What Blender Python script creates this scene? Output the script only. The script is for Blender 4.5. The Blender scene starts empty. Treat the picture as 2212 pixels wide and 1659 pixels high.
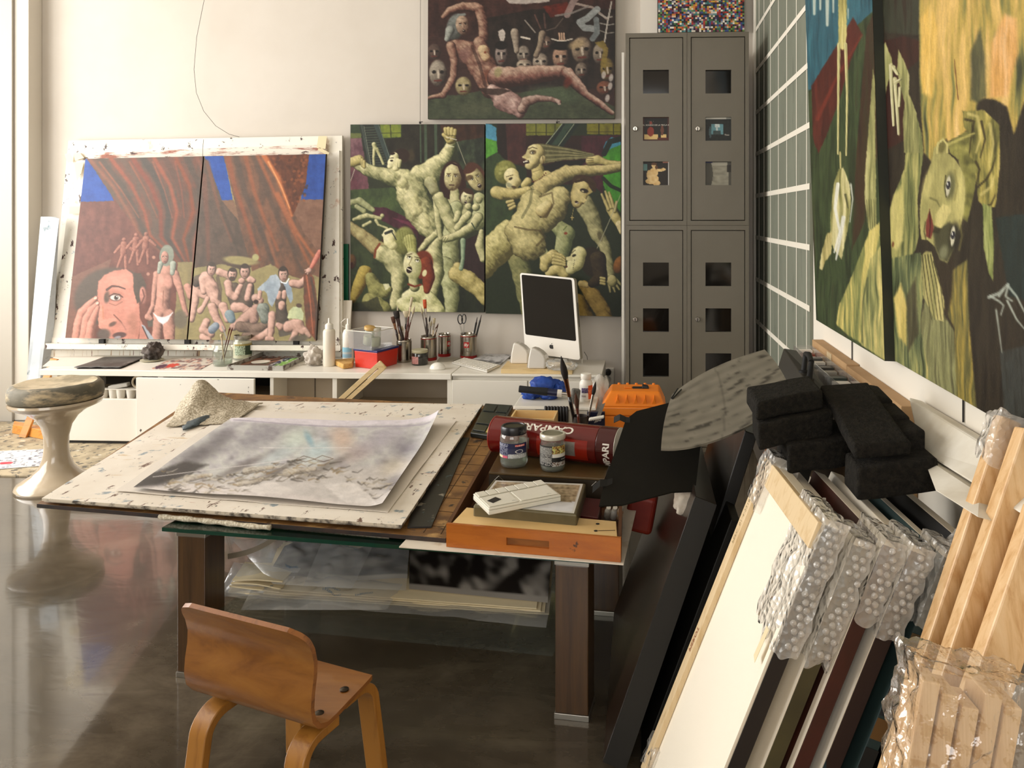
import bpy, bmesh, math, random
import numpy as np
from mathutils import Vector as V, Matrix, noise as NZ
# ------------------------------------------------------------------ camera, world, lights, exposure
S = bpy.context.scene
COL = S.collection
FPX, CX, CY, CAMZ, YAW = 1700.0, 1300.0, 467.0, 1.15, math.radians(3.03)
SY, CYW = math.sin(YAW), math.cos(YAW)
cam_d = bpy.data.cameras.new('camera')
cam_d.sensor_fit = 'HORIZONTAL'
cam_d.sensor_width = 36.0
cam_d.lens = FPX / 2212 * 36.0
cam_d.shift_x = (1106 - CX) / 2212
cam_d.shift_y = -(829.5 - CY) / 2212
cam_d.clip_start = 0.05
cam = bpy.data.objects.new('camera', cam_d)
COL.objects.link(cam)
cam.location = (0, 0, CAMZ)
cam.rotation_euler = (math.pi / 2, 0, YAW)
S.camera = cam
S.view_settings.view_transform = 'Standard'
S.view_settings.look = 'None'
S.view_settings.gamma = 1.0
S.view_settings.use_curve_mapping = False
S.view_settings.exposure = 0.24
if hasattr(S, 'cycles'):
 S.cycles.transparent_max_bounces = 32      # stacked clear films and glass
W = bpy.data.worlds.new('daylight')
S.world = W
W.use_nodes = True
W.node_tree.nodes['Background'].inputs[0].default_value = (0.85, 0.93, 1.0, 1)
W.node_tree.nodes['Background'].inputs[1].default_value = 1.2
def area_light(name, loc, rot, sx, sy, power, col):
 l = bpy.data.lights.new(name, 'AREA')
 l.shape = 'RECTANGLE'
 l.size, l.size_y, l.energy, l.color = sx, sy, power, col
 o = bpy.data.objects.new(name, l)
 COL.objects.link(o)
 o.location, o.rotation_euler = loc, rot
 return o
# daylight through the studio windows in the left wall, and through the one behind the camera
area_light('window_daylight', (-4.55, 2.30, 1.75), (0, math.radians(-90), 0), 2.5, 3.5, 212, (1.0, 0.96, 0.90))
area_light('rear_window_daylight', (-1.2, -3.62, 1.9), (math.radians(90), 0, 0), 3.2, 1.9, 75, (1.0, 0.95, 0.88))
# ------------------------------------------------------------------ helpers
RND = random.Random(11)
def ray(px, py):
 a, b = (px - CX) / FPX, (CY - py) / FPX
 return V((-SY + a * CYW, CYW + a * SY, b))
CAMP = V((0, 0, CAMZ))
def pd(px, py, d):
 return CAMP + ray(px, py) * d
def pz(px, py, z):
 return CAMP + ray(px, py) * ((z - CAMZ) * FPX / (CY - py))
def pY(px, py, y):
 r = ray(px, py)
 return CAMP + r * (y / r.y)
def pX(px, py, x):
 r = ray(px, py)
 return CAMP + r * (x / r.x)
def proj(p):
 p = V(p) - CAMP
 d = -SY * p.x + CYW * p.y
 return CX + FPX * (CYW * p.x + SY * p.y) / d, CY - FPX * p.z / d
def s2l(c):
 return c / 12.92 if c <= 0.04045 else ((c + 0.055) / 1.055) ** 2.4
def hx(h):
 if isinstance(h, (tuple, list)):
  return tuple(h[:3])
 h = h.lstrip('#')
 return tuple(s2l(int(h[i:i + 2], 16) / 255) for i in (0, 2, 4))
MATS = {}
def _nt(name):
 m = bpy.data.materials.new(name)
 m.use_nodes = True
 nt = m.node_tree
 return m, nt, nt.nodes['Principled BSDF'], nt.nodes['Material Output']
def _coords(nt, scale=(1, 1, 1), rot=(0, 0, 0)):
 tc = nt.nodes.new('ShaderNodeTexCoord')
 mp = nt.nodes.new('ShaderNodeMapping')
 mp.inputs['Scale'].default_value = scale
 mp.inputs['Rotation'].default_value = rot
 nt.links.new(tc.outputs['Object'], mp.inputs[0])
 return mp.outputs[0]
def _noise(nt, vec, scale, detail=4, rough=.6, dist=0):
 n = nt.nodes.new('ShaderNodeTexNoise')
 n.inputs['Scale'].default_value = scale
 n.inputs['Detail'].default_value = detail
 n.inputs['Roughness'].default_value = rough
 n.inputs['Distortion'].default_value = dist
 nt.links.new(vec, n.inputs['Vector'])
 return n.outputs['Fac']
def _ramp(nt, fac, stops):
 r = nt.nodes.new('ShaderNodeValToRGB')
 e = r.color_ramp.elements
 while len(e) < len(stops):
  e.new(.5)
 for i, (p, c) in enumerate(stops):
  e[i].position = p
  e[i].color = (*c, 1)
 nt.links.new(fac, r.inputs[0])
 return r.outputs[0]
def _bump(nt, b, h, strength, dist=.002):
 n = nt.nodes.new('ShaderNodeBump')
 n.inputs['Strength'].default_value = strength
 n.inputs['Distance'].default_value = dist
 nt.links.new(h, n.inputs['Height'])
 nt.links.new(n.outputs[0], b.inputs['Normal'])
def mat(name, c, rough=.5, metal=0, c2=None, lo=.4, hi=.65, sc=6, stretch=(1, 1, 1), bump=0, bsc=80, coat=0, spec=.5,
  bd=.002, stains=None, trans=0, sheen=0):
 if name in MATS:
  return MATS[name]
 m, nt, b, out = _nt(name)
 c = hx(c)
 b.inputs['Base Color'].default_value = (*c, 1)
 b.inputs['Roughness'].default_value = rough
 b.inputs['Metallic'].default_value = metal
 b.inputs['Coat Weight'].default_value = coat
 b.inputs['Coat Roughness'].default_value = .08
 b.inputs['Specular IOR Level'].default_value = spec
 b.inputs['Transmission Weight'].default_value = trans
 col = None
 vec = _coords(nt, stretch)
 if c2:
  col = _ramp(nt, _noise(nt, vec, sc), [(lo, c), (hi, hx(c2))])
 for (sc_, lo_, hi_, cc, st) in (stains or []):
  f = _noise(nt, _coords(nt, st), sc_, 5, .65)
  mr = nt.nodes.new('ShaderNodeMapRange')
  mr.inputs['From Min'].default_value, mr.inputs['From Max'].default_value = lo_, hi_
  nt.links.new(f, mr.inputs['Value'])
  mx = nt.nodes.new('ShaderNodeMix')
  mx.data_type = 'RGBA'
  nt.links.new(mr.outputs[0], mx.inputs[0])
  if col is None:
   mx.inputs[6].default_value = (*c, 1)
  else:
   nt.links.new(col, mx.inputs[6])
  mx.inputs[7].default_value = (*hx(cc), 1)
  col = mx.outputs[2]
 if col is not None:
  nt.links.new(col, b.inputs['Base Color'])
 if bump:
  _bump(nt, b, _noise(nt, _coords(nt, stretch), bsc, 3), bump, bd)
 MATS[name] = m
 return m
def wood(name, c, c2, axis=2, sc=9, rough=.45, ratio=14, coat=0, c3=None):
 if name in MATS:
  return MATS[name]
 m, nt, b, out = _nt(name)
 st = [ratio] * 3
 st[axis] = 1
 vec = _coords(nt, st)
 f = _noise(nt, vec, sc / 3, 6, .65, .6)
 col = _ramp(nt, f, [(.3, hx(c2)), (.5, hx(c)), (.72, hx(c3 or c))])
 nt.links.new(col, b.inputs['Base Color'])
 b.inputs['Roughness'].default_value = rough
 b.inputs['Coat Weight'].default_value = coat
 _bump(nt, b, f, .15, .001)
 MATS[name] = m
 return m
def film(name, c, body=.12, rough=.08, bump=.6, bsc=30, bd=.01, tint='#ffffff', gl=1.0, voronoi=0):
 """thin clear plastic or glass: see-through, with Fresnel gloss and a little milky body"""
 if name in MATS:
  return MATS[name]
 m, nt, b, out = _nt(name)
 nt.nodes.remove(b)
 tr = nt.nodes.new('ShaderNodeBsdfTransparent')
 tr.inputs[0].default_value = (*hx(tint), 1)
 gn = nt.nodes.new('ShaderNodeBsdfGlossy')
 gn.inputs['Roughness'].default_value = rough
 df = nt.nodes.new('ShaderNodeBsdfDiffuse')
 df.inputs[0].default_value = (*hx(c), 1)
 lw = nt.nodes.new('ShaderNodeLayerWeight')     # Schlick reflectance, the same from both sides of the film
 lw.inputs['Blend'].default_value = .5
 pw = nt.nodes.new('ShaderNodeMath')
 pw.operation = 'POWER'
 pw.inputs[1].default_value = 4.0
 nt.links.new(lw.outputs['Facing'], pw.inputs[0])
 mul = nt.nodes.new('ShaderNodeMath')
 mul.operation = 'MULTIPLY_ADD'
 mul.use_clamp = True
 mul.inputs[1].default_value = .8 * gl
 mul.inputs[2].default_value = .05 * gl
 nt.links.new(pw.outputs[0], mul.inputs[0])
 m1 = nt.nodes.new('ShaderNodeMixShader')
 m1.inputs[0].default_value = body
 nt.links.new(tr.outputs[0], m1.inputs[1])
 nt.links.new(df.outputs[0], m1.inputs[2])
 m2 = nt.nodes.new('ShaderNodeMixShader')
 nt.links.new(mul.outputs[0], m2.inputs[0])
 nt.links.new(m1.outputs[0], m2.inputs[1])
 nt.links.new(gn.outputs[0], m2.inputs[2])
 nt.links.new(m2.outputs[0], out.inputs[0])
 if bump:
  if voronoi:
   h = nt.nodes.new('ShaderNodeTexVoronoi')
   h.inputs['Scale'].default_value = voronoi
   nt.links.new(_coords(nt), h.inputs['Vector'])
   h = h.outputs['Distance']
  else:
   h = _noise(nt, _coords(nt), bsc, 3)
  bn = nt.nodes.new('ShaderNodeBump')
  bn.inputs['Strength'].default_value = bump
  bn.inputs['Distance'].default_value = bd
  nt.links.new(h, bn.inputs['Height'])
  for s_ in (gn, df, lw):
   nt.links.new(bn.outputs[0], s_.inputs['Normal'])
 MATS[name] = m
 return m
def attr_mat(name, rough=.45, spec=.4, bump=.25, bsc=220):
 """colour comes from the mesh's own painted point colours (paintings, printed labels)"""
 if name in MATS:
  return MATS[name]
 m, nt, b, out = _nt(name)
 a = nt.nodes.new('ShaderNodeAttribute')
 a.attribute_name = 'paint'
 nt.links.new(a.outputs['Color'], b.inputs['Base Color'])
 b.inputs['Roughness'].default_value = rough
 b.inputs['Specular IOR Level'].default_value = spec
 if bump:
  _bump(nt, b, _noise(nt, _coords(nt), bsc, 4), bump, .0015)
 MATS[name] = m
 return m
WB = {}          # world base point of every built object
class MB:
 def __init__(s, M=None):
  s.v, s.f, s.mi = [], [], []
  s.M = M or Matrix.Identity(4)
  s.col = None
 def add(s, vs, fs, m=0):
  n = len(s.v)
  s.v += [s.M @ V(p) for p in vs]
  s.f += [tuple(i + n for i in f) for f in fs]
  s.mi += [m] * len(fs)
  return s
 def hexa(s, p, m=0):       # p: 4 bottom, 4 top (same order)
  return s.add(p, [(3, 2, 1, 0), (4, 5, 6, 7), (0, 1, 5, 4), (1, 2, 6, 5), (2, 3, 7, 6), (3, 0, 4, 7)], m)
 def box(s, x0, y0, z0, x1, y1, z1, m=0):
  return s.hexa([(x0, y0, z0), (x1, y0, z0), (x1, y1, z0), (x0, y1, z0),
     (x0, y0, z1), (x1, y0, z1), (x1, y1, z1), (x0, y1, z1)], m)
 def cbox(s, c, d, m=0, rz=0, rx=0, ry=0):
  T = Matrix.Translation(c) @ Matrix.Rotation(rz, 4, 'Z') @ Matrix.Rotation(ry, 4, 'Y') @ Matrix.Rotation(rx, 4, 'X')
  a, b, e = d[0] / 2, d[1] / 2, d[2] / 2
  p = [(-a, -b, -e), (a, -b, -e), (a, b, -e), (-a, b, -e), (-a, -b, e), (a, -b, e), (a, b, e), (-a, b, e)]
  return s.hexa([T @ V(q) for q in p], m)
 def prism(s, pts, vec, m=0):   # polygon pts extruded by vec
  vec = V(vec)
  pts = [V(p) for p in pts]
  n = len(pts)
  nrm = sum(((pts[i] - pts[0]).cross(pts[i + 1] - pts[0]) for i in range(1, n - 1)), V((0, 0, 0)))
  if nrm.dot(vec) > 0:
   pts = pts[::-1]
  fs = [tuple(range(n)), tuple(range(2 * n - 1, n - 1, -1))]
  fs += [((i + 1) % n, i, i + n, (i + 1) % n + n) for i in range(n)]
  return s.add(pts + [p + vec for p in pts], fs, m)
 def lathe(s, prof, seg=24, c=(0, 0, 0), M=None, m=0, cap0=True, cap1=True):
  T = (M or Matrix.Identity(4))
  c = V(c)
  vs, fs = [], []
  for r, z in prof:
   for k in range(seg):
    a = 2 * math.pi * k / seg
    vs.append(c + (T @ V((r * math.cos(a), r * math.sin(a), z))))
  for i in range(len(prof) - 1):
   for k in range(seg):
    k2 = (k + 1) % seg
    fs.append((i * seg + k, i * seg + k2, (i + 1) * seg + k2, (i + 1) * seg + k))
  if cap0 and prof[0][0] > 1e-6:
   fs.append(tuple(range(seg - 1, -1, -1)))
  if cap1 and prof[-1][0] > 1e-6:
   b = (len(prof) - 1) * seg
   fs.append(tuple(range(b, b + seg)))
  return s.add(vs, fs, m)
 def rod(s, a, b, r0, r1=None, seg=10, m=0):
  return s.tube([a, b], [r0, r0 if r1 is None else r1], seg, m)
 def tube(s, path, r, seg=8, m=0, flat=1.0, up=None):
  path = [V(p) for p in path]
  n = len(path)
  rs = r if isinstance(r, (list, tuple)) else [r] * n
  vs, fs = [], []
  ref = V(up) if up else V((0.13, 0.31, 0.94))
  for i, p in enumerate(path):
   t = (path[min(i + 1, n - 1)] - path[max(i - 1, 0)]).normalized()
   a = t.cross(ref)
   if a.length < 1e-4:
    a = t.cross(V((1, 0, 0)))
   a.normalize()
   b = a.cross(t)
   for k in range(seg):
    th = 2 * math.pi * k / seg
    vs.append(p + a * (rs[i] * math.cos(th)) + b * (rs[i] * flat * math.sin(th)))
  for i in range(n - 1):
   for k in range(seg):
    k2 = (k + 1) % seg
    fs.append((i * seg + k2, i * seg + k, (i + 1) * seg + k, (i + 1) * seg + k2))
  fs.append(tuple(range(seg)))
  fs.append(tuple(range(n * seg - 1, (n - 1) * seg - 1, -1)))
  return s.add(vs, fs, m)
 def strip(s, path, a, b, m=0):   # swept rectangle; a, b are half-extent vectors per point (lists) or constant
  path = [V(p) for p in path]
  n = len(path)
  A = a if isinstance(a, list) else [V(a)] * n
  B = b if isinstance(b, list) else [V(b)] * n
  vs, fs = [], []
  for p, u, w in zip(path, A, B):
   u, w = V(u), V(w)
   vs += [p - u - w, p + u - w, p + u + w, p - u + w]
  for i in range(n - 1):
   for k in range(4):
    k2 = (k + 1) % 4
    fs.append((i * 4 + k, i * 4 + k2, i * 4 + 4 + k2, i * 4 + 4 + k))
  fs += [(3, 2, 1, 0), tuple(4 * (n - 1) + k for k in range(4))]
  return s.add(vs, fs, m)
 def grid(s, P, m=0, thick=None):    # P[j][i] points
  ny, nx = len(P), len(P[0])
  vs = [P[j][i] for j in range(ny) for i in range(nx)]
  fs = [(j * nx + i, j * nx + i + 1, (j + 1) * nx + i + 1, (j + 1) * nx + i) for j in range(ny - 1) for i in range(nx - 1)]
  if thick is None:
   return s.add(vs, fs, m)
  t = V(thick)
  N = nx * ny
  vs2 = vs + [V(p) + t for p in vs]
  fs2 = list(fs) + [tuple(i + N for i in f[::-1]) for f in fs]
  ring = [i for i in range(nx)] + [j * nx + nx - 1 for j in range(1, ny)] + \
   [(ny - 1) * nx + i for i in range(nx - 2, -1, -1)] + [j * nx for j in range(ny - 2, 0, -1)]
  for k in range(len(ring)):
   a, b = ring[k], ring[(k + 1) % len(ring)]
   fs2.append((b, a, a + N, b + N))
  return s.add(vs2, fs2, m)
 def blob(s, c, r, m=0, sub=3, amp=.25, fr=3, seed=0, M=None, flat=None):
  bm = bmesh.new()
  bmesh.ops.create_icosphere(bm, subdivisions=sub, radius=1)
  bm.verts.ensure_lookup_table()
  c = V(c)
  vs = []
  for v in bm.verts:
   n = v.co.normalized()
   k = 1 + amp * NZ.noise(n * fr + V((seed, seed * 2.3, 0))) + amp * .5 * abs(NZ.noise(n * fr * 2.3 + V((0, seed, 5))))
   q = V((n.x * r[0] * k, n.y * r[1] * k, n.z * r[2] * k))
   if M:
    q = M @ q
   q += c
   if flat is not None and q.z < flat:
    q.z = flat
   vs.append(q)
  fs = [tuple(v.index for v in f.verts) for f in bm.faces]
  bm.free()
  return s.add(vs, fs, m)
 def build(s, name, mats, parent=None, label=None, cat=None, group=None, kind=None, smooth=False, bevel=0, seg=2,
   colors=None, sub=0):
  me = bpy.data.meshes.new(name)
  c = V((0, 0, 0))
  if s.v:
   xs, ys, zs = zip(*s.v)
   c = V(((min(xs) + max(xs)) / 2, (min(ys) + max(ys)) / 2, min(zs)))
  me.from_pydata([tuple(p - c) for p in s.v], [], s.f)
  for mt in (mats if isinstance(mats, (list, tuple)) else [mats]):
   me.materials.append(mt)
  if any(s.mi):
   me.polygons.foreach_set('material_index', s.mi)
  if smooth:
   me.polygons.foreach_set('use_smooth', [True] * len(s.f))
   if smooth != 'all':
    me.set_sharp_from_angle(angle=math.radians(smooth if smooth is not True else 40))
  if colors is not None:
   ca = me.color_attributes.new('paint', 'FLOAT_COLOR', 'POINT')
   ca.data.foreach_set('color', np.asarray(colors, dtype=np.float32).ravel())
  me.update()
  o = bpy.data.objects.new(name, me)
  COL.objects.link(o)
  if bevel:
   bv = o.modifiers.new('edge', 'BEVEL')
   bv.width, bv.segments, bv.limit_method, bv.angle_limit = bevel, seg, 'ANGLE', math.radians(40)
   bv.use_clamp_overlap = True
  if sub:
   sb = o.modifiers.new('smooth', 'SUBSURF')
   sb.levels = sb.render_levels = sub
  place(o, c, parent)
  tag(o, label, cat, group, kind)
  return o
def place(o, c, parent=None):
 WB[o.name] = V(c)
 if parent is not None:
  o.parent = parent
 o.location = c
def tag(o, label=None, cat=None, group=None, kind=None):
 for k, v in (('label', label), ('category', cat), ('group', group), ('kind', kind)):
  if v:
   o[k] = v
 return o
ROOTS = []
def thing(name, label, cat, group=None):
 o = bpy.data.objects.new(name, None)
 o.empty_display_size = .05
 COL.objects.link(o)
 WB[o.name] = V((0, 0, 0))
 ROOTS.append(o)
 return tag(o, label, cat, group)
def finish():
 """put every Empty at the base of its parts and make child locations relative"""
 def world_pts(o):
  return [WB[o.name] + v.co for v in o.data.vertices] if o.type == 'MESH' else []
 for r in ROOTS:
  pts = [p for ch in r.children for p in world_pts(ch)]
  xs, ys, zs = zip(*pts)
  WB[r.name] = V(((min(xs) + max(xs)) / 2, (min(ys) + max(ys)) / 2, min(zs)))
 for o in COL.objects:
  if o.name in WB:
   o.location = WB[o.name] - (WB[o.parent.name] if o.parent else V((0, 0, 0)))
def lerp(a, b, t):
 return a + (b - a) * t
def bil(q, u, v):      # q = TL, TR, BR, BL ; u right, v down
 return lerp(lerp(V(q[0]), V(q[1]), u), lerp(V(q[3]), V(q[2]), u), v)
def sheet(mb, q, nx=16, ny=12, amp=0, fr=8, thick=.0008, seed=0, m=0, curl=None):
 """paper-like sheet over quad q with gentle waves, standing on the quad's plane"""
 n = (V(q[1]) - V(q[0])).cross(V(q[3]) - V(q[0])).normalized()
 if n.z < 0:
  n = -n
 P = []
 for j in range(ny + 1):
  row = []
  for i in range(nx + 1):
   u, v = i / nx, j / ny
   p = bil(q, u, v)
   h = amp * (NZ.noise(p * fr + V((seed, 0, seed))) + .6) if amp else 0
   if curl:
    h += curl(u, v)
   row.append(p + n * max(h, 0))
  P.append(row)
 mb.grid(P, m, n * thick)
 return mb
def text_geo(body, size=1.0, bold=0):
 cu = bpy.data.curves.new('lettering', 'FONT')
 cu.body = body
 cu.size = size
 cu.align_x, cu.align_y = 'CENTER', 'CENTER'
 cu.resolution_u = 3
 cu.offset = bold
 o = bpy.data.objects.new('lettering', cu)
 COL.objects.link(o)
 dg = bpy.context.evaluated_depsgraph_get()
 me = bpy.data.meshes.new_from_object(o.evaluated_get(dg))
 vs = [tuple(v.co) for v in me.vertices]
 fs = [tuple(p.vertices) for p in me.polygons]
 bpy.data.objects.remove(o)
 bpy.data.curves.remove(cu)
 bpy.data.meshes.remove(me)
 return vs, fs
def lettering(mb, body, size, fn, m=0, bold=0, sx=1.0):
 """flat printed letters mapped by fn(x, y) -> world point"""
 vs, fs = text_geo(body, size, bold)
 mb.add([fn(x * sx, y) for x, y, z in vs], fs, m)
 return mb
# ------------------------------------------------------------------ the setting
WX, WY = 0.618, 4.35           # right wall, back wall
LX, FY, CZ = -4.30, -3.4, 3.3  # left wall, wall behind the camera, ceiling
m_wall = mat('wall_white', '#d0c8bd', .75, c2='#cac1b5', sc=1.4, bump=.08, bsc=140)
m_wallr = mat('wall_right_white', '#e9e2d4', .7, bump=.06, bsc=140)
m_trim = mat('trim_white', '#d9d2c6', .5)
m_floor, nt, b, _o = _nt('polished_concrete')
f1 = _noise(nt, _coords(nt, (1, 1, 1)), 2.2, 6, .62, .5)
f2 = _noise(nt, _coords(nt, (1.0, 2.6, 1), (0, 0, .5)), 5.0, 6, .7, 1.2)
c1 = _ramp(nt, f1, [(.3, hx('#3a342b')), (.55, hx('#564d40')), (.75, hx('#746959'))])
mx = nt.nodes.new('ShaderNodeMix')
mx.data_type = 'RGBA'
mx.blend_type = 'MULTIPLY'
mx.inputs[0].default_value = .55
nt.links.new(c1, mx.inputs[6])
nt.links.new(_ramp(nt, f2, [(.35, (.55, .52, .48)), (.6, (1, 1, 1))]), mx.inputs[7])
nt.links.new(mx.outputs[2], b.inputs['Base Color'])
b.inputs['Roughness'].default_value = .13
b.inputs['Specular IOR Level'].default_value = .75
b.inputs['Coat Weight'].default_value = .45
b.inputs['Coat Roughness'].default_value = .04
_bump(nt, b, _noise(nt, _coords(nt, (1, 2.2, 1), (0, 0, .4)), 6, 3, .5, .8), .16, .004)
MB().box(LX - .2, FY - .2, -.12, WX + .2, WY + .2, 0).build('floor', m_floor, kind='structure')
MB().box(LX - .2, FY - .2, CZ, WX + .2, WY + .2, CZ + .1).build('ceiling', m_wall, kind='structure')
MB().box(LX - .2, WY, 0, WX + .2, WY + .15, CZ).build('wall_back', m_wall, kind='structure')
MB().box(WX, FY - .2, 0, WX + .15, WY, CZ).build('wall_right', m_wallr, kind='structure')
def wall_with_hole(name, axis, at, th, a0, a1, h0, h1, w0, w1):
 mb = MB()
 for (p0, p1, z0, z1) in ((a0, h0, 0, CZ), (h1, a1, 0, CZ), (h0, h1, 0, w0), (h0, h1, w1, CZ)):
  if axis == 'x':
   mb.box(at - th, p0, z0, at, p1, z1)
  else:
   mb.box(p0, at - th, z0, p1, at, z1)
 return mb.build(name, m_wall, kind='structure')
wall_with_hole('wall_left', 'x', LX, .2, FY - .2, WY, .55, 4.05, .45, 3.05)
wall_with_hole('wall_front', 'y', FY, .2, LX, WX, -2.8, .4, .9, 2.95)
m_glass = film('window_glass', '#ffffff', .02, .0, 0, gl=.6)
m_frame = mat('window_frame_white', '#cfcac0', .4)
def window(name, axis, at, p0, p1, z0, z1, n):
 w = bpy.data.objects.new(name, None)
 COL.objects.link(w)
 WB[w.name] = V((0, 0, 0))
 ROOTS.append(w)
 w['kind'] = 'structure'
 mb = MB()
 t = .05
 def bar(a0, a1, b0, b1):
  if axis == 'x':
   mb.box(at - .12, a0, b0, at - .05, a1, b1)
  else:
   mb.box(a0, at - .12, b0, a1, at - .05, b1)
 bar(p0, p1, z0, z0 + t)
 bar(p0, p1, z1 - t, z1)
 for i in range(n + 1):
  q = p0 + (p1 - p0 - t) * i / n
  bar(q, q + t, z0 + t, z1 - t)
 mb.build('window_frame', m_frame, w)
 g = (p1 - p0) / n
 for i in range(n):
  a, c = p0 + g * i + .03, p0 + g * (i + 1) - .03
  pb = MB()
  if axis == 'x':
   pb.box(at - .09, a, z0 + .03, at - .084, c, z1 - .03)
  else:
   pb.box(a, at - .09, z0 + .03, c, at - .084, z1 - .03)
  pb.build('pane', m_glass, w)
window('window_1', 'x', LX, .55, 4.05, .45, 3.05, 4)
window('window_2', 'y', FY, -2.8, .4, .9, 2.95, 3)
# white pilaster at the left end of the back wall, darker frame beyond it
x_edge = pY(27, 500, 4.24).x
MB().box(LX, 4.235, 0, x_edge, WY, CZ).build('trim_1', mat('pilaster_grey', '#b9b2a6', .6), kind='structure')
MB().box(x_edge, 4.25, 0, pY(62, 800, 4.25).x, WY, CZ).build('trim_2', m_trim, bevel=.004, kind='structure')
# pale panel and corner strip of the back wall behind the lockers
MB().box(pY(1383, 30, 4.33).x, 4.325, 0, pY(1420, 30, 4.33).x, WY, CZ).build('trim_3', mat('panel_pale', '#e4ddd2', .6), kind='structure')
MB().box(WX - .022, 4.3, 0, WX, WY, CZ).build('trim_4', m_wallr, bevel=.006, kind='structure')
MB().box(WX - .012, FY, 0, WX, 4.3, .07).build('baseboard_right', m_trim, kind='structure')
MB().box(x_edge + .2, WY - .014, 0, WX - .03, WY, .07).build('baseboard_back', m_trim, kind='structure')
# paint-speckled floor covering along the bench
mf = mat('speckled_mat', '#b9a98c', .7, c2='#8e8068', sc=9, stains=[(26, .56, .6, '#5f5a50', (1, 1, 1)), (14, .6, .68, '#d8cfbd', (1, 1.4, 1))], bump=.2)
MB().box(LX + .02, 3.33, .0005, -.55, 4.2, .006).build('floor_mat', mf, label='paint-speckled tan floor covering in front of the white bench', cat='floor mat')
# ------------------------------------------------------------------ things on and before the back wall
m_white = mat('lacquer_white', '#e6e1d6', .35, stains=[(7, .66, .7, '#a59c8c', (1, 1, 1))])
m_board = mat('easel_white', '#e8e2d4', .55, stains=[(9, .6, .66, '#c9b7a0', (1, 1, .35)), (30, .63, .66, '#4a3a36', (1, 1, 1))])
m_splat = mat('easel_splattered', '#e6dfd1', .55, c2='#efe9dd', sc=9,
   stains=[(11, .60, .70, '#cdb09c', (1, 1, 1)), (26, .61, .65, '#4a3028', (1, 1, .6)), (17, .66, .72, '#9fb0b4', (1, 1, 1))])
m_splatr = mat('easel_red_streaks', '#e4dacb', .55, stains=[(10, .50, .60, '#9a5a44', (.5, 1, 3)), (20, .60, .66, '#4a2a24', (.7, 1, 2))])
m_drip = mat('easel_drips', '#ebe6da', .5, stains=[(16, .56, .64, '#b79a76', (3, 3, .15)), (22, .6, .64, '#7c5a48', (3, 3, .12))])
m_black = mat('black_edge', '#17130f', .55)
m_tape = mat('masking_tape', '#e3d3ab', .6)
m_steel = mat('steel', '#b8b2a8', .28, 1)
def quad_slab(mb, q, back, m=0):
 return mb.prism([V(p) for p in q], V(back), m)
# --- leaning easel board with its ledge
PNL = [pY(148, 304, 4.31), pY(739, 293, 4.31), pY(739, 772, 4.24), pY(103, 772, 4.24)]
easel = thing('easel_board', 'large white paint-splattered painting board with a ledge leaning on the back wall', 'easel')
quad_slab(MB(), PNL, (0, .02, 0)).build('panel', m_board, easel)
def on_panel(px, py, off):      # point of the leaning panel plane, brought forward by off
 a, b, c = PNL[0], PNL[1], PNL[2]
 n = (b - a).cross(c - a).normalized()
 if n.y > 0:
  n = -n
 r = ray(px, py)
 t = (a + n * off - CAMP).dot(n) / r.dot(n)
 return CAMP + r * t
def pslab(mb, pts, off, th, m=0):
 q = [on_panel(x, y, off) for x, y in pts]
 n = (PNL[1] - PNL[0]).cross(PNL[2] - PNL[0]).normalized()
 if n.y < 0:
  n = -n
 return mb.prism(q, n * th, m)
mb = MB()
pslab(mb, [(160, 331), (185, 331), (150, 742), (112, 742)], .012, .0115)
mb.build('side_batten', m_splat, easel, label='paint-splattered left batten')
mb = MB()
pslab(mb, [(703, 333), (733, 325), (733, 745), (685, 745)], .012, .0115)
mb.build('side_batten', m_splat, easel, label='paint-spotted right batten')
mb = MB()
pslab(mb, [(168, 331), (705, 312), (705, 338), (168, 346)], .014, .0135)
mb.build('top_batten', m_splatr, easel)
mb = MB()
pslab(mb, [(112, 729), (700, 733), (700, 746), (110, 744)], .016, .0155)
mb.build('rail', m_splat, easel, label='paint-crusted rail under the canvases')
pz0 = pY(98, 744, 4.15)
mb = MB()
mb.hexa([pY(98, 754, 4.13), pY(735, 758, 4.13), pY(735, 756, 4.22), pY(98, 752, 4.22),
  pY(98, 743, 4.13), pY(735, 747, 4.13), pY(735, 745, 4.22), pY(98, 741, 4.22)])
mb.build('ledge', m_splat, easel)
mb = MB()
pslab(mb, [(105, 756), (738, 760), (738, 771), (103, 771)], .006, .0055)
mb.build('drip_strip', m_drip, easel, label='strip streaked with paint drips')
for pts in ([(139, 333), (152, 330), (158, 349), (146, 352)], [(158, 331), (172, 330), (182, 341), (162, 347)], [(688, 294), (706, 294), (703, 322), (684, 320)],
   [(160, 352), (181, 350), (176, 372), (166, 392)], [(690, 318), (712, 330), (707, 336), (686, 324)], [(150, 446), (176, 446), (174, 462), (149, 462)]):
 mb = MB()
 pslab(mb, pts, .026, .0006)
 mb.build('masking_tape', m_tape, easel)
for x in (213, 398, 633):
 mb = MB()
 pslab(mb, [(x, 733), (x + 11, 733), (x + 11, 745), (x, 745)], .034, .018)
 mb.build('bracket', m_black, easel)
PAINTED = []     # canvases to be painted at the end: (name, face quad TL TR BR BL, photo quad)
def canvas(name, label, q, back, side, group=None, cat='painting', shrink=.0):
 """stretched canvas: painted face (coloured later) plus the wrapped sides"""
 r = thing(name, label, cat, group)
 q = [V(p) for p in q]
 back = V(back)
 n = len(q)
 mb = MB()
 off = back.normalized() * .0006
 qa = [p + off for p in q]
 quad_slab(mb, qa, back)
 mb.build('canvas_sides', side, r)
 return r, q
def wallq(pts, Y):
 return [pY(x, y, Y) for x, y in pts]
m_side = mat('canvas_side_dark', '#2a1c16', .6)
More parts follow.
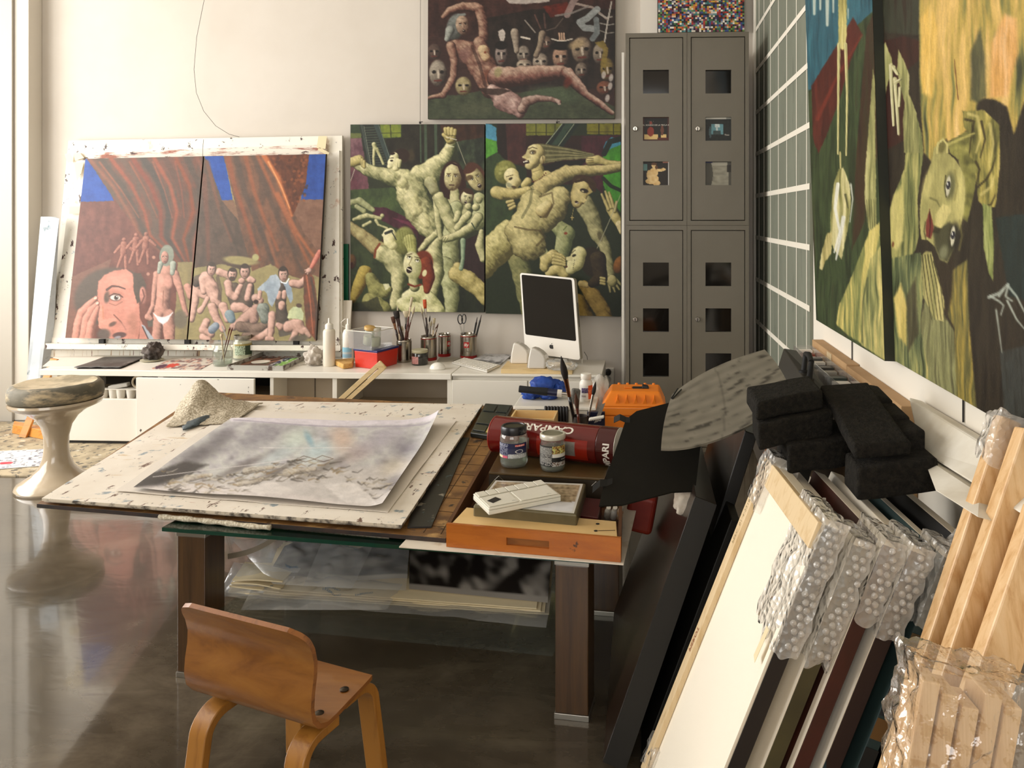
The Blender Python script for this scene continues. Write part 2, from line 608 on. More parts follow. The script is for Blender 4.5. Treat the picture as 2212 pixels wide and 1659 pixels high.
m_sideg = mat('canvas_side_olive', '#23261a', .6)
L_PX = [(184.5, 343), (438.5, 337.5), (403, 733.5), (141, 730)]
R_PX = [(441.5, 337.5), (703.5, 333), (682, 737), (406, 733.5)]
def ledge_q(pts):
 return [pY(pts[0][0], pts[0][1], 4.235), pY(pts[1][0], pts[1][1], 4.235), pY(pts[2][0], pts[2][1], 4.165), pY(pts[3][0], pts[3][1], 4.165)]
r_, q_ = canvas('diptych_canvas', 'left half of the brown curtain painting, with a large man\'s face', ledge_q(L_PX), (0, .022, .002), m_side, 'curtain diptych on the easel board')
PAINTED.append(('curtain_left', r_, q_, L_PX))
r_, q_ = canvas('diptych_canvas', 'right half of the brown curtain painting, with a man in a pale jacket', ledge_q(R_PX), (0, .022, .002), m_side, 'curtain diptych on the easel board')
PAINTED.append(('curtain_right', r_, q_, R_PX))
mb = MB()
pslab(mb, [(703.5, 333), (706.5, 333), (686, 738), (682, 738)], .05, .02)
G1 = [(757, 269), (1046.5, 268), (1046, 675), (757, 672)]
G2 = [(1049, 267), (1341, 266), (1341, 684), (1049, 677)]
TOPP = [(925, -150), (1330, -150), (1327.5, 256), (924, 257)]
r_, q_ = canvas('green_canvas', 'left of the pair of green figure paintings, with a raised fist', wallq(G1, 4.305), (0, .03, 0), m_sideg, 'green figure paintings')
PAINTED.append(('green_left', r_, q_, G1))
r_, q_ = canvas('green_canvas', 'right of the pair of green figure paintings, behind the computer', wallq(G2, 4.300), (0, .03, 0), m_sideg, 'green figure paintings')
PAINTED.append(('green_right', r_, q_, G2))
r_, q_ = canvas('figure_canvas', 'dark painting of a reclining figure before masks, hung above the green pair', wallq(TOPP, 4.305), (0, .03, 0), m_side)
PAINTED.append(('reclining', r_, q_, TOPP))
PXL = [(1421, -170), (1607, -170), (1608, 68), (1422, 70)]
r_, q_ = canvas('mosaic_canvas', 'canvas of small coloured rectangles above the grey lockers', wallq(PXL, 4.29), (0, .03, 0), m_side)
PAINTED.append(('pixels', r_, q_, PXL))
# hanging wires and hooks
m_wire = mat('wire_dark', '#3a342c', .5)
def wirepath(pts, Y):
 return [pY(x, y, Y) for x, y in pts]
MB().tube(wirepath([(452, -90), (441, 0), (425, 80), (419, 150), (424, 200), (440, 240), (466, 272), (495, 290), (517, 296)], 4.30), .0012, 5).build(
 'hanging_cord', m_wire, label='thin dark cord dangling in a curve down the bare back wall', cat='cord', smooth='all')
MB().tube(wirepath([(440, 301), (438, 320), (438, 345)], 4.225), .0012, 5).build('canvas_wire', m_wire, label='short wire sticking up behind the curtain diptych', cat='wire')
for x, lb in ((907.5, 'picture wire left of the reclining figure painting'), (1203, 'short picture wire under the reclining figure painting')):
 t = thing('picture_wire', lb, 'wire')
 MB().tube(wirepath([(x + 1, -150 if x < 1000 else 258), (x, 262)], 4.335), .0011, 5).build('wire', m_wire, t)
 mb = MB()
 c = pY(x, 265, 4.325)
 mb.cbox(c, (.008, .012, .012))
 mb.rod(c + V((0, -.004, .004)), c + V((.016, -.004, .004)), .002)
 mb.build('hook', m_black, t)
# narrow panels between the two pairs of paintings
quad_slab(MB(), [pY(724, 527, 4.33), pY(752, 527, 4.33), pY(752, 660, 4.33), pY(724, 660, 4.33)], (0, .012, 0)).build(
 'green_board', mat('board_green', '#0f6a48', .5), label='narrow green board standing behind the white easel panel', cat='board')
quad_slab(MB(), [pY(729, 573, 4.30), pY(741, 573, 4.30), pY(741, 772, 4.28), pY(729, 772, 4.28)], (0, .012, 0)).build(
 'grey_board', mat('board_grey', '#8d8474', .6), label='narrow grey board beside the green board', cat='board')
quad_slab(MB(), [pY(735, 649, 4.28), pY(760, 649, 4.28), pY(752, 775, 4.245), pY(728, 775, 4.245)], (0, .012, 0)).build(
 'card_offcut', mat('offcut_beige', '#cfc6b6', .6), label='pale beige board offcut leaning behind the plastic tub', cat='board')
MB().box(pY(1343, 500, 4.16).x, 4.14, 0, pY(1348.5, 500, 4.16).x, 4.155, pY(1346, 115, 4.16).z).build(
 'white_strip', m_white, label='tall thin white strip standing left of the grey lockers', cat='strip')
# leaning pale blue plank and wooden T at far left
mb = MB()
b0, t0 = [pz(x, y, 0.007) for x, y in ((50, 905), (76, 912), (108, 905))], [pY(x, y, 4.205) for x, y in ((88, 468), (108, 468), (128, 472))]
mb.add(b0 + [b0[1] + V((0, .10, 0))] + t0 + [t0[1] + V((0, .04, 0))],
 [(0, 1, 5, 4), (1, 2, 6, 5), (2, 3, 7, 6), (3, 0, 4, 7), (4, 5, 6, 7), (3, 2, 1, 0)])
mb.build('leaning_plank', mat('plank_blue', '#b9bfc4', .5, c2='#d9dde0', sc=4, stains=[(8, .6, .7, '#3b5a66', (1, 1, 1))]),
  label='pale blue-grey plank leaning in the far left corner', cat='plank')
m_pine = wood('pine', '#d9a566', '#b57c3f', 2, 14, .45)
m_orange = wood('orange_wood', '#cf8b3f', '#a9642a', 0, 12, .4)
wt = thing('wooden_t_frame', 'orange wooden T-shaped frame leaning behind the tulip stool', 'frame')
a, c = pz(50, 944, .008), pY(118, 775, 4.05)
d = (c - a).normalized()
sd = d.cross(V((0, 1, 0))).normalized()
MB().strip([a, c], sd * .019, V((0, .008, 0))).build('upright', m_orange, wt, bevel=.002)
f0, f1 = pz(26, 925, .05), pz(98, 938, .04)
MB().hexa([pz(26, 936, .007), pz(96, 950, .007), pz(99, 940, .007), pz(30, 926, .007),
  pz(28, 917, .05), pz(96, 930, .05), pz(99, 922, .05), pz(31, 909, .05)]).build('foot', m_orange, wt, bevel=.002)
# --- white bench
ZT = .377
FYB = 3.83       # bench front
def bx(px, y=805, Y=FYB):
 return pY(px, y, Y).x
bench = thing('bench', 'long low white bench with open compartments along the back wall', 'bench')
MB().box(bx(90), FYB - .015, ZT - .03, bx(976), 4.225, ZT).build('benchtop', m_white, bench, bevel=.003)
for px0, px1 in ((112, 124), (341, 353), (583, 591), (718, 728), (966, 976)):
 MB().box(bx(px0), FYB, .007, bx(px1), 4.2, ZT - .03).build('divider', m_white, bench, bevel=.002)
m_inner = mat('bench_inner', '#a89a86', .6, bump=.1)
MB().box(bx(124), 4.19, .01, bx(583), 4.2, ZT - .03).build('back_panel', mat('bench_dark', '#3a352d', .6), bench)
MB().box(bx(591), 3.98, .01, bx(718), 3.99, ZT - .03).build('back_panel', m_inner, bench)
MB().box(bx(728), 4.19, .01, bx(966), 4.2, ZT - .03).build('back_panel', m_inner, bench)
MB().box(bx(124), FYB + .01, .215, bx(583), 4.19, .225).build('shelf', mat('bench_shelf', '#b8a88f', .5), bench)
MB().box(bx(728), FYB + .02, .16, bx(966), 4.19, .172).build('shelf', mat('bench_shelf', '#8b7358', .5), bench)
MB().box(bx(126), FYB - .012, .02, bx(420), FYB + .006, .232).build('drawer_front', m_white, bench, bevel=.003)
MB().box(bx(122), FYB - .004, .007, bx(583), FYB + .1, .018).build('plinth', m_black, bench)
MB().box((bx(653) + bx(654)) / 2 - .001, 3.975, .01, (bx(653) + bx(654)) / 2 + .002, 3.979, ZT - .03).build('seam', mat('bench_seam', '#4d443a', .6), bench)
cab = thing('cabinet', 'low white cabinet under the computer, right end of the bench', 'cabinet')
MB().box(bx(977), FYB + .01, .01, bx(1300), 4.225, ZT - .012).build('body', m_white, cab)
MB().box(bx(977), FYB - .01, .02, bx(1140), FYB + .009, ZT - .032).build('door', m_white, cab, bevel=.003)
MB().box(bx(977.5), FYB - .015, ZT - .0115, bx(1300), 4.225, ZT).build('cabinet_top', m_white, cab, bevel=.003)
MB().box(bx(1142), FYB - .01, .02, bx(1300), FYB + .009, ZT - .032).build('door', m_white, cab, bevel=.003)
# white panel leaning on the bench front
mb = MB()
q = [pz(294, 962, .007), pz(549, 966, .007), pY(548.5, 819, FYB - .035), pY(293.5, 816, FYB - .035)]
mb.prism([q[3], q[2], q[1], q[0]], (0, .016, 0))
mb.build('white_board', mat('panel_white', '#ece7dd', .45, stains=[(20, .68, .7, '#5a5148', (1, 1, 1))]),
  label='plain white board leaning against the front of the bench', cat='board', bevel=.002)
# egg carton trays inside the bench slot
tray = thing('egg_tray', 'white moulded tray of cups in the bench slot', 'tray')
ca = pz(232, 845, .226)
for i in range(5):
 c = pz(240 + i * 19, 848 - (i % 2), .226)
 c.y = FYB + .04
 MB().lathe([(.018, 0), (.024, .045), (.0225, .045), (.017, .004)], 10, c, cap1=False).build('cup', m_white, tray, smooth=True)
x0, x1 = pY(228, 840, FYB + .04).x, pY(328, 840, FYB + .04).x
MB().box(x0, FYB + .015, .2715, x1, FYB + .068, .2745).build('rim', m_white, tray)
mb = MB()
c = pY(262, 826, FYB + .05)
mb.cbox((c.x - .01, c.y, .285), (.09, .04, .018), rz=.2, ry=-.15)
mb.build('paint_tube_box', mat('pale_grey', '#c8c5bd', .5), label='pale grey box lying on the moulded tray', cat='box', bevel=.003)
mb = MB()
c = pY(298, 826, FYB + .05)
ring = [V((c.x + .028 * math.cos(t), c.y, .305 + .028 * math.sin(t))) for t in np.linspace(0, 2 * math.pi, 22)]
mb.tube(ring, .006, 7)
mb.build('tape_ring', mat('tape_tan', '#b3a68f', .5), label='tan ring standing in the bench slot', cat='ring', smooth='all')
# --- grey steel lockers
m_lock = mat('locker_grey', '#6c6558', .42, c2='#665f51', sc=2, bump=.04, bsc=200)
m_lockd = mat('locker_gap', '#12100d', .6)
m_pane = mat('locker_pane', '#161310', .08, spec=.6)
LYF = 3.85
lx0, lxm, lx1 = pY(1351, 480, LYF).x, pY(1484, 480, LYF).x, pY(1618, 480, LYF).x
zt_l, zm = pY(1480, 70, LYF).z, pY(1480, 487, LYF).z
WIN_T = [151, 253, 349]
WIN_B = [567, 666, 763]
lock_names = []
for row, (z0, z1, wins) in enumerate(((zm, zt_l, WIN_T), (.0, zm, WIN_B))):
 for colm, (a, c, wx, lx) in enumerate(((lx0, lxm, 1389, 1372), (lxm, lx1, 1524, 1507))):
  lab = '%s grey steel locker of the %s pair' % (('left', 'right')[colm], ('upper', 'lower')[row])
  lab += ' with three dark windows' if row else (' with postcards in its windows' if colm == 0 else ' with a blue cover in its window')
  r = thing('locker', lab, 'locker', 'grey steel lockers in the corner')
  a2, c2 = a + .0007, c - .0007
  z0b, z1b = z0 + .0007, z1 - .0007
  t = .018
  mb = MB()
  mb.box(a2, LYF, z0b, a2 + t, 4.28, z1b)
  mb.box(c2 - t, LYF, z0b, c2, 4.28, z1b)
  mb.box(a2 + t, LYF, z1b - .022, c2 - t, 4.28, z1b)
  mb.box(a2 + t, LYF, z0b, c2 - t, 4.28, z0b + .022)
  mb.box(a2 + t, 4.262, z0b + .022, c2 - t, 4.28, z1b - .022)
  mb.build('body', m_lock, r)
  # door with real window holes
  dx0, dx1, dz0, dz1 = a2 + t + .0035, c2 - t - .0035, z0b + .026, z1b - .0255
  Yd = LYF + .003
  ws = []
  for wy in wins:
   w0, w1 = pY(wx, wy, Yd).x, pY(wx + 56, wy, Yd).x
   ws.append((w0, w1, pY(wx, wy + 51, Yd).z, pY(wx, wy, Yd).z))
  mb = MB()
  w0, w1 = ws[0][0], ws[0][1]
  mb.box(dx0, Yd, dz0, w0, Yd + .016, dz1)
  mb.box(w1, Yd, dz0, dx1, Yd + .016, dz1)
  zs = [dz1] + [v for w in ws for v in (w[3], w[2])] + [dz0]
  for i in range(0, len(zs), 2):
   mb.box(w0, Yd, zs[i + 1], w1, Yd + .016, zs[i])
  d = mb.build('door', m_lock, r)
  for i, w in enumerate(ws):
   MB().box(w[0] - .004, Yd + .0175, w[2] - .004, w[1] + .004, Yd + .0195, w[3] + .004).build('window_pane', m_pane, d)
  mb = MB()
  ly = 278 if row == 0 else 690
  c0 = pY(lx, ly, Yd - .006)
  Mx = Matrix.Rotation(math.pi / 2, 4, 'X')
  mb.lathe([(.0125, .0), (.0125, .006), (.010, .009), (0, .009)], 18, c0 + V((0, .006, 0)), Mx)
  lk = mb.build('lock', m_steel, d, smooth=True)
  mb = MB()
  mb.cbox(c0 + V((0, -.0045, -.002)), (.004, .004, .016))
  mb.build('keyhole', m_black, lk)
  lock_names.append((r, d, ws, Yd))
# tape grid board on the right wall
m_slate = mat('slate_green', '#74786a', .6, c2='#7f8374', sc=3, stretch=(1, 1, .25), bump=.05, stains=[(18, .58, .7, '#65695d', (1, 1, .2))])
m_wtape = mat('white_tape', '#efe9da', .5)
gy1 = 4.28
gy0 = pX(1757, 500, WX).y
zt_g, zb_g = pX(1640, -420, WX).z, pX(1640, 770, WX).z
gb = thing('grid_board', 'tall grey-green board with a grid of white tape on the right wall', 'board')
MB().box(WX - .012, gy0, zb_g, WX - .001, gy1, zt_g).build('panel', m_slate, gb)
for px in (1640, 1650.6, 1664.7, 1682, 1700, 1721, 1743):
 y = pX(px, 500, WX - .012).y
 MB().box(WX - .0135, y - .005, zb_g, WX - .0125, y + .005, zt_g).build('tape_strip', m_wtape, gb)
z_a = pX(1640, 514, WX - .012).z
dz = pX(1640, 422, WX - .012).z - z_a
for k in range(-2, 12):
 z = z_a + dz * k
 if z > zt_g - .02 or z < zb_g + .01:
  continue
 MB().box(WX - .0145, gy0, z - .011, WX - .0136, gy1, z + .011).build('tape_strip', m_wtape, gb)
# two big green canvases on the right wall
RXW = WX - .03
RA = [(1746, -260), (1898, -392), (1898, 786), (1763, 691)]
def rq(pts, X):
 return [pX(x, y, X) for x, y in pts]
TILT = .034      # they hang from wires and lean forward a little at the top
def hung(pxf, pxn, ybot_f, ztop, X):
 yf, yn, zb = pX(pxf, ybot_f, X).y, pX(pxn, 500, X).y, pX(pxf, ybot_f, X).z
 xt = X - TILT * (ztop - zb)
 return [V((xt, yf, ztop)), V((xt, yn, ztop)), V((X, yn, zb)), V((X, yf, zb))]
qa = hung(1763, 1911, 691, 2.25, .574)
r_, q_ = canvas('tall_canvas', 'narrow green painting with a small falling figure, on the right wall beside the tape grid', qa, (.040, 0, -.0014), m_sideg, 'green paintings on the right wall')
PAINTED.append(('wall_a', r_, q_, None))
qb = hung(1922, 2330, 773, 2.25, .598)
r_, q_ = canvas('tall_canvas', 'big green painting with a sideways woman\'s face, nearest on the right wall', qb, (.018, 0, -.0006), m_sideg, 'green paintings on the right wall')
PAINTED.append(('wall_b', r_, q_, None))
for (x, y0, y1) in ((1840.5, 735, 778), (2080.5, 862, 912)):
 mb = MB()
 mb.tube([pX(x, y0, WX - .003), pX(x, y1, WX - .003)], .002, 5)
 mb.build('wall_wire', m_black, label='short dark wire under the %s green painting on the right wall' % ('narrow' if x < 1900 else 'big'), cat='wire')
# wall socket
so = thing('wall_socket', 'white wall socket with a black plug, low beside the lockers', 'socket')
c = pY(1313, 812, 4.34)
MB().box(c.x - .04, 4.335, c.z - .05, c.x + .035, 4.35, c.z + .045).build('plate', m_white, so, bevel=.004)
Mx = Matrix.Rotation(math.pi / 2, 4, 'X')
MB().lathe([(.018, 0), (.018, .003), (.014, .001), (0, .001)], 20, (c.x + .0, 4.335, c.z - .018), Mx).build('outlet', mat('socket_grey', '#9b958a', .4), so, smooth=True)
MB().lathe([(.017, 0), (.017, .025), (.011, .032), (0, .032)], 16, (c.x + .002, 4.335, c.z + .024), Mx).build('plug', m_black, so, smooth=True)
MB().tube([(c.x - .002, 4.31, c.z + .02), (c.x - .05, 4.30, c.z + .012), (c.x - .10, 4.31, c.z + .0)], .003, 6).build('cable', m_black, so)
# ------------------------------------------------------------------ tulip stool, chair, low table
m_stool = mat('stool_gloss_beige', '#b9a78e', .16, coat=.6, c2='#c6b59c', sc=3)
m_cush = mat('cushion_worn', '#77705f', .7, c2='#5c574a', sc=8, stains=[(7, .5, .64, '#b9a583', (1, 1, 3))], bump=.3, bsc=30, bd=.004)
m_cushtop = mat('cushion_top_worn', '#c2b193', .7, c2='#8d8168', sc=9, lo=.42, hi=.62, bump=.3, bsc=30, bd=.004)
stl = thing('tulip_stool', 'glossy beige tulip stool with a worn round cushion, left of the table', 'stool')
sc_ = pz(122, 1050, 0)
prof = [(.146, 0), (.150, .008), (.144, .022), (.122, .036), (.090, .055), (.064, .085), (.050, .125), (.045, .17), (.047, .215), (.058, .262),
  (.082, .30), (.116, .326), (.146, .340), (.166, .350), (.173, .362), (.171, .372)]
MB().lathe(prof, 48, sc_).build('pedestal', m_stool, stl, smooth=True)
mb = MB()
prof = [(.165, .373), (.173, .380), (.175, .402), (.171, .428), (.161, .441), (.148, .444)]
mb.lathe(prof, 48, sc_, m=0, cap1=False)
mb.lathe([(.148, .444), (.11, .437), (.06, .431), (0, .429)], 48, sc_, m=1, cap0=False)
for i, v in enumerate(mb.v):
 if v.z > .39:
  k = NZ.noise(V((v.x * 14, v.y * 14, 0)))
  mb.v[i] = v + V((0, 0, .006 * k))
mb.build('cushion', [m_cush, m_cushtop], stl, smooth=60)
# --- bent plywood child's chair
m_ply = wood('plywood_honey', '#83521c', '#683c10', 0, 7, .36, 9, .18, '#926026')
m_plye = wood('plywood_edge', '#8a5524', '#5f3613', 1, 30, .45, 5)
m_plyl = wood('plywood_leg', '#9d6a2b', '#7b4c19', 2, 8, .35, 9, .25)
m_bolt = mat('bolt_dark', '#4a4238', .3, 1)
chr_ = thing('plywood_chair', 'small bent plywood chair with its back to the viewer, before the table', 'chair')
PA, PB = pz(400, 1500, .245), pz(688, 1590, .245)
ang = math.atan2(PB.y - PA.y, PB.x - PA.x)
T = Matrix.Translation(((PA.x + PB.x) / 2, (PA.y + PB.y) / 2, 0)) @ Matrix.Rotation(ang, 4, 'Z')
# profile in local (y, z): seat front -> rear bend -> up the back
prof = [(.190, .241), (.15, .243), (.10, .245), (.06, .245), (.035, .247), (.015, .256), (.003, .272), (-.001, .292), (.001, .318), (.006, .345),
  (.007, .370), (.001, .395), (-.010, .418), (-.022, .436)]
P2 = []
for i in range(len(prof) - 1):
 for k in range(3):
  t = k / 3
  P2.append((lerp(prof[i][0], prof[i + 1][0], t), lerp(prof[i][1], prof[i + 1][1], t)))
P2.append(prof[-1])
L = len(P2)
hw0, th = .151, .0085
arc = [0]
for i in range(1, L):
 arc.append(arc[-1] + math.hypot(P2[i][0] - P2[i - 1][0], P2[i][1] - P2[i - 1][1]))
nxc = 16
def shell_mesh():
 vs, fs, mi = [], [], []
 for side in (0, 1):
  for i, (y, z) in enumerate(P2):
   a, b = P2[max(i - 1, 0)], P2[min(i + 1, L - 1)]
   ty, tz = b[0] - a[0], b[1] - a[1]
   l = math.hypot(ty, tz)
   ny, nz = tz / l, -ty / l          # towards below / behind side
   off = -th * side
   d = arc[-1] - arc[i]
   w = hw0
   rc = .035
   if d < rc:
    w = hw0 - rc + math.sqrt(max(rc * rc - (rc - d) ** 2, 0))
   if arc[i] < .17:
    w = lerp(.124, w, (arc[i] / .17) ** .8)
   for k in range(nxc + 1):
    x = w * (2 * k / nxc - 1)
    vs.append((x, y + ny * off, z + nz * off))
 N = L * (nxc + 1)
 idx = lambda s, i, k: s * N + i * (nxc + 1) + k
 for i in range(L - 1):
  for k in range(nxc):
   fs.append((idx(0, i, k), idx(0, i + 1, k), idx(0, i + 1, k + 1), idx(0, i, k + 1))); mi.append(0)
   fs.append((idx(1, i, k), idx(1, i, k + 1), idx(1, i + 1, k + 1), idx(1, i + 1, k))); mi.append(0)
  for k, fl in ((0, 0), (nxc, 1)):
   f = (idx(0, i, k), idx(1, i, k), idx(1, i + 1, k), idx(0, i + 1, k))
   fs.append(f if not fl else f[::-1]); mi.append(1)
 for i, fl in ((0, 1), (L - 1, 0)):
  for k in range(nxc):
   f = (idx(0, i, k), idx(0, i, k + 1), idx(1, i, k + 1), idx(1, i, k))
   fs.append(f[::-1] if fl else f); mi.append(1)
 return vs, fs, mi
mb = MB(T)
vs, fs, mi = shell_mesh()
mb.add(vs, fs)
mb.mi = mi
o = mb.build('seat_shell', [m_ply, m_plye], chr_, smooth=50)
# legs: flat laminated strips, bent under the seat
for sx in (-1, 1):
 for sy, y0, y1 in ((-1, -.005, .085), (1, .215, .125)):
  xo = sx * (.112 if sy < 0 else .092)
  path, nrm = [], []
  pts = []
  # horizontal run under the seat, bend, then down to the floor with a little splay
  yb = y0
  rb = .042
  dirn = 1 if sy < 0 else -1     # towards the seat middle
  zt_ = .2355 - .0095 - .010
  for t in np.linspace(0, 1, 4):
   pts.append((lerp(y1, yb + dirn * rb, t), zt_))
  for a in np.linspace(0, math.pi / 2, 8)[1:]:
   pts.append((yb + dirn * (rb - rb * math.sin(a)), zt_ - rb + rb * math.cos(a)))
  pts += [(yb - dirn * .008, .09), (yb - dirn * .016, .0)]
  A, B, path = [], [], []
  for i, (y, z) in enumerate(pts):
   a, b = pts[max(i - 1, 0)], pts[min(i + 1, len(pts) - 1)]
   ty, tz = b[0] - a[0], b[1] - a[1]
   l = math.hypot(ty, tz)
   spl = (zt_ - z) * .07 * sx
   path.append((xo + spl, y, z))
   A.append(Matrix.Rotation(0, 3, 'Z') @ V((.021, 0, 0)))
   B.append(V((0, -tz / l * .009, ty / l * .009)))
  mb = MB()
  mb.strip(path, A, B)
  mb.v = [T @ v for v in mb.v]
  lo = min(v.z for v in mb.v)
  mb.v = [V((v.x, v.y, max(v.z, 0))) for v in mb.v]
  mb.build('leg', m_plyl, chr_, smooth=35, bevel=.002)
for (x, y) in ((.125, .050), (.118, .125), (-.125, .050), (-.118, .125)):
 mb = MB(T)
 mb.lathe([(.0085, .2455), (.0085, .2475), (.005, .2495), (0, .25)], 14, (x * .93, y, -.001))
 mb.build('bolt', m_bolt, chr_, smooth=True)
# --- low table with wooden legs and a glass top
m_leg = wood('leg_walnut', '#46301a', '#33220f', 2, 9, .34, 18, .12, '#523a1d')
m_cap = mat('cap_aluminium', '#a39e94', .35, .9)
m_gtop = film('table_glass', '#0c2a20', .35, .02, 0, tint='#5e8a74')
tbl = thing('low_table', 'low table with square dark wooden legs and a green-edged glass top', 'table')
LF, RFc = pz(380, 1463, 0), pz(1197, 1553, 0)
ta = math.atan2(RFc.y - LF.y, RFc.x - LF.x)
ex, ey = V((math.cos(ta), math.sin(ta), 0)), V((-math.sin(ta), math.cos(ta), 0))
LW = .081
ZLEG = .366
wid = (RFc - LF).length
for (u, v) in ((0, 0), (wid, 0), (wid + .0, .475), (0, .475)):
 c = LF + ex * (u + LW / 2) + ey * (v + LW / 2)
 MB().cbox(c + V((0, 0, .0135 + (ZLEG - .027) / 2)), (LW - .004, LW - .004, ZLEG - .027), rz=ta).build('leg', m_leg, tbl, bevel=.002)
 l = tbl.children[-1]
 for z in (.0, ZLEG - .0135):
  MB().cbox(c + V((0, 0, z + .00675)), (LW, LW, .0135), rz=ta).build('steel_cap', m_cap, l, bevel=.001)
gq = [LF + ex * (-.03) + ey * (-.010), LF + ex * (wid + LW + .03) + ey * (-.010), LF + ex * (wid + LW + .03) + ey * .60, LF + ex * (-.03) + ey * .60]
mb = MB()
mb.prism([V((p.x, p.y, ZLEG + .0005)) for p in gq], (0, 0, .009))
mb.build('glass_top', m_gtop, tbl)
ge = mat('glass_edge', '#12382b', .1)
mb = MB()
for i in range(4):
 a, b = gq[i], gq[(i + 1) % 4]
 d = (b - a).normalized()
 nn = V((d.y, -d.x, 0))
 mb.hexa([V((*(p).xy, z)) for z in (ZLEG + .0005, ZLEG + .0095) for p in (a - nn * .0002, b - nn * .0002, b + nn * .0012, a + nn * .0012)])
mb.build('glass_edge', ge, tbl)
ZSH = .150
sq = [LF + ex * .0 + ey * .02, LF + ex * (wid + LW) + ey * .02, LF + ex * (wid + LW) + ey * .54, LF + ex * 0 + ey * .54]
mb = MB()
mb.prism([V((p.x, p.y, ZSH - .007)) for p in [LF + ex * (LW + .003) + ey * .0, LF + ex * (wid - .003) + ey * .0, LF + ex * (wid - .003) + ey * .556, LF + ex * (LW + .003) + ey * .556]], (0, 0, .007))
mb.build('lower_shelf', film('shelf_glass', '#c8d0cc', .02, .03, 0, tint='#f2f6f3', gl=.35), tbl)
# white mesh non-slip mat, its rolled edge showing along the front of the glass
ZG = ZLEG + .0097
m_mesh = mat('mesh_mat', '#d8cfba', .8, c2='#b7ab93', sc=160, lo=.45, hi=.55, bump=.8, bsc=220, bd=.004)
mm = thing('mesh_mat', 'cream mesh non-slip mat peeping out under the front of the drawing boards', 'mat')
A, B = pz(345, 1120, ZG + .003), pz(585, 1144, ZG + .003)
mb = MB()
pth = [lerp(A, B, t) + V((0, -.002 * math.sin(t * 9), .0045 + .002 * math.sin(t * 7))) for t in np.linspace(0, 1, 30)]
for p in pth:
 p.z = max(p.z, ZG + .0075)
mb.tube(pth, [.0065 + .001 * math.sin(i * 1.1) for i in range(30)], 9)
mb.build('rolled_edge', m_mesh, mm, smooth='all')
q = [pz(1000, 900, ZG), pz(1000, 1150, ZG), pz(860, 1160, ZG), pz(360, 1118, ZG)]
mb = MB()
mb.prism([pz(355, 1118, ZG), pz(840, 1163, ZG), pz(930, 1010, ZG), pz(560, 985, ZG)], (0, 0, .0022))
mb.build('mat_sheet', m_mesh, mm)
# --- stack of drawing boards
ZB = ZG + .0035
m_bd = mat('board_brown', '#8a6334', .5, c2='#5b3b1c', sc=11, stains=[(20, .6, .66, '#2c1c10', (1, 1, 1)), (9, .58, .68, '#b8925a', (1, 1, 1))], bump=.2)
m_bded = mat('board_dark_edge', '#33221a', .6, c2='#1d1713', sc=30)
bb = thing('drawing_board', 'stained brown wooden drawing board at the bottom of the pile, ruled with lines', 'drawing board')
mb = MB()
top = [pz(79, 1088, ZB + .011), pz(963, 1163, ZB + .011), pz(1122, 880, ZB + .011), pz(440, 846, ZB + .011)]
mb.prism([p - V((0, 0, .011)) for p in top], (0, 0, .011))
for i, f in enumerate(mb.f):
 if len(f) == 4 and i >= 2:
  mb.mi[i] = 1
mb.build('board', [m_bd, m_bded], bb, bevel=.001)
# ruled lines scored on the exposed strip
m_line = mat('ruled_line', '#3f2a14', .6)
mb = MB()
fr, br = top[1], top[2]
inw = (top[0] - top[1]).normalized()
side = (br - fr)
sl = side.length
sd = side.normalized()
nrmv = V((0, 0, .0006))
for k in range(9):
 a = fr + sd * (sl * (.05 + k * .075))
 mb.strip([a + inw * .004 + nrmv, a + inw * .11 + nrmv], sd * .0006, V((0, 0, .0004)))
for w in (.018, .062):
 mb.strip([fr + inw * w + sd * .02 + nrmv, fr + inw * w + sd * (sl * .75) + nrmv], inw * .0006, V((0, 0, .0004)))
mb.build('ruled_lines', m_line, bb)
ZB += .0115
m_fold = mat('folder_black', '#1d1b19', .45, stains=[(16, .62, .66, '#8d8779', (1, 1, 1)), (30, .64, .67, '#46606b', (1, 1, 1))])
mb = MB()
mb.prism([pz(880, 1138, ZB + .004), pz(932, 1137, ZB + .004), pz(1014, 945, ZB + .004), pz(940, 945, ZB + .004)], (0, 0, -.004))
mb.build('black_folder', m_fold, label='paint-smeared black folder sticking out right of the white board', cat='folder')
mb = MB()
mb.prism([pz(372, 1090, ZB + .003), pz(470, 1103, ZB + .003), pz(500, 1060, ZB + .003), pz(410, 1050, ZB + .003)], (0, 0, -.003))
m_wb = mat('board_paint_splattered', '#ddd3c4', .55, c2='#e8e0d3', sc=5,
  stains=[(13, .60, .66, '#8e9aa0', (1, 1, 1)), (18, .62, .66, '#6b4f40', (2.2, .7, 1)), (9, .62, .70, '#c8ab7d', (.7, 2.4, 1)), (44, .66, .69, '#3b3833', (1, 1, 1)), (11, .66, .71, '#b0806f', (.5, 2.5, 1))], bump=.15)
m_wbe = mat('board_edge_painted', '#c9bda9', .6, c2='#4a433b', sc=26, lo=.45, hi=.6)
wb = thing('painting_board', 'white board splattered with paint under the watercolour, on top of the brown board', 'drawing board')
W_PX = [(427, 864), (1043, 873), (868, 1134), (90, 1076)]
for k in range(2):
 z = ZB + .0045 + k * .009
 dx = 0 if k else 8
 mb = MB()
 mb.prism([pz(x + (dx * .6 if i in (0, 3) else -dx * .3), y + (2 if k == 0 else 0), z + .008) for i, (x, y) in enumerate(W_PX)], (0, 0, -.0078))
 for i in range(2, len(mb.f)):
  mb.mi[i] = 1
 mb.build('board', [m_wb, m_wbe], wb, bevel=.001)
ZW = ZB + .0045 + .009 + .0083
m_paper = mat('watercolour_paper', '#dbd2c6', .8, bump=.25, bsc=120)
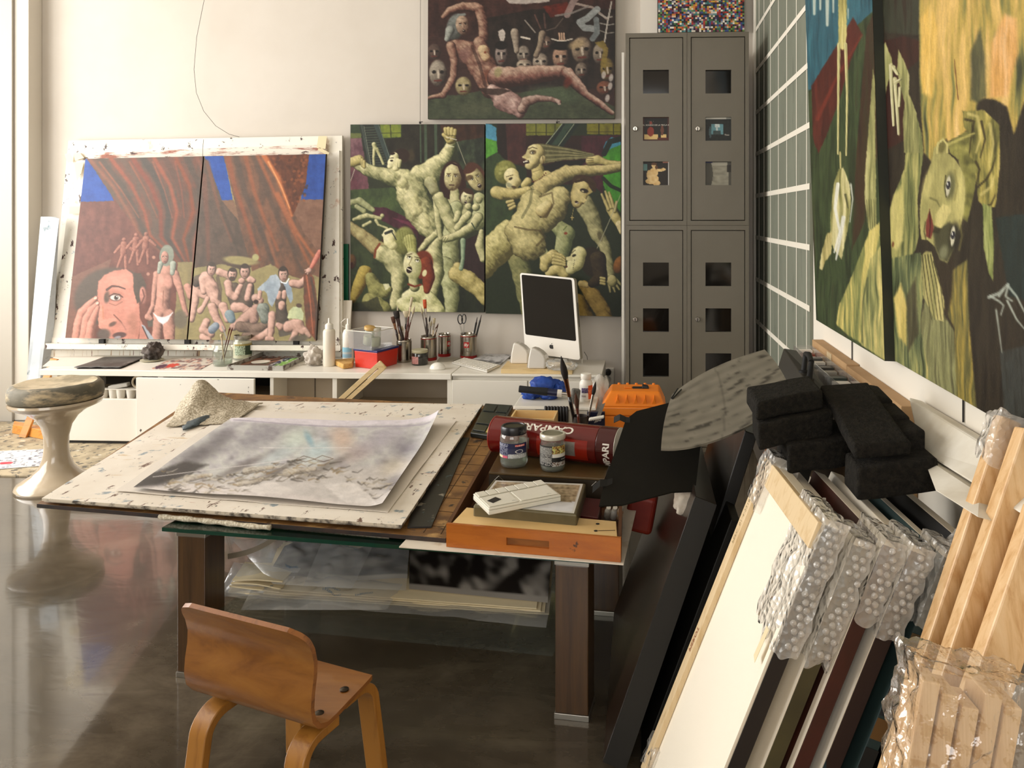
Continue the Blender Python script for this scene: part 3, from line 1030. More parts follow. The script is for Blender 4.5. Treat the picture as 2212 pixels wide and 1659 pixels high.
Pq = [pz(502, 886, ZW), pz(986, 910, ZW), pz(838, 1108, ZW), pz(249, 1063, ZW)]
mb = MB()
sheet(mb, Pq, 30, 24, .0035, 9, .0012, 3)
mb.build('paper_sheet', m_paper, label='blank deckle-edged paper lying under the watercolour', cat='paper', smooth=True)
ZP = ZW + .006
WCQ = [(500, 905), (948, 912), (826, 1098), (288, 1056)]
# towel
m_towel = mat('towel_knit', '#cfc3ad', .9, c2='#9d9079', sc=150, lo=.42, hi=.58, bump=1.0, bsc=140, bd=.006)
tw = thing('towel', 'cream knitted cloth heaped on the far left corner of the white board', 'cloth')
TQ = [(402, 845), (560, 868), (505, 912), (372, 905)]
mb = MB()
Nu, Nv = 40, 26
P = []
for j in range(Nv + 1):
 row = []
 for i in range(Nu + 1):
  u, v = i / Nu, j / Nv
  q = [pz(405, 872, ZW), pz(568, 876, ZW), pz(500, 918, ZW), pz(358, 925, ZW)]
  p = bil(q, u, v)
  hump = .105 * math.exp(-(((u - .25) / .22) ** 2 + ((v - .30) / .33) ** 2)) + .03 * math.exp(-(((u - .62) / .3) ** 2 + ((v - .35) / .35) ** 2))
  e = NZ.noise(p * 22) * .012 + NZ.noise(p * 55) * .006
  p = p + V((0, 0, .004 + max(0, hump + e * (.4 + hump * 9))))
  row.append(p)
 P.append(row)
mb.grid(P, 0, (0, 0, .003))
mb.build('cloth', m_towel, tw, smooth='all')
mb = MB()
P = []
for j in range(9):
 row = []
 for i in range(15):
  u, v = i / 14, j / 8
  p = bil([pz(392, 918, ZW), pz(488, 893, ZW), pz(478, 905, ZW), pz(395, 934, ZW)], u, v)
  row.append(p + V((0, 0, .005 + .014 * math.sin(math.pi * u) * math.sin(math.pi * v) + .004 * NZ.noise(p * 60))))
 P.append(row)
mb.grid(P, 0, (0, 0, .002))
mb.build('lining', mat('cloth_dark', '#2c3438', .6, c2='#4d5a5f', sc=40), tw, smooth='all', label='dark blue-grey underside of the cloth')
# --- white card under the wooden tray
ZC = ZG + .0008
mb = MB()
mb.prism([pz(862, 1181, ZC + .0024), pz(1347, 1219, ZC + .0024), pz(1420, 905, ZC + .0024), pz(1125, 903, ZC + .0024)], (0, 0, -.0023))
mb.build('card_sheet', mat('card_white', '#ddd3c3', .6, c2='#c9b9a2', sc=20, lo=.55, hi=.7), label='thin white card lying under the orange wooden tray', cat='card')
ZC += .0026
# --- orange wooden tray
m_tray = mat('tray_orange_wood', '#b0641f', .38, c2='#9c5417', sc=7, stretch=(1, 1, 5), stains=[(14, .66, .69, '#4a2a10', (1, 3, 1))], coat=.2, bump=.1)
m_trayd = wood('tray_inner', '#5a3517', '#3a210e', 1, 9, .5)
tr = thing('wooden_tray', 'orange-stained wooden drawer tray with a slot handle, on the right of the table', 'tray')
ZT0, ZT1 = ZC + .0005, .4335
f0, f1 = pz(964, 1181, ZT0), pz(1341, 1215, ZT0)
b1, b0 = pz(1347, 985, ZT0), pz(1078, 972, ZT0)
f0 = V((f0.x, f0.y, ZT0))
up = V((0, 0, ZT1 - ZT0))
tx = (f1 - f0).normalized()
ty = V((-tx.y, tx.x, 0))
wt_ = .008
# front wall with a recessed slot
Lx = (f1 - f0).length
def fp(u, h, d=0):
 return f0 + tx * (Lx * u) + up * h + ty * d
mb = MB()
s0, s1, h0, h1 = .355, .60, .30, .62
for (u0, u1, a, c) in ((0, s0, 0, 1), (s1, 1, 0, 1), (s0, s1, 0, h0), (s0, s1, h1, 1)):
 mb.hexa([fp(u0, a), fp(u1, a), fp(u1, a, wt_), fp(u0, a, wt_), fp(u0, c), fp(u1, c), fp(u1, c, wt_), fp(u0, c, wt_)])
mb.build('front', m_tray, tr)
mb = MB()
mb.hexa([fp(s0, h0, .0065), fp(s1, h0, .0065), fp(s1, h0, .0079), fp(s0, h0, .0079), fp(s0, h1, .0065), fp(s1, h1, .0065), fp(s1, h1, .0079), fp(s0, h1, .0079)])
mb.build('slot_back', wood('slot_wood', '#8c5522', '#6b3d14', 0, 9), tr)
for nm, a, c in (('side', f0, b0), ('side', f1, b1)):
 mb = MB()
 sgn = 1 if a is f0 else -1
 a2, c2 = a + ty * wt_, c
 inn = tx * wt_ * sgn
 mb.hexa([a2, a2 + inn, c2 + inn, c2, a2 + up, a2 + inn + up, c2 + inn + up, c2 + up])
 mb.build(nm, m_trayd, tr)
mb = MB()
mb.hexa([b0, b1, b1 + ty * wt_, b0 + ty * wt_, b0 + up, b1 + up, b1 + ty * wt_ + up, b0 + ty * wt_ + up])
mb.build('back', m_trayd, tr)
mb = MB()
mb.prism([f0 + tx * wt_ + ty * wt_ + V((0, 0, .004)), f1 - tx * wt_ + ty * wt_ + V((0, 0, .004)), b1 - tx * wt_ + V((0, 0, .004)), b0 + tx * wt_ + V((0, 0, .004))], (0, 0, -.0038))
mb.build('bottom', m_trayd, tr)
ZT2 = ZT0 + .0045
# cream box lids at the tray front
m_cream = mat('cream_wood', '#e0bf86', .42, c2='#d8b478', sc=4, stretch=(1, 4, 1))
cb = thing('cream_box', 'long flat cream wooden box along the front of the orange tray', 'box')
zc = .4315
qd = [pz(1008, 1096, zc), pz(1331, 1126, zc), f1 - tx * .0095 + ty * .0095, f0 + tx * .0095 + ty * .0095]
qd = [V((p.x, p.y, zc)) for p in qd]
mb = MB()
mb.prism(qd, (0, 0, -(zc - ZT2)))
mb.build('box_body', m_cream, cb, bevel=.001)
for px, py in ((1291, 1132), (1287, 1147)):
 c = pz(px, py, zc)
 MB().lathe([(.0045, .0002), (.0045, .0008), (0, .0008)], 14, c).build('finger_hole', m_black, cb)
mb = MB()
a, b = pz(1292, 1147, zc), pz(1329, 1146, zc)
mb.strip([a + V((0, 0, .0005)), b + V((0, 0, .0005))], (0, .0008, 0), (0, 0, .0004))
mb.build('slit', mat('slit_dark', '#4a3518', .6), cb)
# metal tin with a picture lid
m_tin = mat('tin_olive', '#6d6348', .4, .3, c2='#575036', sc=9)
tin = thing('pencil_tin', 'flat olive metal tin with an engraving on its lid, in the orange tray', 'tin')
zt = .457
TQp = [(1066, 1036), (1266, 1044), (1246, 1112), (1022, 1092)]
qd = [pz(x, y, zt) for x, y in TQp]
MB().prism(qd, (0, 0, -(zt - ZT2))).build('tin_body', m_tin, tin, bevel=.004)
mb = MB()
ins = [lerp(V(p), sum((V(k) for k in qd), V((0, 0, 0))) / 4, .06) + V((0, 0, .0002)) for p in qd]
nx_, ny_ = 60, 34
P = [[bil(ins, i / nx_, j / ny_) for i in range(nx_ + 1)] for j in range(ny_ + 1)]
cl = []
for j in range(ny_ + 1):
 for i in range(nx_ + 1):
  u, v = i / nx_, j / ny_
  if u < .03 or u > .97 or v < .05 or v > .95:
   c = (.62, .60, .55)
  elif v < .55 + .12 * math.sin(u * 9):
   k = NZ.noise(V((u * 9, v * 14, 1))) * .5 + .5
   k2 = NZ.noise(V((u * 30, v * 20, 4)))
   c = tuple(lerp(a, b, min(1, max(0, k + .4 * k2))) for a, b in zip((.10, .065, .03), (.55, .43, .27)))
  else:
   k = .5 + .5 * NZ.noise(V((u * 14, v * 12, 9)))
   c = tuple(lerp(a, b, k) for a, b in zip((.60, .60, .62), (.74, .74, .75)))
  cl.append((*c, 1))
mb.grid(P)
mb.build('lid_picture', attr_mat('printed', .25, .5, 0), tin, colors=cl)
c = pz(1169, 1107, zt - .012)
MB().cbox(c + V((0, -.001, 0)), (.012, .004, .012), rz=-.1).build('clasp', mat('brass', '#c09a4a', .3, 1), tin)
# white folding palette lying on the tin
pal = thing('watercolour_palette', 'white plastic folding palette with wells lying across the tin', 'palette')
zp = zt + .0165
PQ = [pz(1022, 1066, zp), pz(1170, 1037, zp), pz(1212, 1069, zp), pz(1056, 1099, zp)]
m_pl = mat('palette_white', '#dcd8ca', .35, stains=[(40, .66, .69, '#4a463c', (1, 1, 1))])
MB().prism([p - V((0, 0, .005)) for p in PQ], (0, 0, -.0105)).build('palette_base', m_pl, pal, bevel=.002)
mb = MB()
mb.prism(PQ, (0, 0, -.0046))
mb.build('palette_lid', m_pl, pal, bevel=.002)
for i in range(7):
 u0, u1 = .02 + i * .139, .02 + (i + 1) * .139 - .012
 q = [bil(PQ, u0, .03), bil(PQ, u1, .03), bil(PQ, u1, .30), bil(PQ, u0, .30)]
 MB().prism([p + V((0, 0, .0004)) for p in q], (0, 0, .0026)).build('well_ridge', m_pl, pal, bevel=.001)
for (u0, u1) in ((.02, .42), (.45, .97)):
 q = [bil(PQ, u0, .36), bil(PQ, u1, .36), bil(PQ, u1, .94), bil(PQ, u0, .94)]
 MB().prism([p + V((0, 0, .0004)) for p in q], (0, 0, .0018)).build('mixing_panel', m_pl, pal, bevel=.001)
q = [bil(PQ, .06, .62), bil(PQ, .2, .5), bil(PQ, .24, .68), bil(PQ, .1, .8)]
MB().prism([p + V((0, 0, .0024)) for p in q], (0, 0, .0006)).build('thumb_hole', m_black, pal)
# brown wooden case the jars stand on
m_case = mat('case_brown', '#4b3a22', .35, c2='#5e4a2c', sc=5, bump=.1)
cs = thing('wooden_case', 'dark brown wooden case in the back of the orange tray, under the jars', 'box')
zc2 = .460
CQ = [pz(1080, 975, zc2), pz(1322, 985, zc2), pz(1306, 1034, zc2), pz(1056, 1020, zc2)]
MB().prism([p - V((0, 0, .006)) for p in CQ], (0, 0, -(zc2 - .006 - ZT2))).build('case_body', mat('case_dark', '#2a2012', .4), cs)
MB().prism(CQ, (0, 0, -.0055)).build('case_lid', m_case, cs, bevel=.001)
for u in (.09, .93):
 a = bil(CQ, u, 1.0)
 mb = MB()
 mb.tube([a + V((-.012, -.003, -.02)), a + V((0, -.003, -.008)), a + V((.012, -.003, -.02))], .0012, 5)
 mb.build('wire_clasp', m_steel, cs)
# black watercolour tins between board and tray
m_pbk = mat('pan_black', '#1c1d1b', .3, c2='#2b2d2a', sc=10)
pb = thing('paint_box', 'open black metal paint box between the white board and the red tube', 'paint box')
zq = ZB + .018
BQ = [pz(1048, 871, zq), pz(1108, 875, zq), pz(1068, 942, zq), pz(1016, 934, zq)]
MB().prism(BQ, (0, 0, -.016)).build('box_body', m_pbk, pb, bevel=.003)
for (u0, u1, v0, v1) in ((.08, .48, .06, .30), (.54, .94, .06, .30), (.06, .94, .36, .72), (.06, .55, .78, .94)):
 q = [bil(BQ, u0, v0), bil(BQ, u1, v0), bil(BQ, u1, v1), bil(BQ, u0, v1)]
 MB().prism([p + V((0, 0, .0003)) for p in q], (0, 0, .004)).build('mixing_well', mat('pan_dark', '#2f322e', .22), pb, bevel=.001)
q = [bil(BQ, .6, .78), bil(BQ, .95, .78), bil(BQ, .95, .94), bil(BQ, .6, .94)]
MB().prism([p + V((0, 0, .0003)) for p in q], (0, 0, .003)).build('paint_pan', mat('pan_yellow', '#c2ab5e', .5), pb)
# --- under the table: sleeves and drawings on the lower shelf
zs = ZSH + .0005
m_cream2 = mat('paper_cream', '#e3d3ae', .7)
m_film = film('plastic_sleeve', '#e6e6e2', .16, .14, .4, 22, .005, gl=1.2)
m_film2 = film('plastic_bag', '#e2e5e6', .26, .18, .4, 16, .006, gl=1.5)
pp = thing('paper_stack', 'stack of cream paper sheets in a clear sleeve on the shelf under the table', 'paper')
for k in range(4):
 mb = MB()
 q = [pz(600 + 4 * k, 1222, zs + .002), pz(1195 - 6 * k, 1250, zs + .002), pz(1186 - 9 * k, 1330 + k, zs + .002), pz(560 + 9 * k, 1290, zs + .002)]
 q = [V((p.x, p.y, zs + .002 + k * .006 + (.045 if i_ < 2 else 0))) for i_, p in enumerate(q)]
 sheet(mb, q, 14, 8, .003, 7, .003, k)
 mb.build('sheet', m_cream2, pp, smooth=True)
mb = MB()
q = [pz(540, 1205, zs + .03), pz(1200, 1240, zs + .03), pz(1180, 1357, zs + .004), pz(480, 1290, zs + .004)]
sheet(mb, q, 30, 16, .006, 12, .0006, 4)
mb.build('clear_sleeve', m_film, pp, smooth=True)
m_dark = attr_mat('ink_drawing', .6, .3, .1)
dd = thing('ink_drawing', 'dark ink drawing slumped over the cream papers under the tray', 'drawing')
mb = MB()
nx_, ny_ = 70, 34
q = [pz(862, 1185, .225) + V((0, .10, .0)), pz(1186, 1200, .235) + V((0, .10, 0)), pz(1183, 1302, zs + .034), pz(884, 1272, zs + .038)]
P, cl = [], []
for j in range(ny_ + 1):
 row = []
 for i in range(nx_ + 1):
  u, v = i / nx_, j / ny_
  p = bil(q, u, v) + V((0, 0, .006 * math.sin(u * 9) * (1 - v) + .008 * math.sin(math.pi * v)))
  row.append(p)
  a = NZ.noise(V((u * 5, v * 3 + u * 2, 2))) + .6 * NZ.noise(V((u * 13, v * 7 - u * 3, 7)))
  t = min(1, max(0, a * 1.4 + .15)) ** 1.5
  c = tuple(lerp(x, y, t) for x, y in zip((.018, .013, .010), (.40, .36, .31)))
  if v > .93:
   c = (.42, .38, .33)
  cl.append((*c, 1))
 P.append(row)
mb.grid(P)
mb.build('sheet', m_dark, dd, colors=cl, smooth=True)
def bag(name, label, q, z0, hump, seed, lettering_n=6, mt=None, cat='bag'):
 """crumpled clear plastic bag: wavy film over a quad, with pale blue print"""
 r = thing(name, label, cat)
 mb = MB()
 nu, nv = 34, 22
 P = []
 for j in range(nv + 1):
  row = []
  for i in range(nu + 1):
   u, v = i / nu, j / nv
   p = bil(q, u, v)
   e = (math.sin(math.pi * min(1, max(0, u))) * math.sin(math.pi * min(1, max(0, v)))) ** .6
   h = hump * e * (.65 + .9 * abs(NZ.noise(p * 13 + V((seed, 0, 0))))) + .012 * e * NZ.noise(p * 34 + V((0, seed, 0)))
   row.append(p + V((0, 0, max(h, .0005))))
  P.append(row)
 mb.grid(P)
 mb.build('film', mt or m_film2, r, smooth='all')
 return r, P
m_print = mat('bag_print', '#51708a', .5)
def bagprint(r, P, words, seed):
 rr = random.Random(seed)
 mb = MB()
 nv, nu = len(P) - 1, len(P[0]) - 1
 for w in words:
  u0, v0, a = rr.uniform(.15, .85), rr.uniform(.25, .8), rr.uniform(-.3, .5)
  def fn(x, y):
   u = min(.98, max(.02, u0 + (x * math.cos(a) - y * math.sin(a)) * .020))
   v = min(.98, max(.02, v0 - (x * math.sin(a) + y * math.cos(a)) * .05))
   i, j = min(int(u * nu), nu - 1), min(int(v * nv), nv - 1)
   fu, fv = u * nu - i, v * nv - j
   p = lerp(lerp(P[j][i], P[j][i + 1], fu), lerp(P[j + 1][i], P[j + 1][i + 1], fu), fv)
   return p + V((0, -.001, .0018))
  lettering(mb, w, 1.25, fn)
 if mb.v:
  mb.build('print', m_print, r)
r_, P_ = bag('plastic_bag', 'clear crumpled printed bag drooping off the shelf under the table front', [pz(560, 1240, zs + .02), pz(870, 1262, zs + .04), pz(835, 1318, zs + .006), pz(520, 1318, zs + .006)], 0, .03, 3)
bagprint(r_, P_, ['FABRIANO', 'FABRIANO', 'FABRIANO', 'FABRIANO', 'FABRIANO', 'FABRIANO'], 5)
r_, P_ = bag('plastic_bag', 'upright clear bag folded over grey papers, behind the chair back under the table', [pz(500, 1165, .24), pz(815, 1160, .27), pz(760, 1272, zs + .05), pz(590, 1262, zs + .04)], 0, .035, 9)
bagprint(r_, P_, ['FABRIANO', 'FABRIANO', 'FABRIANO'], 8)
r_, P_ = bag('plastic_sleeve', 'clear sleeve holding a dark sheet, hanging right of the printed bag', [pz(700, 1160, .265), pz(885, 1172, .255), pz(877, 1276, zs + .05), pz(655, 1266, zs + .05)], 0, .02, 15)
mb = MB()
q = [pz(612, 1170, .225) + V((0, .05, 0)), pz(875, 1175, .235) + V((0, .05, 0)), pz(870, 1268, zs + .045) + V((0, .04, 0)), pz(560, 1262, zs + .045) + V((0, .04, 0))]
nx_, ny_ = 50, 26
P, cl = [], []
for j in range(ny_ + 1):
 row = []
 for i in range(nx_ + 1):
  u, v = i / nx_, j / ny_
  row.append(bil(q, u, v) + V((0, 0, .004 * math.sin(u * 8))))
  a = NZ.noise(V((u * 4, v * 4, 12))) + .5 * NZ.noise(V((u * 12, v * 12, 3)))
  t = min(1, max(0, a + .35))
  c = tuple(lerp(x, y, t) for x, y in zip((.04, .036, .03), (.34, .31, .27)))
  cl.append((*((.6, .56, .48) if v > .92 and u > .35 else c), 1))
 P.append(row)
mb.grid(P)
mb.build('charcoal_drawing', m_dark, label='grey charcoal drawing inside the clear sleeves under the table', cat='drawing', colors=cl, smooth=True)
cp = thing('folded_papers', 'folded cream papers in a clear bag at the left end of the shelf', 'paper')
for k in range(4):
 mb = MB()
 q = [pz(520, 1225, zs + .03), pz(640, 1235, zs + .03), pz(600, 1272, zs + .03), pz(492, 1262, zs + .03)]
 q = [V((p.x + .004 * k, p.y, zs + .005 + .011 * k)) for p in q]
 sheet(mb, q, 10, 6, .008, 8, .003, k + 9)
 mb.build('sheet', m_cream2, cp, smooth=True)
r_, P_ = bag('plastic_bag', 'small clear bag over the folded cream papers, nearest the left table leg', [pz(505, 1215, zs + .055), pz(650, 1228, zs + .06), pz(610, 1285, zs + .004), pz(470, 1290, zs + .004)], 0, .02, 21)
mb = MB()
A, B = pz(492, 1202, .235), pz(610, 1152, .30)
mb.strip([lerp(A, B, t) + V((0, 0, -.012 * math.sin(math.pi * t))) for t in np.linspace(0, 1, 10)], V((.002, -.004, .009)), V((0, .0006, 0)))
mb.build('fabric_strap', mat('strap_grey', '#8a8172', .8), label='grey fabric strap hanging under the left end of the table', cat='strap')
# ------------------------------------------------------------------ leaning stack on the right
m_raw = mat('raw_canvas_white', '#efe6d4', .7, bump=.12, bsc=300)
m_strb = wood('stretcher_pale', '#dcc39a', '#c8a877', 2, 14, .5, 10)
m_bub = film('bubble_wrap', '#f6f2ea', .30, .13, .7, 60, .005, gl=1.6, voronoi=80)
m_strch = film('stretch_film', '#e6d9c6', .12, .08, 1.0, 34, .006, gl=2.2)
def crumple(M, d, seed, n=9, amp=.006, bulge=.004):
 """open-bottomed crumpled wrap over a box of half sizes d in frame M (cube-sphere grid)"""
 vs, fs = [], []
 mb = MB()
 faces = [((1, 0, 0), (0, 1, 0), (0, 0, 1)), ((-1, 0, 0), (0, -1, 0), (0, 0, 1)), ((0, 1, 0), (-1, 0, 0), (0, 0, 1)),
   ((0, -1, 0), (1, 0, 0), (0, 0, 1)), ((0, 0, 1), (1, 0, 0), (0, 1, 0))]
 for nrm, a, b in faces:
  nrm, a, b = V(nrm), V(a), V(b)
  P = []
  for j in range(n + 1):
   row = []
   for i in range(n + 1):
    q = nrm + a * (2 * i / n - 1) + b * (2 * j / n - 1)
    p = V((q.x * d[0], q.y * d[1], q.z * d[2]))
    k = V((q.x, q.y, q.z)).normalized()
    e = p.copy()
    e += k * (bulge + amp * (NZ.noise(p * 42 + V((seed, seed, 0))) + .6 * NZ.noise(p * 95 + V((0, seed, 3)))))
    if q.z < -.98:
     e += V((0, 0, -abs(NZ.noise(p * 30 + V((seed, 1, 7)))) * .035))
    row.append(M @ e)
   P.append(row)
  mb.grid(P)
 return mb
# frame of the stack: bottom far corner, top far corner, top near corner of the first canvas
FB, FT, NT = V((.005, 1.627, .0)), V((.258, 1.627, .645)), V((.289, 1.274, .645))
vdir = (FT - FB).normalized()
udir = (NT - FT).normalized()
ndir = udir.cross(vdir).normalized()
if ndir.x < 0:
 ndir = -ndir
def stack_canvas(k, label, off, th, hgt, wid, m_face, m_sd, near=0, far=0, bubble=True, face_frame=False, edge=None, bseed=1):
 r = thing('stretched_canvas', label, 'canvas', 'canvases leaning in the stack on the right')
 base = FB + V((off, 0, 0))
 far_b = base - udir * far
 near_b = base + udir * (wid + near)
 q = [far_b + vdir * hgt, near_b + vdir * hgt, near_b, far_b]
 t = ndir * th
 # lift so that nothing goes below the floor
 lo = min(min(p.z, (p + t).z) for p in q)
 q = [p + V((0, 0, -lo)) for p in q]
 mb = MB()
 mb.prism(q, t)
 for i in range(2, len(mb.f)):
  mb.mi[i] = 1
 # top edge of the canvas is unpainted
 for i in range(2, len(mb.f)):
  c = sum((mb.v[j] for j in mb.f[i]), V((0, 0, 0))) / 4
  if (c - q[2]).dot(vdir) > hgt * .9 and abs((c - (q[0] + q[1]) / 2).dot(udir)) < .05:
   mb.mi[i] = 2
 mb.build('canvas_sides', [m_face, m_sd, edge or m_raw], r, bevel=.002)
 if edge is not None or face_frame is False:
  # pale folded canvas rim along the near front edge
  mb = MB()
  n2 = ndir * -.0012
  mb.prism([q[1] + n2, q[2] + n2, q[2] - udir * .018 + n2, q[1] - udir * .018 + n2], ndir * .001)
  mb.build('canvas_rim', m_raw, r)
 if bubble:
  # bubble-wrap corner at the top near end
  hv, hu = ((.11, .062), (.10, .04), (.062, .05), (.075, .045), (.06, .04), (.05, .04))[k]
  c = q[1] - vdir * (hv - .012) + t / 2 - udir * (hu - .012)
  M = Matrix.Translation(c) @ Matrix((( ndir.x, -udir.x, vdir.x, 0), (ndir.y, -udir.y, vdir.y, 0), (ndir.z, -udir.z, vdir.z, 0), (0, 0, 0, 1)))
  w = crumple(M, (th / 2 + .004, hu, hv), bseed, 14, .007, .003).build('bubble_wrap', m_bub, r, smooth='all')
  mb = MB(M)
  rows = int(hv * 2 / .0125)
  for j in range(rows):
   for i in range(3):
    x = (i - 1 + (j % 2) * .5 - .25) * .0125
    if abs(x) < th / 2 and RND.random() < .85:
     mb.lathe([(.0058, 0), (.0046, .0028), (.0022, .0040), (0, .0042)], 8, (x, -hu - .0045, -hv + .01 + j * .0125), Matrix.Rotation(math.pi / 2, 4, 'X'), cap0=False)
  mb.build('bubbles', m_bub, w, kind='stuff', smooth='all')
 return r, q, t
sides = [('white stretched canvas nearest the viewer\'s left in the leaning stack', mat('side_black', '#1f1a18', .55), .028),
  ('second canvas of the leaning stack, with an olive painted edge', mat('side_olive', '#3d3820', .6, c2='#4a4428', sc=7), .026),
  ('third canvas of the leaning stack, with a red-brown painted edge', mat('side_redbrown', '#43190d', .6, c2='#331509', sc=9), .026),
  ('fourth canvas of the leaning stack, with a dark brown edge that turns blue-grey', mat('side_brown', '#2a150f', .6), .028),
  ('fifth canvas of the leaning stack, with a striped and teal edge', mat('side_teal', '#1f3334', .6, c2='#29403f', sc=4), .022),
  ('last canvas of the leaning stack, with a black edge against the wall', mat('side_night', '#0f0d0c', .6), .03)]
offs = [0, .054, .098, .142, .192, .238]
hg = [.695, .665, .668, .660, .655, .66]
stack = []
for k, (lab, ms, th) in enumerate(sides):
 stack.append(stack_canvas(k, lab, offs[k], th, hg[k], .353, m_raw if k in (0, 1, 3) else ms, ms, near=.0 if k == 0 else .004 * k, far=.02 * (k % 2),
       bubble=True, face_frame=(k in (4, 5)), bseed=k * 3 + 1))
# stretcher bars of the first canvas: its back faces us
r0, q0, t0 = stack[0]
nb = ndir * -.012
m_prt = mat('print_brown', '#8a4a22', .6)
for nm, a, c, inn, w, mt in (('stretcher_bar', q0[0], q0[3], udir, .030, m_strb), ('stretcher_bar', q0[0], q0[1], -vdir, .045, m_strb)):
 mb = MB()
 mb.prism([a + nb, c + nb, c + inn * w + nb, a + inn * w + nb], ndir * .0117)
 mb.build(nm, mt, r0, bevel=.0015)
mb = MB()
mb.prism([q0[1] + nb * .4, q0[2] + nb * .4, q0[2] - udir * .012 + nb * .4, q0[1] - udir * .012 + nb * .4], ndir * .0045)
mb.build('canvas_fold', m_raw, r0)
def on_bar(u, v):       # lettering along the far stretcher bar
 return q0[0] - vdir * u + udir * (.015 + v) + nb * 1.02
mb = MB()
lettering(mb, 'PEFC  01-4-2218', .014, lambda x, y: on_bar(.14 - x, y))
mb.build('bar_print', mat('print_olive', '#8f7b52', .6), r0)
mb = MB()
lettering(mb, 'PIEROT', .016, lambda x, y: on_bar(.40 - x, y), bold=.0004)
mb.build('bar_print', m_prt, r0)
# clear wrap at the top far corner and the bottom far corner
for p, dd, sd_ in ((q0[0] - vdir * .035 + udir * .03 + t0 / 2, (.026, .035, .05), 51), (q0[3] + vdir * .02 + udir * .01 + t0 / 2, (.022, .03, .03), 57)):
 M = Matrix.Translation(p) @ Matrix(((ndir.x, -udir.x, vdir.x, 0), (ndir.y, -udir.y, vdir.y, 0), (ndir.z, -udir.z, vdir.z, 0), (0, 0, 0, 1)))
 if sd_ == 57:
  M = M @ Matrix.Translation((0, 0, .015))
 mbx = crumple(M, dd, sd_, 10, .006, .003)
 mbx.v = [V((v.x, v.y, max(v.z, .001))) for v in mbx.v]
 mbx.build('plastic_wrap', m_bub, r0, smooth='all')
# masking tape hanging from the first bubble wrap
c = q0[1] - vdir * .20 - udir * .035 + nb
mb = MB()
mb.prism([c, c + udir * .014, c + udir * .010 - vdir * .06, c - udir * .004 - vdir * .055], ndir * .0006)
mb.build('masking_tape', m_tape, r0)
# coloured bands painted on the striped edge
r5, q5, t5 = stack[4]
for (v0, v1, colr) in ((.13, .20, '#54421f'), (.22, .27, '#121a22'), (.275, .31, '#6b4a1d'), (.325, .36, '#11100f'), (.372, .40, '#4a3324'), (.415, .435, '#5a3015')):
 mb = MB()
 a = q5[1] + udir * .0006
 mb.prism([a - vdir * v0, a - vdir * v1, a - vdir * v1 + t5, a - vdir * v0 + t5], udir * .0005)
 mb.build('painted_band', mat('band_' + colr[1:], colr, .6), r5)
r4, q4, t4 = stack[3]
mb = MB()
a = q4[1] + udir * .0006
mb.prism([a - vdir * .36, a - vdir * .66, a - vdir * .66 + t4, a - vdir * .42 + t4], udir * .0005)
mb.build('painted_band', mat('band_blue', '#22343c', .6), r4)
r2, q2, t2 = stack[1]
mb = MB()
a = q2[1] + udir * .0006
mb.prism([a - vdir * .47, a - vdir * .66, a - vdir * .66 + t2, a - vdir * .47 + t2], udir * .0005)
mb.build('painted_band', mat('band_dark', '#241611', .6), r2)
# --- black portfolios between the table and the stack
m_port = mat('portfolio_black', '#110e0a', .42, c2='#1b1711', sc=3, bump=.1, bsc=200)
m_portb = mat('portfolio_brown', '#1d130c', .28, c2='#2a1a10', sc=2.5)
m_ribbon = mat('ribbon_black', '#0b0a09', .7)
m_portc = mat('portfolio_grey_black', '#15130f', .5, c2='#1b1813', sc=3, spec=.3)
def leaning(name, label, nb_, nt_, far, th, m, cat='portfolio', group='black portfolios leaning beside the table'):
 """board leaning to the right: near bottom and near top points, vector to the far end, thickness along +x"""
 r = thing(name, label, cat, group)
 up_ = (nt_ - nb_).normalized()
 n = far.cross(up_).normalized()
 if n.x < 0:
  n = -n
 q = [nb_ + far, nb_, nt_, nt_ + far]
 t = n * th
 lo = min(min(p.z, (p + t).z) for p in q)
 q = [p + V((0, 0, -lo + .0005)) for p in q]
 mb = MB()
 mb.prism(q, t)
 mb.build('case', m, r, bevel=.002)
 return r, q, t, up_, n
farv = V((.0, .62, 0))
pr, pq, pt_, pu, pn = leaning('portfolio', 'flat black portfolio case with a seam across its narrow side, leaning beside the table', pz(1302, 1664, .0), pd(1502, 1090, 1.72), farv, .050, m_portb)
# narrow near side: seam and pale rim
mb = MB()
a = pq[1] + (pq[2] - pq[1]) * .36 + V((0, -.0008, 0))
mb.prism([a, a + pt_, a + pt_ + pu * .004, a + pu * .004], (0, .0006, 0))
mb.build('seam', m_ribbon, pr)
mb = MB()
mb.prism([pq[1] + V((0, -.0016, 0)), pq[1] + pt_ + V((0, -.0016, 0)), pq[2] + pt_ + V((0, -.0016, 0)), pq[2] + V((0, -.0016, 0))], (0, .001, 0))
mb.build('side_panel', m_portc, pr, bevel=.0003)
mb = MB()
a = lerp(pq[1], pq[2], .83) + farv * .28 - pn * .0012
mb.prism([a, a + farv * .05, a + farv * .05 + pu * .075, a + pu * .075], pn * .001)
mb.build('strap', m_ribbon, pr)
pr2, pq2, pt2, pu2, pn2 = leaning('portfolio', 'thin black portfolio squeezed between the seamed case and the white canvas', pz(1372, 1664, .0) + V((.012, .02, 0)), pd(1580, 1130, 1.74), V((0, .55, 0)), .022, m_portc)
pr3, pq3, pt3, pu3, pn3 = leaning('portfolio', 'tall black portfolio behind, disappearing under the painted grey card', pz(1400, 1600, .0) + V((.020, .10, 0)), pd(1610, 940, 1.86), V((0, .45, 0)), .03, m_port)
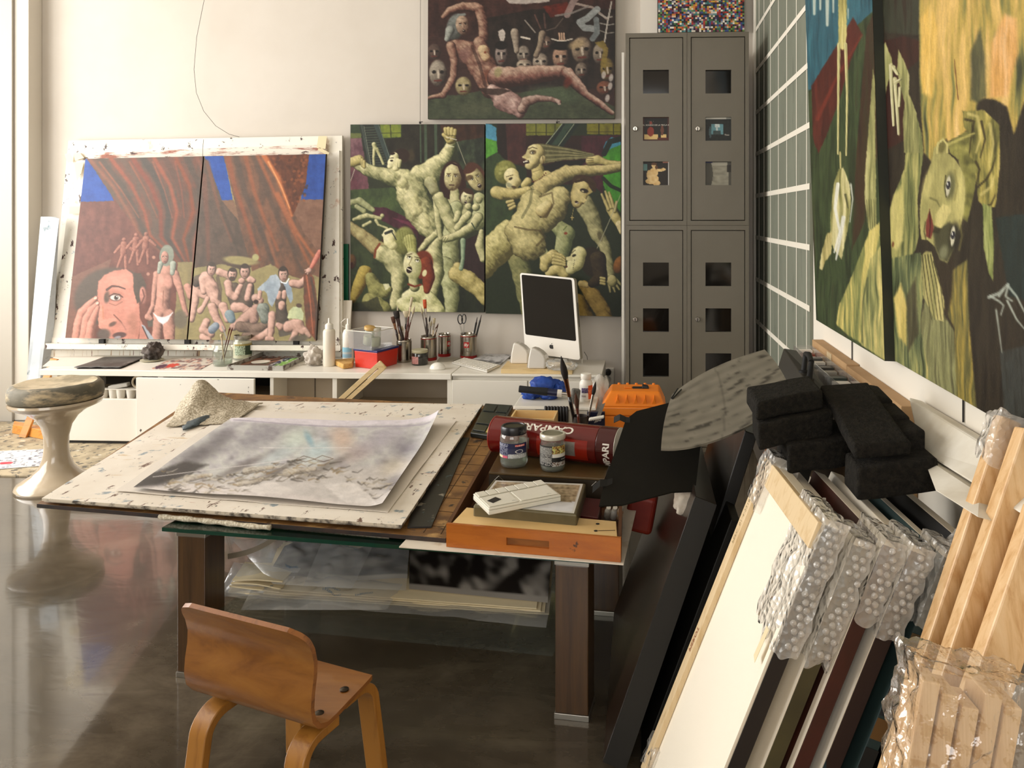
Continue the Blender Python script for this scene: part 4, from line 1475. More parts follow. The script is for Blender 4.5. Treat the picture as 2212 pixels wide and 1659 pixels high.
# white wrapped corner poking out of the portfolio top
c = pd(1478, 1085, 1.80)
mb = MB()
mb.blob(c, (.022, .02, .03), amp=.5, fr=2.5, seed=4)
mb.build('tissue_wrap', mat('tissue_white', '#cfc4b4', .6, c2='#b5a28e', sc=30), label='small scrap of white tissue sticking up at the top of the seamed portfolio', cat='tissue', smooth='all')
# red bag behind the tray
mb = MB()
c = pd(1385, 1150, 2.06)
mb.cbox((c.x, c.y + .03, c.z + .045), (.075, .06, .10), rz=-.1, ry=.18)
mb.build('red_bag', mat('bag_red', '#7c1d0e', .55, c2='#8d2a12', sc=9), label='dark red bag behind the right end of the orange tray', cat='bag', bevel=.012, seg=3)
# open black folder flap with ribbons
fo = thing('black_folder', 'black card folder with ribbon ties, its flap spread over the tray end', 'folder')
fp_ = [(1352, 906, 2.00), (1375, 888, 2.03), (1460, 866, 2.10), (1520, 905, 2.00), (1502, 1060, 1.78), (1452, 1062, 1.765), (1345, 1090, 1.74), (1294, 1092, 1.73), (1303, 1050, 1.79)]
pts = [pd(*p) for p in fp_]
# flatten onto the mean plane of three of them so that the card is truly flat
o_, a_, b_ = pts[0], pts[7], pts[4]
nn = (a_ - o_).cross(b_ - o_).normalized()
if nn.z < 0:
 nn = -nn
def onp(px, py, d=0):
 r = ray(px, py)
 t = (o_ + nn * d - CAMP).dot(nn) / r.dot(nn)
 return CAMP + r * t
mb = MB()
mb.prism([onp(x, y) for x, y, _ in fp_], nn * -.004)
mb.build('flap', mat('folder_card', '#0f0d07', .8, c2='#15120a', sc=3, bump=.15, bsc=300, spec=.2), fo)
for p0, p1 in (((1352, 907), (1326, 902)), ((1312, 1043), (1280, 1052))):
 mb = MB()
 a, c = onp(*p0, .002), onp(*p1, .004)
 mb.strip([a + (a - c) * .35, a, lerp(a, c, .5) + V((0, 0, .004)), c + V((0, 0, -.006))], V((0, .006, .006)), V((0, .0006, -.0006)))
 mb.build('ribbon', m_ribbon, fo)
# painted grey card bending out of the stack
gc = thing('grey_card', 'bent grey corrugated card with dark brush marks, jutting over the black folder', 'card')
NU, NVv = 60, 34
gq_ = [pd(1452, 852, 2.02), pd(1652, 755, 2.18), pd(1722, 856, 1.90), pd(1428, 969, 1.72)]
gt = [pd(1452, 852, 2.02), pd(1540, 795, 2.12), pd(1652, 755, 2.18)]
gb_ = [pd(1428, 969, 1.72), pd(1560, 945, 1.74), pd(1712, 862, 1.86)]
gm = [pd(1436, 905, 1.87), pd(1555, 868, 1.93), pd(1690, 805, 2.02)]
def quadc(a, b, c, t):
 return a * ((1 - t) * (1 - 2 * t)) + b * (4 * t * (1 - t)) + c * (t * (2 * t - 1))
P, cl = [], []
for j in range(NVv + 1):
 row = []
 v = j / NVv
 for i in range(NU + 1):
  u = i / NU
  p = quadc(quadc(*gt, u), quadc(*gm, u), quadc(*gb_, u), v)
  row.append(p)
  base = (.215, .195, .155)
  k = NZ.noise(V((u * 5, v * 16 + u * 4, 3))) + .5 * NZ.noise(V((u * 14, v * 40 + u * 9, 8)))
  dk = max(0, min(1, (k - .22) * 3.2)) * (1 if (v > .45 or u > .5) else .25)
  fold = .75 if abs(u - .52 - .02 * math.sin(v * 4)) < .008 else 1
  streak = .9 + .1 * math.sin(v * 260)
  c = tuple(x * (1 - .72 * dk) * fold * (.92 + .16 * NZ.noise(V((u * 9, v * 9, 5)))) * streak for x in base)
  cl.append((*c, 1))
 P.append(row)
mb = MB()
mb.grid(P, 0, V((0, .002, -.005)))
mb.build('card', attr_mat('card_printed', .75, .2, .1), gc, colors=cl + cl, smooth=50)
mb = MB()
a = P[2][2]
mb.tube([P[4][1] + V((0, 0, .002)), P[1][5] + V((0, 0, .006))], .002, 5)
mb.tube([P[5][2] + V((0, 0, .002)), P[3][8] + V((0, 0, .005))], .0018, 5)
mb.build('tie', m_ribbon, gc)
# black case with a handle by the wall
hc = thing('handle_case', 'narrow black carrying case with a bracket handle, by the tape grid', 'case')
A, B = pd(1693, 752, 2.52), pd(1762, 856, 2.06)
A2, B2 = pd(1722, 757, 2.50), pd(1800, 856, 2.03)
mb = MB()
dn = V((-.10, 0, -.32))
mb.hexa([A + dn, B + dn, B2 + dn + V((.01, 0, 0)), A2 + dn + V((.01, 0, 0)), A, B, B2, A2])
mb.build('case_body', mat('case_grey_black', '#24211b', .45, c2='#2e2a22', sc=5), hc, bevel=.003)
h0, h1 = pd(1736, 803, 2.24) , pd(1748, 822, 2.14)
mb = MB()
for p in (h0, h1):
 mb.rod(p, p + V((.006, 0, .052)), .0085, .007, 10)
 mb.lathe([(.014, -.002), (.014, .004), (.009, .006)], 12, p)
mb.tube([h0 + V((.006, 0, .050)), (h0 + h1) / 2 + V((.007, 0, .060)), h1 + V((.006, 0, .050))], .008, 10)
mb.build('handle', m_ribbon, hc, smooth=True)
# clear rack of upright spines and the cardboard strip against the wall
rk = thing('clear_rack', 'clear plastic rack of upright sleeves against the right wall', 'rack')
XR = .545
yA, yB = pX(1738, 748, XR).y, pX(1856, 840, XR).y
ztr = .712
cols = ['#e2ddd2', '#7e3c2a', '#d9d4c8', '#e6e2d8', '#4a4a48', '#d8d3c8', '#23303c', '#e0dcd2', '#3a3831', '#8f8b80', '#574f45', '#cfcabf', '#2f3a34', '#e5e1d8', '#7c776c', '#d4d0c6', '#37575c', '#c9c4b8']
n = len(cols)
for i, cc in enumerate(cols):
 y0 = lerp(yA, yB, i / n)
 y1 = lerp(yA, yB, (i + .8) / n)
 MB().box(XR - .028 + .004 * (i % 3), min(y0, y1), ztr - .125, XR + .02, max(y0, y1), ztr - .012 - .006 * (i % 4)).build('sleeve', mat('sleeve_' + cc[1:], cc, .4), rk)
mb = MB()
mb.box(XR - .036, yB - .006, ztr - .128, XR - .0345, yA + .006, ztr)
mb.box(XR - .0345, yA + .0045, ztr - .128, XR + .024, yA + .006, ztr)
mb.box(XR - .0345, yB - .006, ztr - .128, XR + .024, yB - .0045, ztr)
mb.box(XR + .0225, yB - .0045, ztr - .128, XR + .024, yA + .0045, ztr)
mb.build('clear_walls', film('rack_clear', '#e8e6e0', .10, .06, 0, gl=1.2), rk)
MB().box(XR - .034, yB - .006, ztr - .36, XR + .024, yA + .006, ztr - .1285).build('rack_stand', mat('rack_wood', '#6b4f2e', .5), rk)
cbx = thing('cardboard_box', 'long narrow brown cardboard box with handwriting, along the right wall', 'box')
XK = .592
yA, yB = pX(1762, 738, XK).y, pX(1958, 866, XK).y
m_cardb = mat('cardboard', '#b39067', .75, c2='#a8845a', sc=6, bump=.1)
zA, zB = pX(1762, 738, XK).z, pX(1958, 866, XK).z
ymid = pX(1838, 790, XK).y
for k, (ya, yb) in enumerate(((yA, ymid + .002), (ymid - .002, yB))):
 MB().box(XK - .012, yb, .30, WX - .001, ya, (zA + zB) / 2 - .004 * k).build('box_half', m_cardb, cbx, bevel=.002)
yt = pX(1800, 768, XK).y
MB().box(XK - .0135, yt - .03, .60, XK - .0125, yt + .03, (zA + zB) / 2 - .002).build('packing_tape', mat('tape_pale', '#cdb894', .35), cbx)
ym = (ymid + yB) / 2 + .16
mb = MB()
lettering(mb, 'CARTELES', .055, lambda x, y: V((XK - .0132, ym - x, (zA + zB) / 2 - .05 + y)), sx=1.1)
mb.build('handwriting', mat('pen_red_brown', '#7c3a22', .7), cbx)
# --- white foam boards against the wall
m_foamw = mat('foam_white', '#e4dfd2', .75, c2='#cfc6b3', sc=5, bump=.3, bsc=40)
for k, (pts, lab) in enumerate((
  ([(1962, 858), (2290, 1058), (2290, 1165), (1985, 972)], 'upper of two thick white foam slabs leaning on the right wall'),
  ([(1992, 985), (2116, 1066), (2112, 1118), (2020, 1060)], 'lower of two thick white foam slabs leaning on the right wall'))):
 xs_t, xs_b = (.583, .535) if k == 0 else (.525, .485)
 q = [pX(*pts[0], xs_t), pX(*pts[1], xs_t), pX(*pts[2], xs_b), pX(*pts[3], xs_b)]
 mb = MB()
 mb.prism(q, V((.032, 0, -.008)))
 mb.build('foam_slab', m_foamw, label=lab, cat='foam slab', group='white foam slabs', bevel=.004)
# --- black foam blocks on top of the stack
m_foam = mat('foam_black', '#191714', .95, c2='#24211c', sc=90, lo=.42, hi=.6, bump=1.0, bsc=170, bd=.006, spec=.2)
def foam(label, p, depths, down, back, bulge=0.0, bend=0):
 """soft slab: near-top edge polyline given by two pixels, thickness down and depth vector"""
 a, c = pd(p[0], p[1], depths[0]), pd(p[2], p[3], depths[1])
 bk = V(back)
 dn = V((0, 0, -down))
 N, K = 14, 6
 mb = MB()
 rings = []
 for i in range(N + 1):
  t = i / N
  o = lerp(a, c, t) + V((0, 0, -bend * (2 * t - 1) ** 2 if bend else 0))
  rings.append([o + dn, o, o + bk, o + bk + dn])
 for i in range(N + 1):
  for j in range(4):
   p_ = rings[i][j]
   rings[i][j] = p_ + V((NZ.noise(p_ * 18), NZ.noise(p_ * 18 + V((3, 0, 0))), NZ.noise(p_ * 18 + V((0, 5, 0))))) * .004
 vs = [p_ for r_ in rings for p_ in r_]
 fs = []
 for i in range(N):
  for j in range(4):
   j2 = (j + 1) % 4
   fs.append((i * 4 + j, i * 4 + j2, (i + 1) * 4 + j2, (i + 1) * 4 + j))
 fs += [(3, 2, 1, 0), tuple(N * 4 + j for j in range(4))]
 mb.add(vs, fs)
 o = mb.build('foam_block', m_foam, label=label, cat='foam block', group='black foam blocks on the canvases', smooth=40, bevel=.006, seg=3)
 return o
foam('long black foam bar, upper one at the left end of the foam heap', (1634, 868, 1780, 842), (1.56, 1.60), .040, (-.004, .12, .006))
foam('long black foam bar, lower one at the left end of the foam heap', (1638, 918, 1800, 888), (1.545, 1.58), .050, (.006, .12, 0))
foam('black foam block lying across the canvas tops under the lower bar', (1702, 965, 1850, 945), (1.53, 1.55), .055, (.0, .14, 0))
foam('flat black foam strip lying diagonally over the other foam blocks', (1846, 962, 1772, 832), (1.42, 1.68), .026, (.105, .015, .004))
foam('black foam block with a rounded end, topmost at the right of the diagonal strip', (1832, 868, 1930, 852), (1.64, 1.63), .045, (.0, .10, .006), bend=.012)
foam('black foam block with a rounded end, second at the right of the diagonal strip', (1858, 912, 1966, 890), (1.56, 1.55), .045, (.0, .09, .006), bend=.010)
foam('widest black foam block at the right of the diagonal strip', (1880, 952, 2000, 925), (1.48, 1.47), .062, (.0, .10, 0), bend=.004)
foam('lowest black foam block at the right end of the foam heap', (1852, 1012, 2030, 990), (1.40, 1.41), .060, (.0, .09, 0))
# --- pine bars at the right edge of the picture
m_pineb = wood('pine_bar', '#dcb583', '#c2935c', 2, 12, .45, 16, .1, '#e5c396')
pbars = []
def pine_bar(label, p_lo, p_hi, w, t, ext=1.0, extup=0.0, wrap=False):
 r = thing('pine_bar', label, 'wooden bar', 'pine bars leaning at the right')
 a, c = pd(*p_lo), pd(*p_hi)
 d = (c - a).normalized()
 a2 = a - d * (a.z / d.z - .012 / d.z)
 c2 = c + d * extup
 side = d.cross(V((0, -1, 0))).normalized()
 if side.x < 0:
  side = -side
 dep = side.cross(d).normalized()
 if dep.y < 0:
  dep = -dep
 mb = MB()
 q = [a2, a2 + side * w, c2 + side * w, c2]
 mb.prism(q, dep * t)
 lo = min(v.z for v in mb.v)
 mb.v = [V((v.x, v.y, v.z - lo)) for v in mb.v]
 mb.build('bar', m_pineb, r, bevel=.003)
 return r, c2, d, side, dep
r_, c_, d_, s_, p_ = pine_bar('pine bar with wrapped top, leftmost of the leaning bars at the right', (1918, 1659, 1.13), (2166, 905, 1.22), .032, .028)
M = Matrix.Translation(c_ + s_ * .016 + p_ * .014 - d_ * .025) @ Matrix(((s_.x, p_.x, d_.x, 0), (s_.y, p_.y, d_.y, 0), (s_.z, p_.z, d_.z, 0), (0, 0, 0, 1)))
crumple(M, (.022, .02, .035), 77, 10, .006, .003).build('bubble_wrap', m_bub, r_, smooth='all')
pine_bar('second pine bar from the left, marked with a pencilled 5', (1975, 1659, 1.08), (2200, 985, 1.16), .050, .03, extup=.03)
pine_bar('third pine bar from the left, at the right edge of the picture', (2050, 1659, 1.03), (2215, 1180, 1.09), .055, .03, extup=.04)
sb = thing('stretcher_bar_bundle', 'bundle of pine stretcher bars wrapped in clear stretch film, in the bottom right corner', 'wooden bars')
bd0 = pd(1995, 1450, .93)
lean = V((.20, .06, 1)).normalized()
wv = V((1, .05, -.2)).normalized()
dv = lean.cross(wv).normalized()
if dv.y < 0:
 dv = -dv
for i in range(5):
 a = bd0 + wv * (.0245 * i) - lean * .62 + dv * (.004 * (i % 2))
 b_ = bd0 + wv * (.0245 * i) - lean * (.0 + .01 * (i % 3))
 mb = MB()
 w_ = wv * .0105
 mb.strip([a, b_], w_, dv * .024)
 lo = min(v.z for v in mb.v)
 if lo < 0:
  mb.v = [V((v.x, v.y, max(v.z, 0))) for v in mb.v]
 mb.build('stretcher_bar', m_pineb, sb, bevel=.002)
M = Matrix.Translation(bd0 + wv * .049 - lean * .045) @ Matrix(((wv.x, dv.x, lean.x, 0), (wv.y, dv.y, lean.y, 0), (wv.z, dv.z, lean.z, 0), (0, 0, 0, 1)))
crumple(M, (.066, .034, .062), 91, 22, .010, .004).build('stretch_film', m_strch, sb, smooth='all')
# ------------------------------------------------------------------ small things
m_jar = film('jar_glass', '#d5d8d0', .10, .03, .15, 20, .002, tint='#eef2ec', gl=1.6)
m_water = film('jar_water', '#b9bdb6', .22, .03, 0, tint='#dfe4de', gl=.6)
m_lidb = mat('lid_navy_black', '#15151c', .3, c2='#6d6a66', sc=45, lo=.62, hi=.7)
m_lidw = mat('lid_pale', '#cfcabb', .3, .2)
m_label = attr_mat('printed_label', .45, .4, 0)
def label_patch(mb_parent, name, c, r, z0, z1, a0, a1, fn, nu=64, nv=40):
 """printed paper label wrapped on a round thing: fn(u, v) -> linear colour, v down"""
 P, cl = [], []
 for j in range(nv + 1):
  row = []
  for i in range(nu + 1):
   u, v = i / nu, j / nv
   a = lerp(a0, a1, u)
   row.append(V((c.x + r * math.cos(a), c.y + r * math.sin(a), lerp(z1, z0, v))))
   cl.append((*fn(u, v), 1))
  P.append(row)
 mb = MB()
 mb.grid(P)
 return mb.build(name, m_label, mb_parent, colors=cl, smooth=True)
def textlines(u, v, base, ink, rows, seed, dens=.2):
 """rows of tiny illegible print"""
 k = (v * rows) % 1.0
 if .25 < k < .72 and NZ.noise(V((u * 46 + seed, math.floor(v * rows) * 3.1, seed))) > -dens:
  return ink
 return base
def glass_jar(label, c, r, h, m_lid, neck=.86, lid_h=.02, group=None, water=.5, name='glass_jar'):
 t = thing(name, label, 'jar', group)
 w = r
 prof = [(w * .80, .001), (w * .94, .004), (w, .014), (w, h * .62), (w * .99, h * .72), (w * .93, h * .79), (w * neck, h * .84), (w * neck, h - lid_h)]
 mb = MB()
 mb.lathe(prof, 32, c, cap1=False)
 mb.build('glass', m_jar, t, smooth=50)
 if water:
  mb = MB()
  mb.lathe([(w * .78, .005), (w * .94, .012), (w * .94, h * water)], 28, c)
  mb.build('water', m_water, t, smooth=50)
 if m_lid:
  mb = MB()
  lr = w * neck * 1.06
  mb.lathe([(lr, h - lid_h * 1.1), (lr * 1.02, h - lid_h * .9), (lr * 1.02, h - lid_h * .25), (lr * .97, h - .001), (lr * .84, h), (lr * .8, h - .0025), (0, h - .0025)], 32, c)
  mb.build('lid', m_lid, t, smooth=45)
 return t
# --- jars on the wooden case
c1 = pz(1110, 1005, .4602)
j1 = glass_jar('taller water jar with a dark lid and a navy label, on the brown case', c1, .0385, .112, m_lidb)
navy, white, pink, cream = (.012, .014, .06), (.75, .73, .70), (.62, .12, .18), (.78, .68, .42)
def lab1(u, v):
 if v > .70 and u > .42:
  return textlines(u, v, (.55, .56, .55), (.12, .13, .16), 12, 3, -.1)
 if v > .84:
  return cream if u < .22 else (pink if u < .40 else navy)
 if .08 < v < .22 and .62 < u < .92:
  return (.70, .10, .08) if (NZ.noise(V((u * 50, v * 30, 0))) < .1) else (.85, .7, .62)
 if u < .42 and v > .04:
  return textlines(u, v, navy, (.45, .47, .56), 13, 9, .1)
 e = ((u - .74) / .11) ** 2 + ((v - .55) / .12) ** 2
 if .75 < e < 1.15:
  return white
 return (.03, .032, .075) if v > .35 else navy
label_patch(j1, 'label', c1, .0389, c1.z + .030, c1.z + .070, math.radians(-165), math.radians(-20), lab1)
c2 = pz(1194, 1014, .4602)
j2 = glass_jar('shorter jar with a pale rimmed lid and grey label, on the brown case', c2, .0345, .100, None, neck=.93, water=.62)
mb = MB()
lr = .0345 * .99
mb.lathe([(lr, .086), (lr * 1.03, .088), (lr * 1.03, .098), (lr * .98, .1), (lr * .84, .1)], 32, c2, m=0, cap1=False)
mb.lathe([(lr * .84, .1), (lr * .82, .0985), (0, .0985)], 32, c2, m=1, cap0=False)
mb.build('lid', [m_lidw, mat('lid_dull', '#6f6d5c', .35, c2='#8a8776', sc=20)], j2, smooth=45)
def lab2(u, v):
 if u < .54:
  if v < .06 or v > .97 or abs(u - .53) < .012:
   return (.012, .012, .012)
  if v > .8:
   return (.02, .02, .02) if NZ.noise(V((u * 40, v * 40, 3))) < .15 else (.6, .58, .54)
  return textlines(u, v, (.28, .27, .25), (.02, .02, .02), 26, 5, .15)
 if v < .40:
  k = NZ.noise(V((u * 16, v * 9, 2))), NZ.noise(V((u * 24, v * 14, 8)))
  return (.55, .55, .18) if k[0] > .12 else ((.10, .05, .02) if k[1] > .05 else (.50, .30, .08))
 if v < .56:
  return (.70, .68, .62)
 if v < .80:
  return (.012, .012, .012) if not (.66 < v < .7 and u > .8) else (.5, .5, .48)
 return (.45, .44, .42) if NZ.noise(V((u * 22, v * 16, 1))) < .1 else (.12, .06, .03)
label_patch(j2, 'label', c2, .0349, c2.z + .018, c2.z + .072, math.radians(-172), math.radians(-12), lab2)
# --- red bottle tube lying behind the jars
m_red = mat('tube_red', '#64100c', .22, coat=.5, c2='#560d0a', sc=2)
m_redd = mat('tube_red_dark', '#3f0a0a', .25, coat=.4)
m_printw = mat('print_white', '#ded6ca', .5)
tub = thing('bottle_tube', 'dark red gift tube with white lettering, lying behind the two jars', 'tube')
RT = .0525
E0, E1 = pz(1073, 937, .460 + RT), pz(1338, 966, .460 + RT)
E0.z = E1.z = .4605 + RT
ax = (E1 - E0).normalized()
LT = (E1 - E0).length
pv = V((0, 0, 1)).cross(ax).normalized()       # horizontal, pointing away or towards
if pv.y > 0:
 pv = -pv                                    # pv points towards the viewer
def on_tube(s, a, r=RT):
 """s along the axis, angle a from straight up towards the viewer"""
 return E0 + ax * s + V((0, 0, 1)) * (r * math.cos(a)) + pv * (r * math.sin(a))
def tube_part(s0, s1, r, m, nm, caps=True):
 n = 40
 vs = [on_tube(s, 2 * math.pi * k / n, r) for s in (s0, s1) for k in range(n)]
 fs = [(k, (k + 1) % n, n + (k + 1) % n, n + k) for k in range(n)]
 if caps:
  fs += [tuple(range(n))[::-1], tuple(range(n, 2 * n))]
 mb = MB()
 mb.add(vs, fs)
 return mb.build(nm, m, tub, smooth=50, bevel=.0015)
tube_part(0, LT * .86, RT - .0006, m_red, 'tube_body')
tube_part(LT * .862, LT, RT, m_redd, 'tube_lid')
tube_part(-.004, 0, RT, mat('tube_rim', '#8f2118', .25, coat=.4), 'end_cap')
tube_part(LT, LT + .002, RT + .0004, m_lidw, 'rim_ring')
mb = MB()
lettering(mb, 'CAMPARI', .031, lambda x, y: on_tube(LT * .47 - x, .66 + y / RT, RT + .0003), bold=.0008, sx=1.22)
mb.build('lettering', m_printw, tub)
mb = MB()
lettering(mb, 'CAMPARI', .026, lambda x, y: on_tube(LT * .945 - y, 2.25 - x / RT, RT + .0004), bold=.0008, sx=1.05)
mb.build('lid_lettering', m_printw, tub)
for (s0, s1, a0, a1) in ((LT * .60, LT * .705, 1.28, 2.05), (LT * .26, LT * .34, 1.3, 1.9)):
 P = [[on_tube(lerp(s0, s1, i / 6), lerp(a0, a1, j / 10), RT + .0002) for i in range(7)] for j in range(11)]
 mb = MB()
 mb.grid(P)
 mb.build('silver_label', mat('label_silver', '#8f877f', .35, .3, c2='#6f6660', sc=40), tub, smooth=True)
P = [[on_tube(lerp(LT * .40, LT * .80, i / 8), lerp(1.15, 2.3, j / 10), RT) for i in range(9)] for j in range(11)]
mb = MB()
mb.grid(P)
mb.build('bright_panel', mat('tube_bright', '#8a1a08', .3, coat=.3), tub, smooth=True)
# --- things at the back of the table
ZK = ZG + .0034
m_pwhite = mat('plastic_white', '#e3ded3', .4)
tb = thing('white_tub', 'white lidded plastic tub behind the red tube, heaped with studio odds and ends', 'tub')
a, c = pz(1128, 905, ZK), pz(1302, 908, ZK)
ZTUB = .470
mb = MB()
q = [V((a.x, 2.80, ZK)), V((c.x - .02, 2.80, ZK)), V((c.x - .02, 3.02, ZK)), V((a.x, 3.02, ZK))]
mb.hexa([p + V((.012 * s_, .01 * t_, 0)) for p, s_, t_ in zip(q, (1, -1, -1, 1), (1, 1, -1, -1))] + [V((p.x, p.y, ZTUB - .012)) for p in q])
mb.build('tub_body', m_pwhite, tb, bevel=.008, seg=3)
mb = MB()
mb.hexa([V((p.x + .006 * s_, p.y + .006 * t_, ZTUB - .0115)) for p, s_, t_ in zip(q, (-1, 1, 1, -1), (-1, -1, 1, 1))] +
  [V((p.x + .004 * s_, p.y + .004 * t_, ZTUB)) for p, s_, t_ in zip(q, (-1, 1, 1, -1), (-1, -1, 1, 1))])
mb.build('lid', m_pwhite, tb, bevel=.003)
m_bluec = mat('blue_cloth', '#17459c', .6, c2='#0e2f7d', sc=22, stains=[(12, .62, .7, '#5f88cf', (1, 1, 1))], bump=.4, bsc=40, bd=.006)
bl = thing('blue_gloves', 'crumpled bright blue rubber gloves under the black handle on the white tub', 'gloves')
for px, py, r_, sd in ((1176, 832, (.050, .035, .030), 3), (1148, 850, (.036, .03, .020), 5), (1186, 853, (.034, .03, .022), 9), (1205, 838, (.028, .03, .024), 12)):
 p = pd(px, py, 2.93)
 MB().blob((p.x, p.y, max(p.z, ZTUB + r_[2] * .85)), r_, amp=.5, fr=2.6, seed=sd, flat=ZTUB + .0005).build('glove', m_bluec, bl, smooth='all')
hd = thing('roller_handle', 'black ribbed tool handle with a white collar, lying across the blue gloves', 'handle')
A, B = pd(1121, 840, 2.83), pd(1215, 850, 2.83)
mb = MB()
ax2 = (B - A)
mb.tube([A, A + ax2 * .02, A + ax2 * .35, A + ax2 * .6, A + ax2 * .66], [.0115, .0125, .0125, .0145, .014], 14)
mb.build('grip', mat('grip_black', '#15171a', .75, bump=.5, bsc=300), hd, smooth=60)
MB().tube([A + ax2 * .66, A + ax2 * .88], .0125, 14).build('navy_sleeve', mat('sleeve_navy', '#141c40', .4), hd, smooth=60)
MB().tube([A + ax2 * .88, A + ax2 * .985], .0132, 14).build('collar', m_pwhite, hd, smooth=60)
MB().tube([A + ax2 * .985, A + ax2 * 1.12], .006, 10).build('rod', m_steel, hd, smooth=60)
tc = thing('silver_bottle', 'small silver-capped tube standing behind the blue gloves', 'tube')
p = pd(1198, 846, 2.975)
MB().lathe([(.009, 0), (.011, .004), (.0105, .03), (.006, .036)], 16, (p.x, p.y, ZTUB + .0005)).build('tube_body', mat('tube_grey', '#8d8c88', .4), tc, smooth=50)
MB().lathe([(.0105, .0365), (.011, .040), (.010, .062), (.007, .064), (0, .064)], 16, (p.x, p.y, ZTUB + .0005)).build('cap', mat('cap_chrome', '#c9c3b8', .2, 1), tc, smooth=50)
pbk = thing('pill_bottle', 'white plastic bottle with a red and navy label, on the white tub', 'bottle')
p = pd(1266, 850, 2.90)
p.z = ZTUB + .0005
MB().lathe([(.022, 0), (.0245, .004), (.0245, .064), (.021, .073), (.0175, .076), (.0175, .080)], 24, p).build('bottle_body', m_pwhite, pbk, smooth=50)
MB().lathe([(.0188, .0805), (.0195, .082), (.0195, .098), (.0185, .1), (0, .1)], 24, p).build('cap', m_pwhite, pbk, smooth=50)
def lab3(u, v):
 if u > .62:
  return (.62, .10, .03) if NZ.noise(V((u * 9, v * 9, 1))) < .3 else (.7, .3, .15)
 if .18 < v < .55 and u > .22:
  return (.05, .04, .10) if NZ.noise(V((u * 30, v * 30, 2))) < .1 else (.30, .22, .34)
 return (.72, .69, .63) if not (.72 < v < .84 and .2 < u < .5) else (.4, .33, .3)
label_patch(pbk, 'label', p, .0248, p.z + .010, p.z + .060, math.radians(-160), math.radians(-10), lab3, 40, 30)
m_wbag = film('white_bag', '#e4e0d8', .62, .15, .8, 26, .01, gl=1.4)
bgw = thing('white_plastic_bag', 'crumpled translucent white bag between the pill bottle and the orange case', 'bag')
p = pd(1288, 850, 3.0)
MB().blob((p.x + .01, p.y, .455), (.04, .04, .078), amp=.55, fr=2.4, seed=6, flat=ZK + .0005).build('film', m_wbag, bgw, smooth='all')
sg = MB()
p = pd(1243, 862, 2.86)
sg.cbox((p.x, p.y, ZTUB + .027), (.030, .028, .052), rz=.3, ry=.12)
sg.build('grey_sponge', mat('sponge_grey', '#6f6c66', .95, c2='#4d4b46', sc=120, bump=.8, bsc=160), label='speckled grey sponge standing between the big brush and the pill bottle', cat='sponge', bevel=.006, seg=3)
# cream open box, ribbed black rest, navy booklet, grey file, white scraper
ob = thing('open_box', 'open cream wooden box just behind the red tube', 'box')
X0, X1 = pz(1128, 905, ZK).x + .005, pz(1218, 905, ZK).x
y0, y1, zt_ = 2.655, 2.775, .462
for (xa, ya, xb, yb) in ((X0, y0, X1, y0 + .006), (X0, y1 - .006, X1, y1), (X0, y0 + .006, X0 + .006, y1 - .006), (X1 - .006, y0 + .006, X1, y1 - .006)):
 MB().box(xa, ya, ZK + .004, xb, yb, zt_).build('side', m_cream, ob)
MB().box(X0, y0, ZK, X1, y1, ZK + .0038).build('bottom', m_cream, ob)
rb = thing('ribbed_rest', 'black ribbed rubber block standing between the cream box and the white tub', 'rubber block')
for i in range(8):
 p = pd(1178 + i * 6.6, 880, 2.79)
 MB().lathe([(.0052, 0), (.0055, .002), (.0055, .092), (.004, .094)], 12, (p.x, 2.7875, ZK + .0005)).build('rib', mat('rubber_black', '#1b1718', .5), rb, smooth=50)
MB().box(X0 + .07, 2.792, ZK + .0005, X1 + .03, 2.797, ZK + .08).build('backing', mat('rubber_black', '#1b1718', .5), rb)
nb_ = thing('navy_booklet', 'navy packet with pale digits beside the orange case', 'packet')
a = pd(1276, 900, 2.74)
MB().box(a.x - .012, 2.72, ZK, a.x + .05, 2.735, .472).build('packet', mat('navy', '#0c0f2b', .35), nb_, bevel=.002)
mb = MB()
lettering(mb, '8718', .020, lambda x, y: V((a.x + .018 + x, 2.7192, .447 + y)))
mb.build('digits', m_printw, nb_)
mb = MB()
A, B = pd(1288, 912, 2.66), pd(1303, 872, 2.70)
mb.strip([A, B], V((.0075, 0, .003)), V((0, .002, 0)))
o_f = mb.build('grey_file', mat('file_grey', '#6d6862', .4, .6), label='short grey metal file leaning on the left side of the orange case', cat='file')
# orange case
m_or = mat('case_orange', '#e8811a', .42, c2='#e07a15', sc=4)
oc = thing('orange_case', 'bright orange plastic case with a black sliding latch, behind the black folder', 'case')
O0 = pd(1300, 905, 2.86)
xL, xR = pd(1300, 905, 2.86).x, pd(1438, 905, 2.86).x
yF, yB_, z0 = 2.80, 2.99, ZK
zm_ = pd(1320, 876, 2.82).z
zt_ = pd(1360, 838, 2.90).z
mb = MB()
mb.hexa([(xL + .01, yF + .006, z0), (xR - .01, yF + .006, z0), (xR - .01, yB_ - .006, z0), (xL + .01, yB_ - .006, z0),
  (xL + .006, yF, zm_ - .032), (xR - .006, yF, zm_ - .032), (xR - .006, yB_, zm_ - .032), (xL + .006, yB_, zm_ - .032)])
mb.build('case_base', m_or, oc, bevel=.006, seg=3)
mb = MB()
mb.hexa([(xL, yF - .004, zm_ - .0315), (xR, yF - .004, zm_ - .0315), (xR, yB_ + .004, zm_ - .0315), (xL, yB_ + .004, zm_ - .0315),
  (xL, yF - .004, zm_), (xR, yF - .004, zm_), (xR, yB_ + .004, zm_), (xL, yB_ + .004, zm_)])
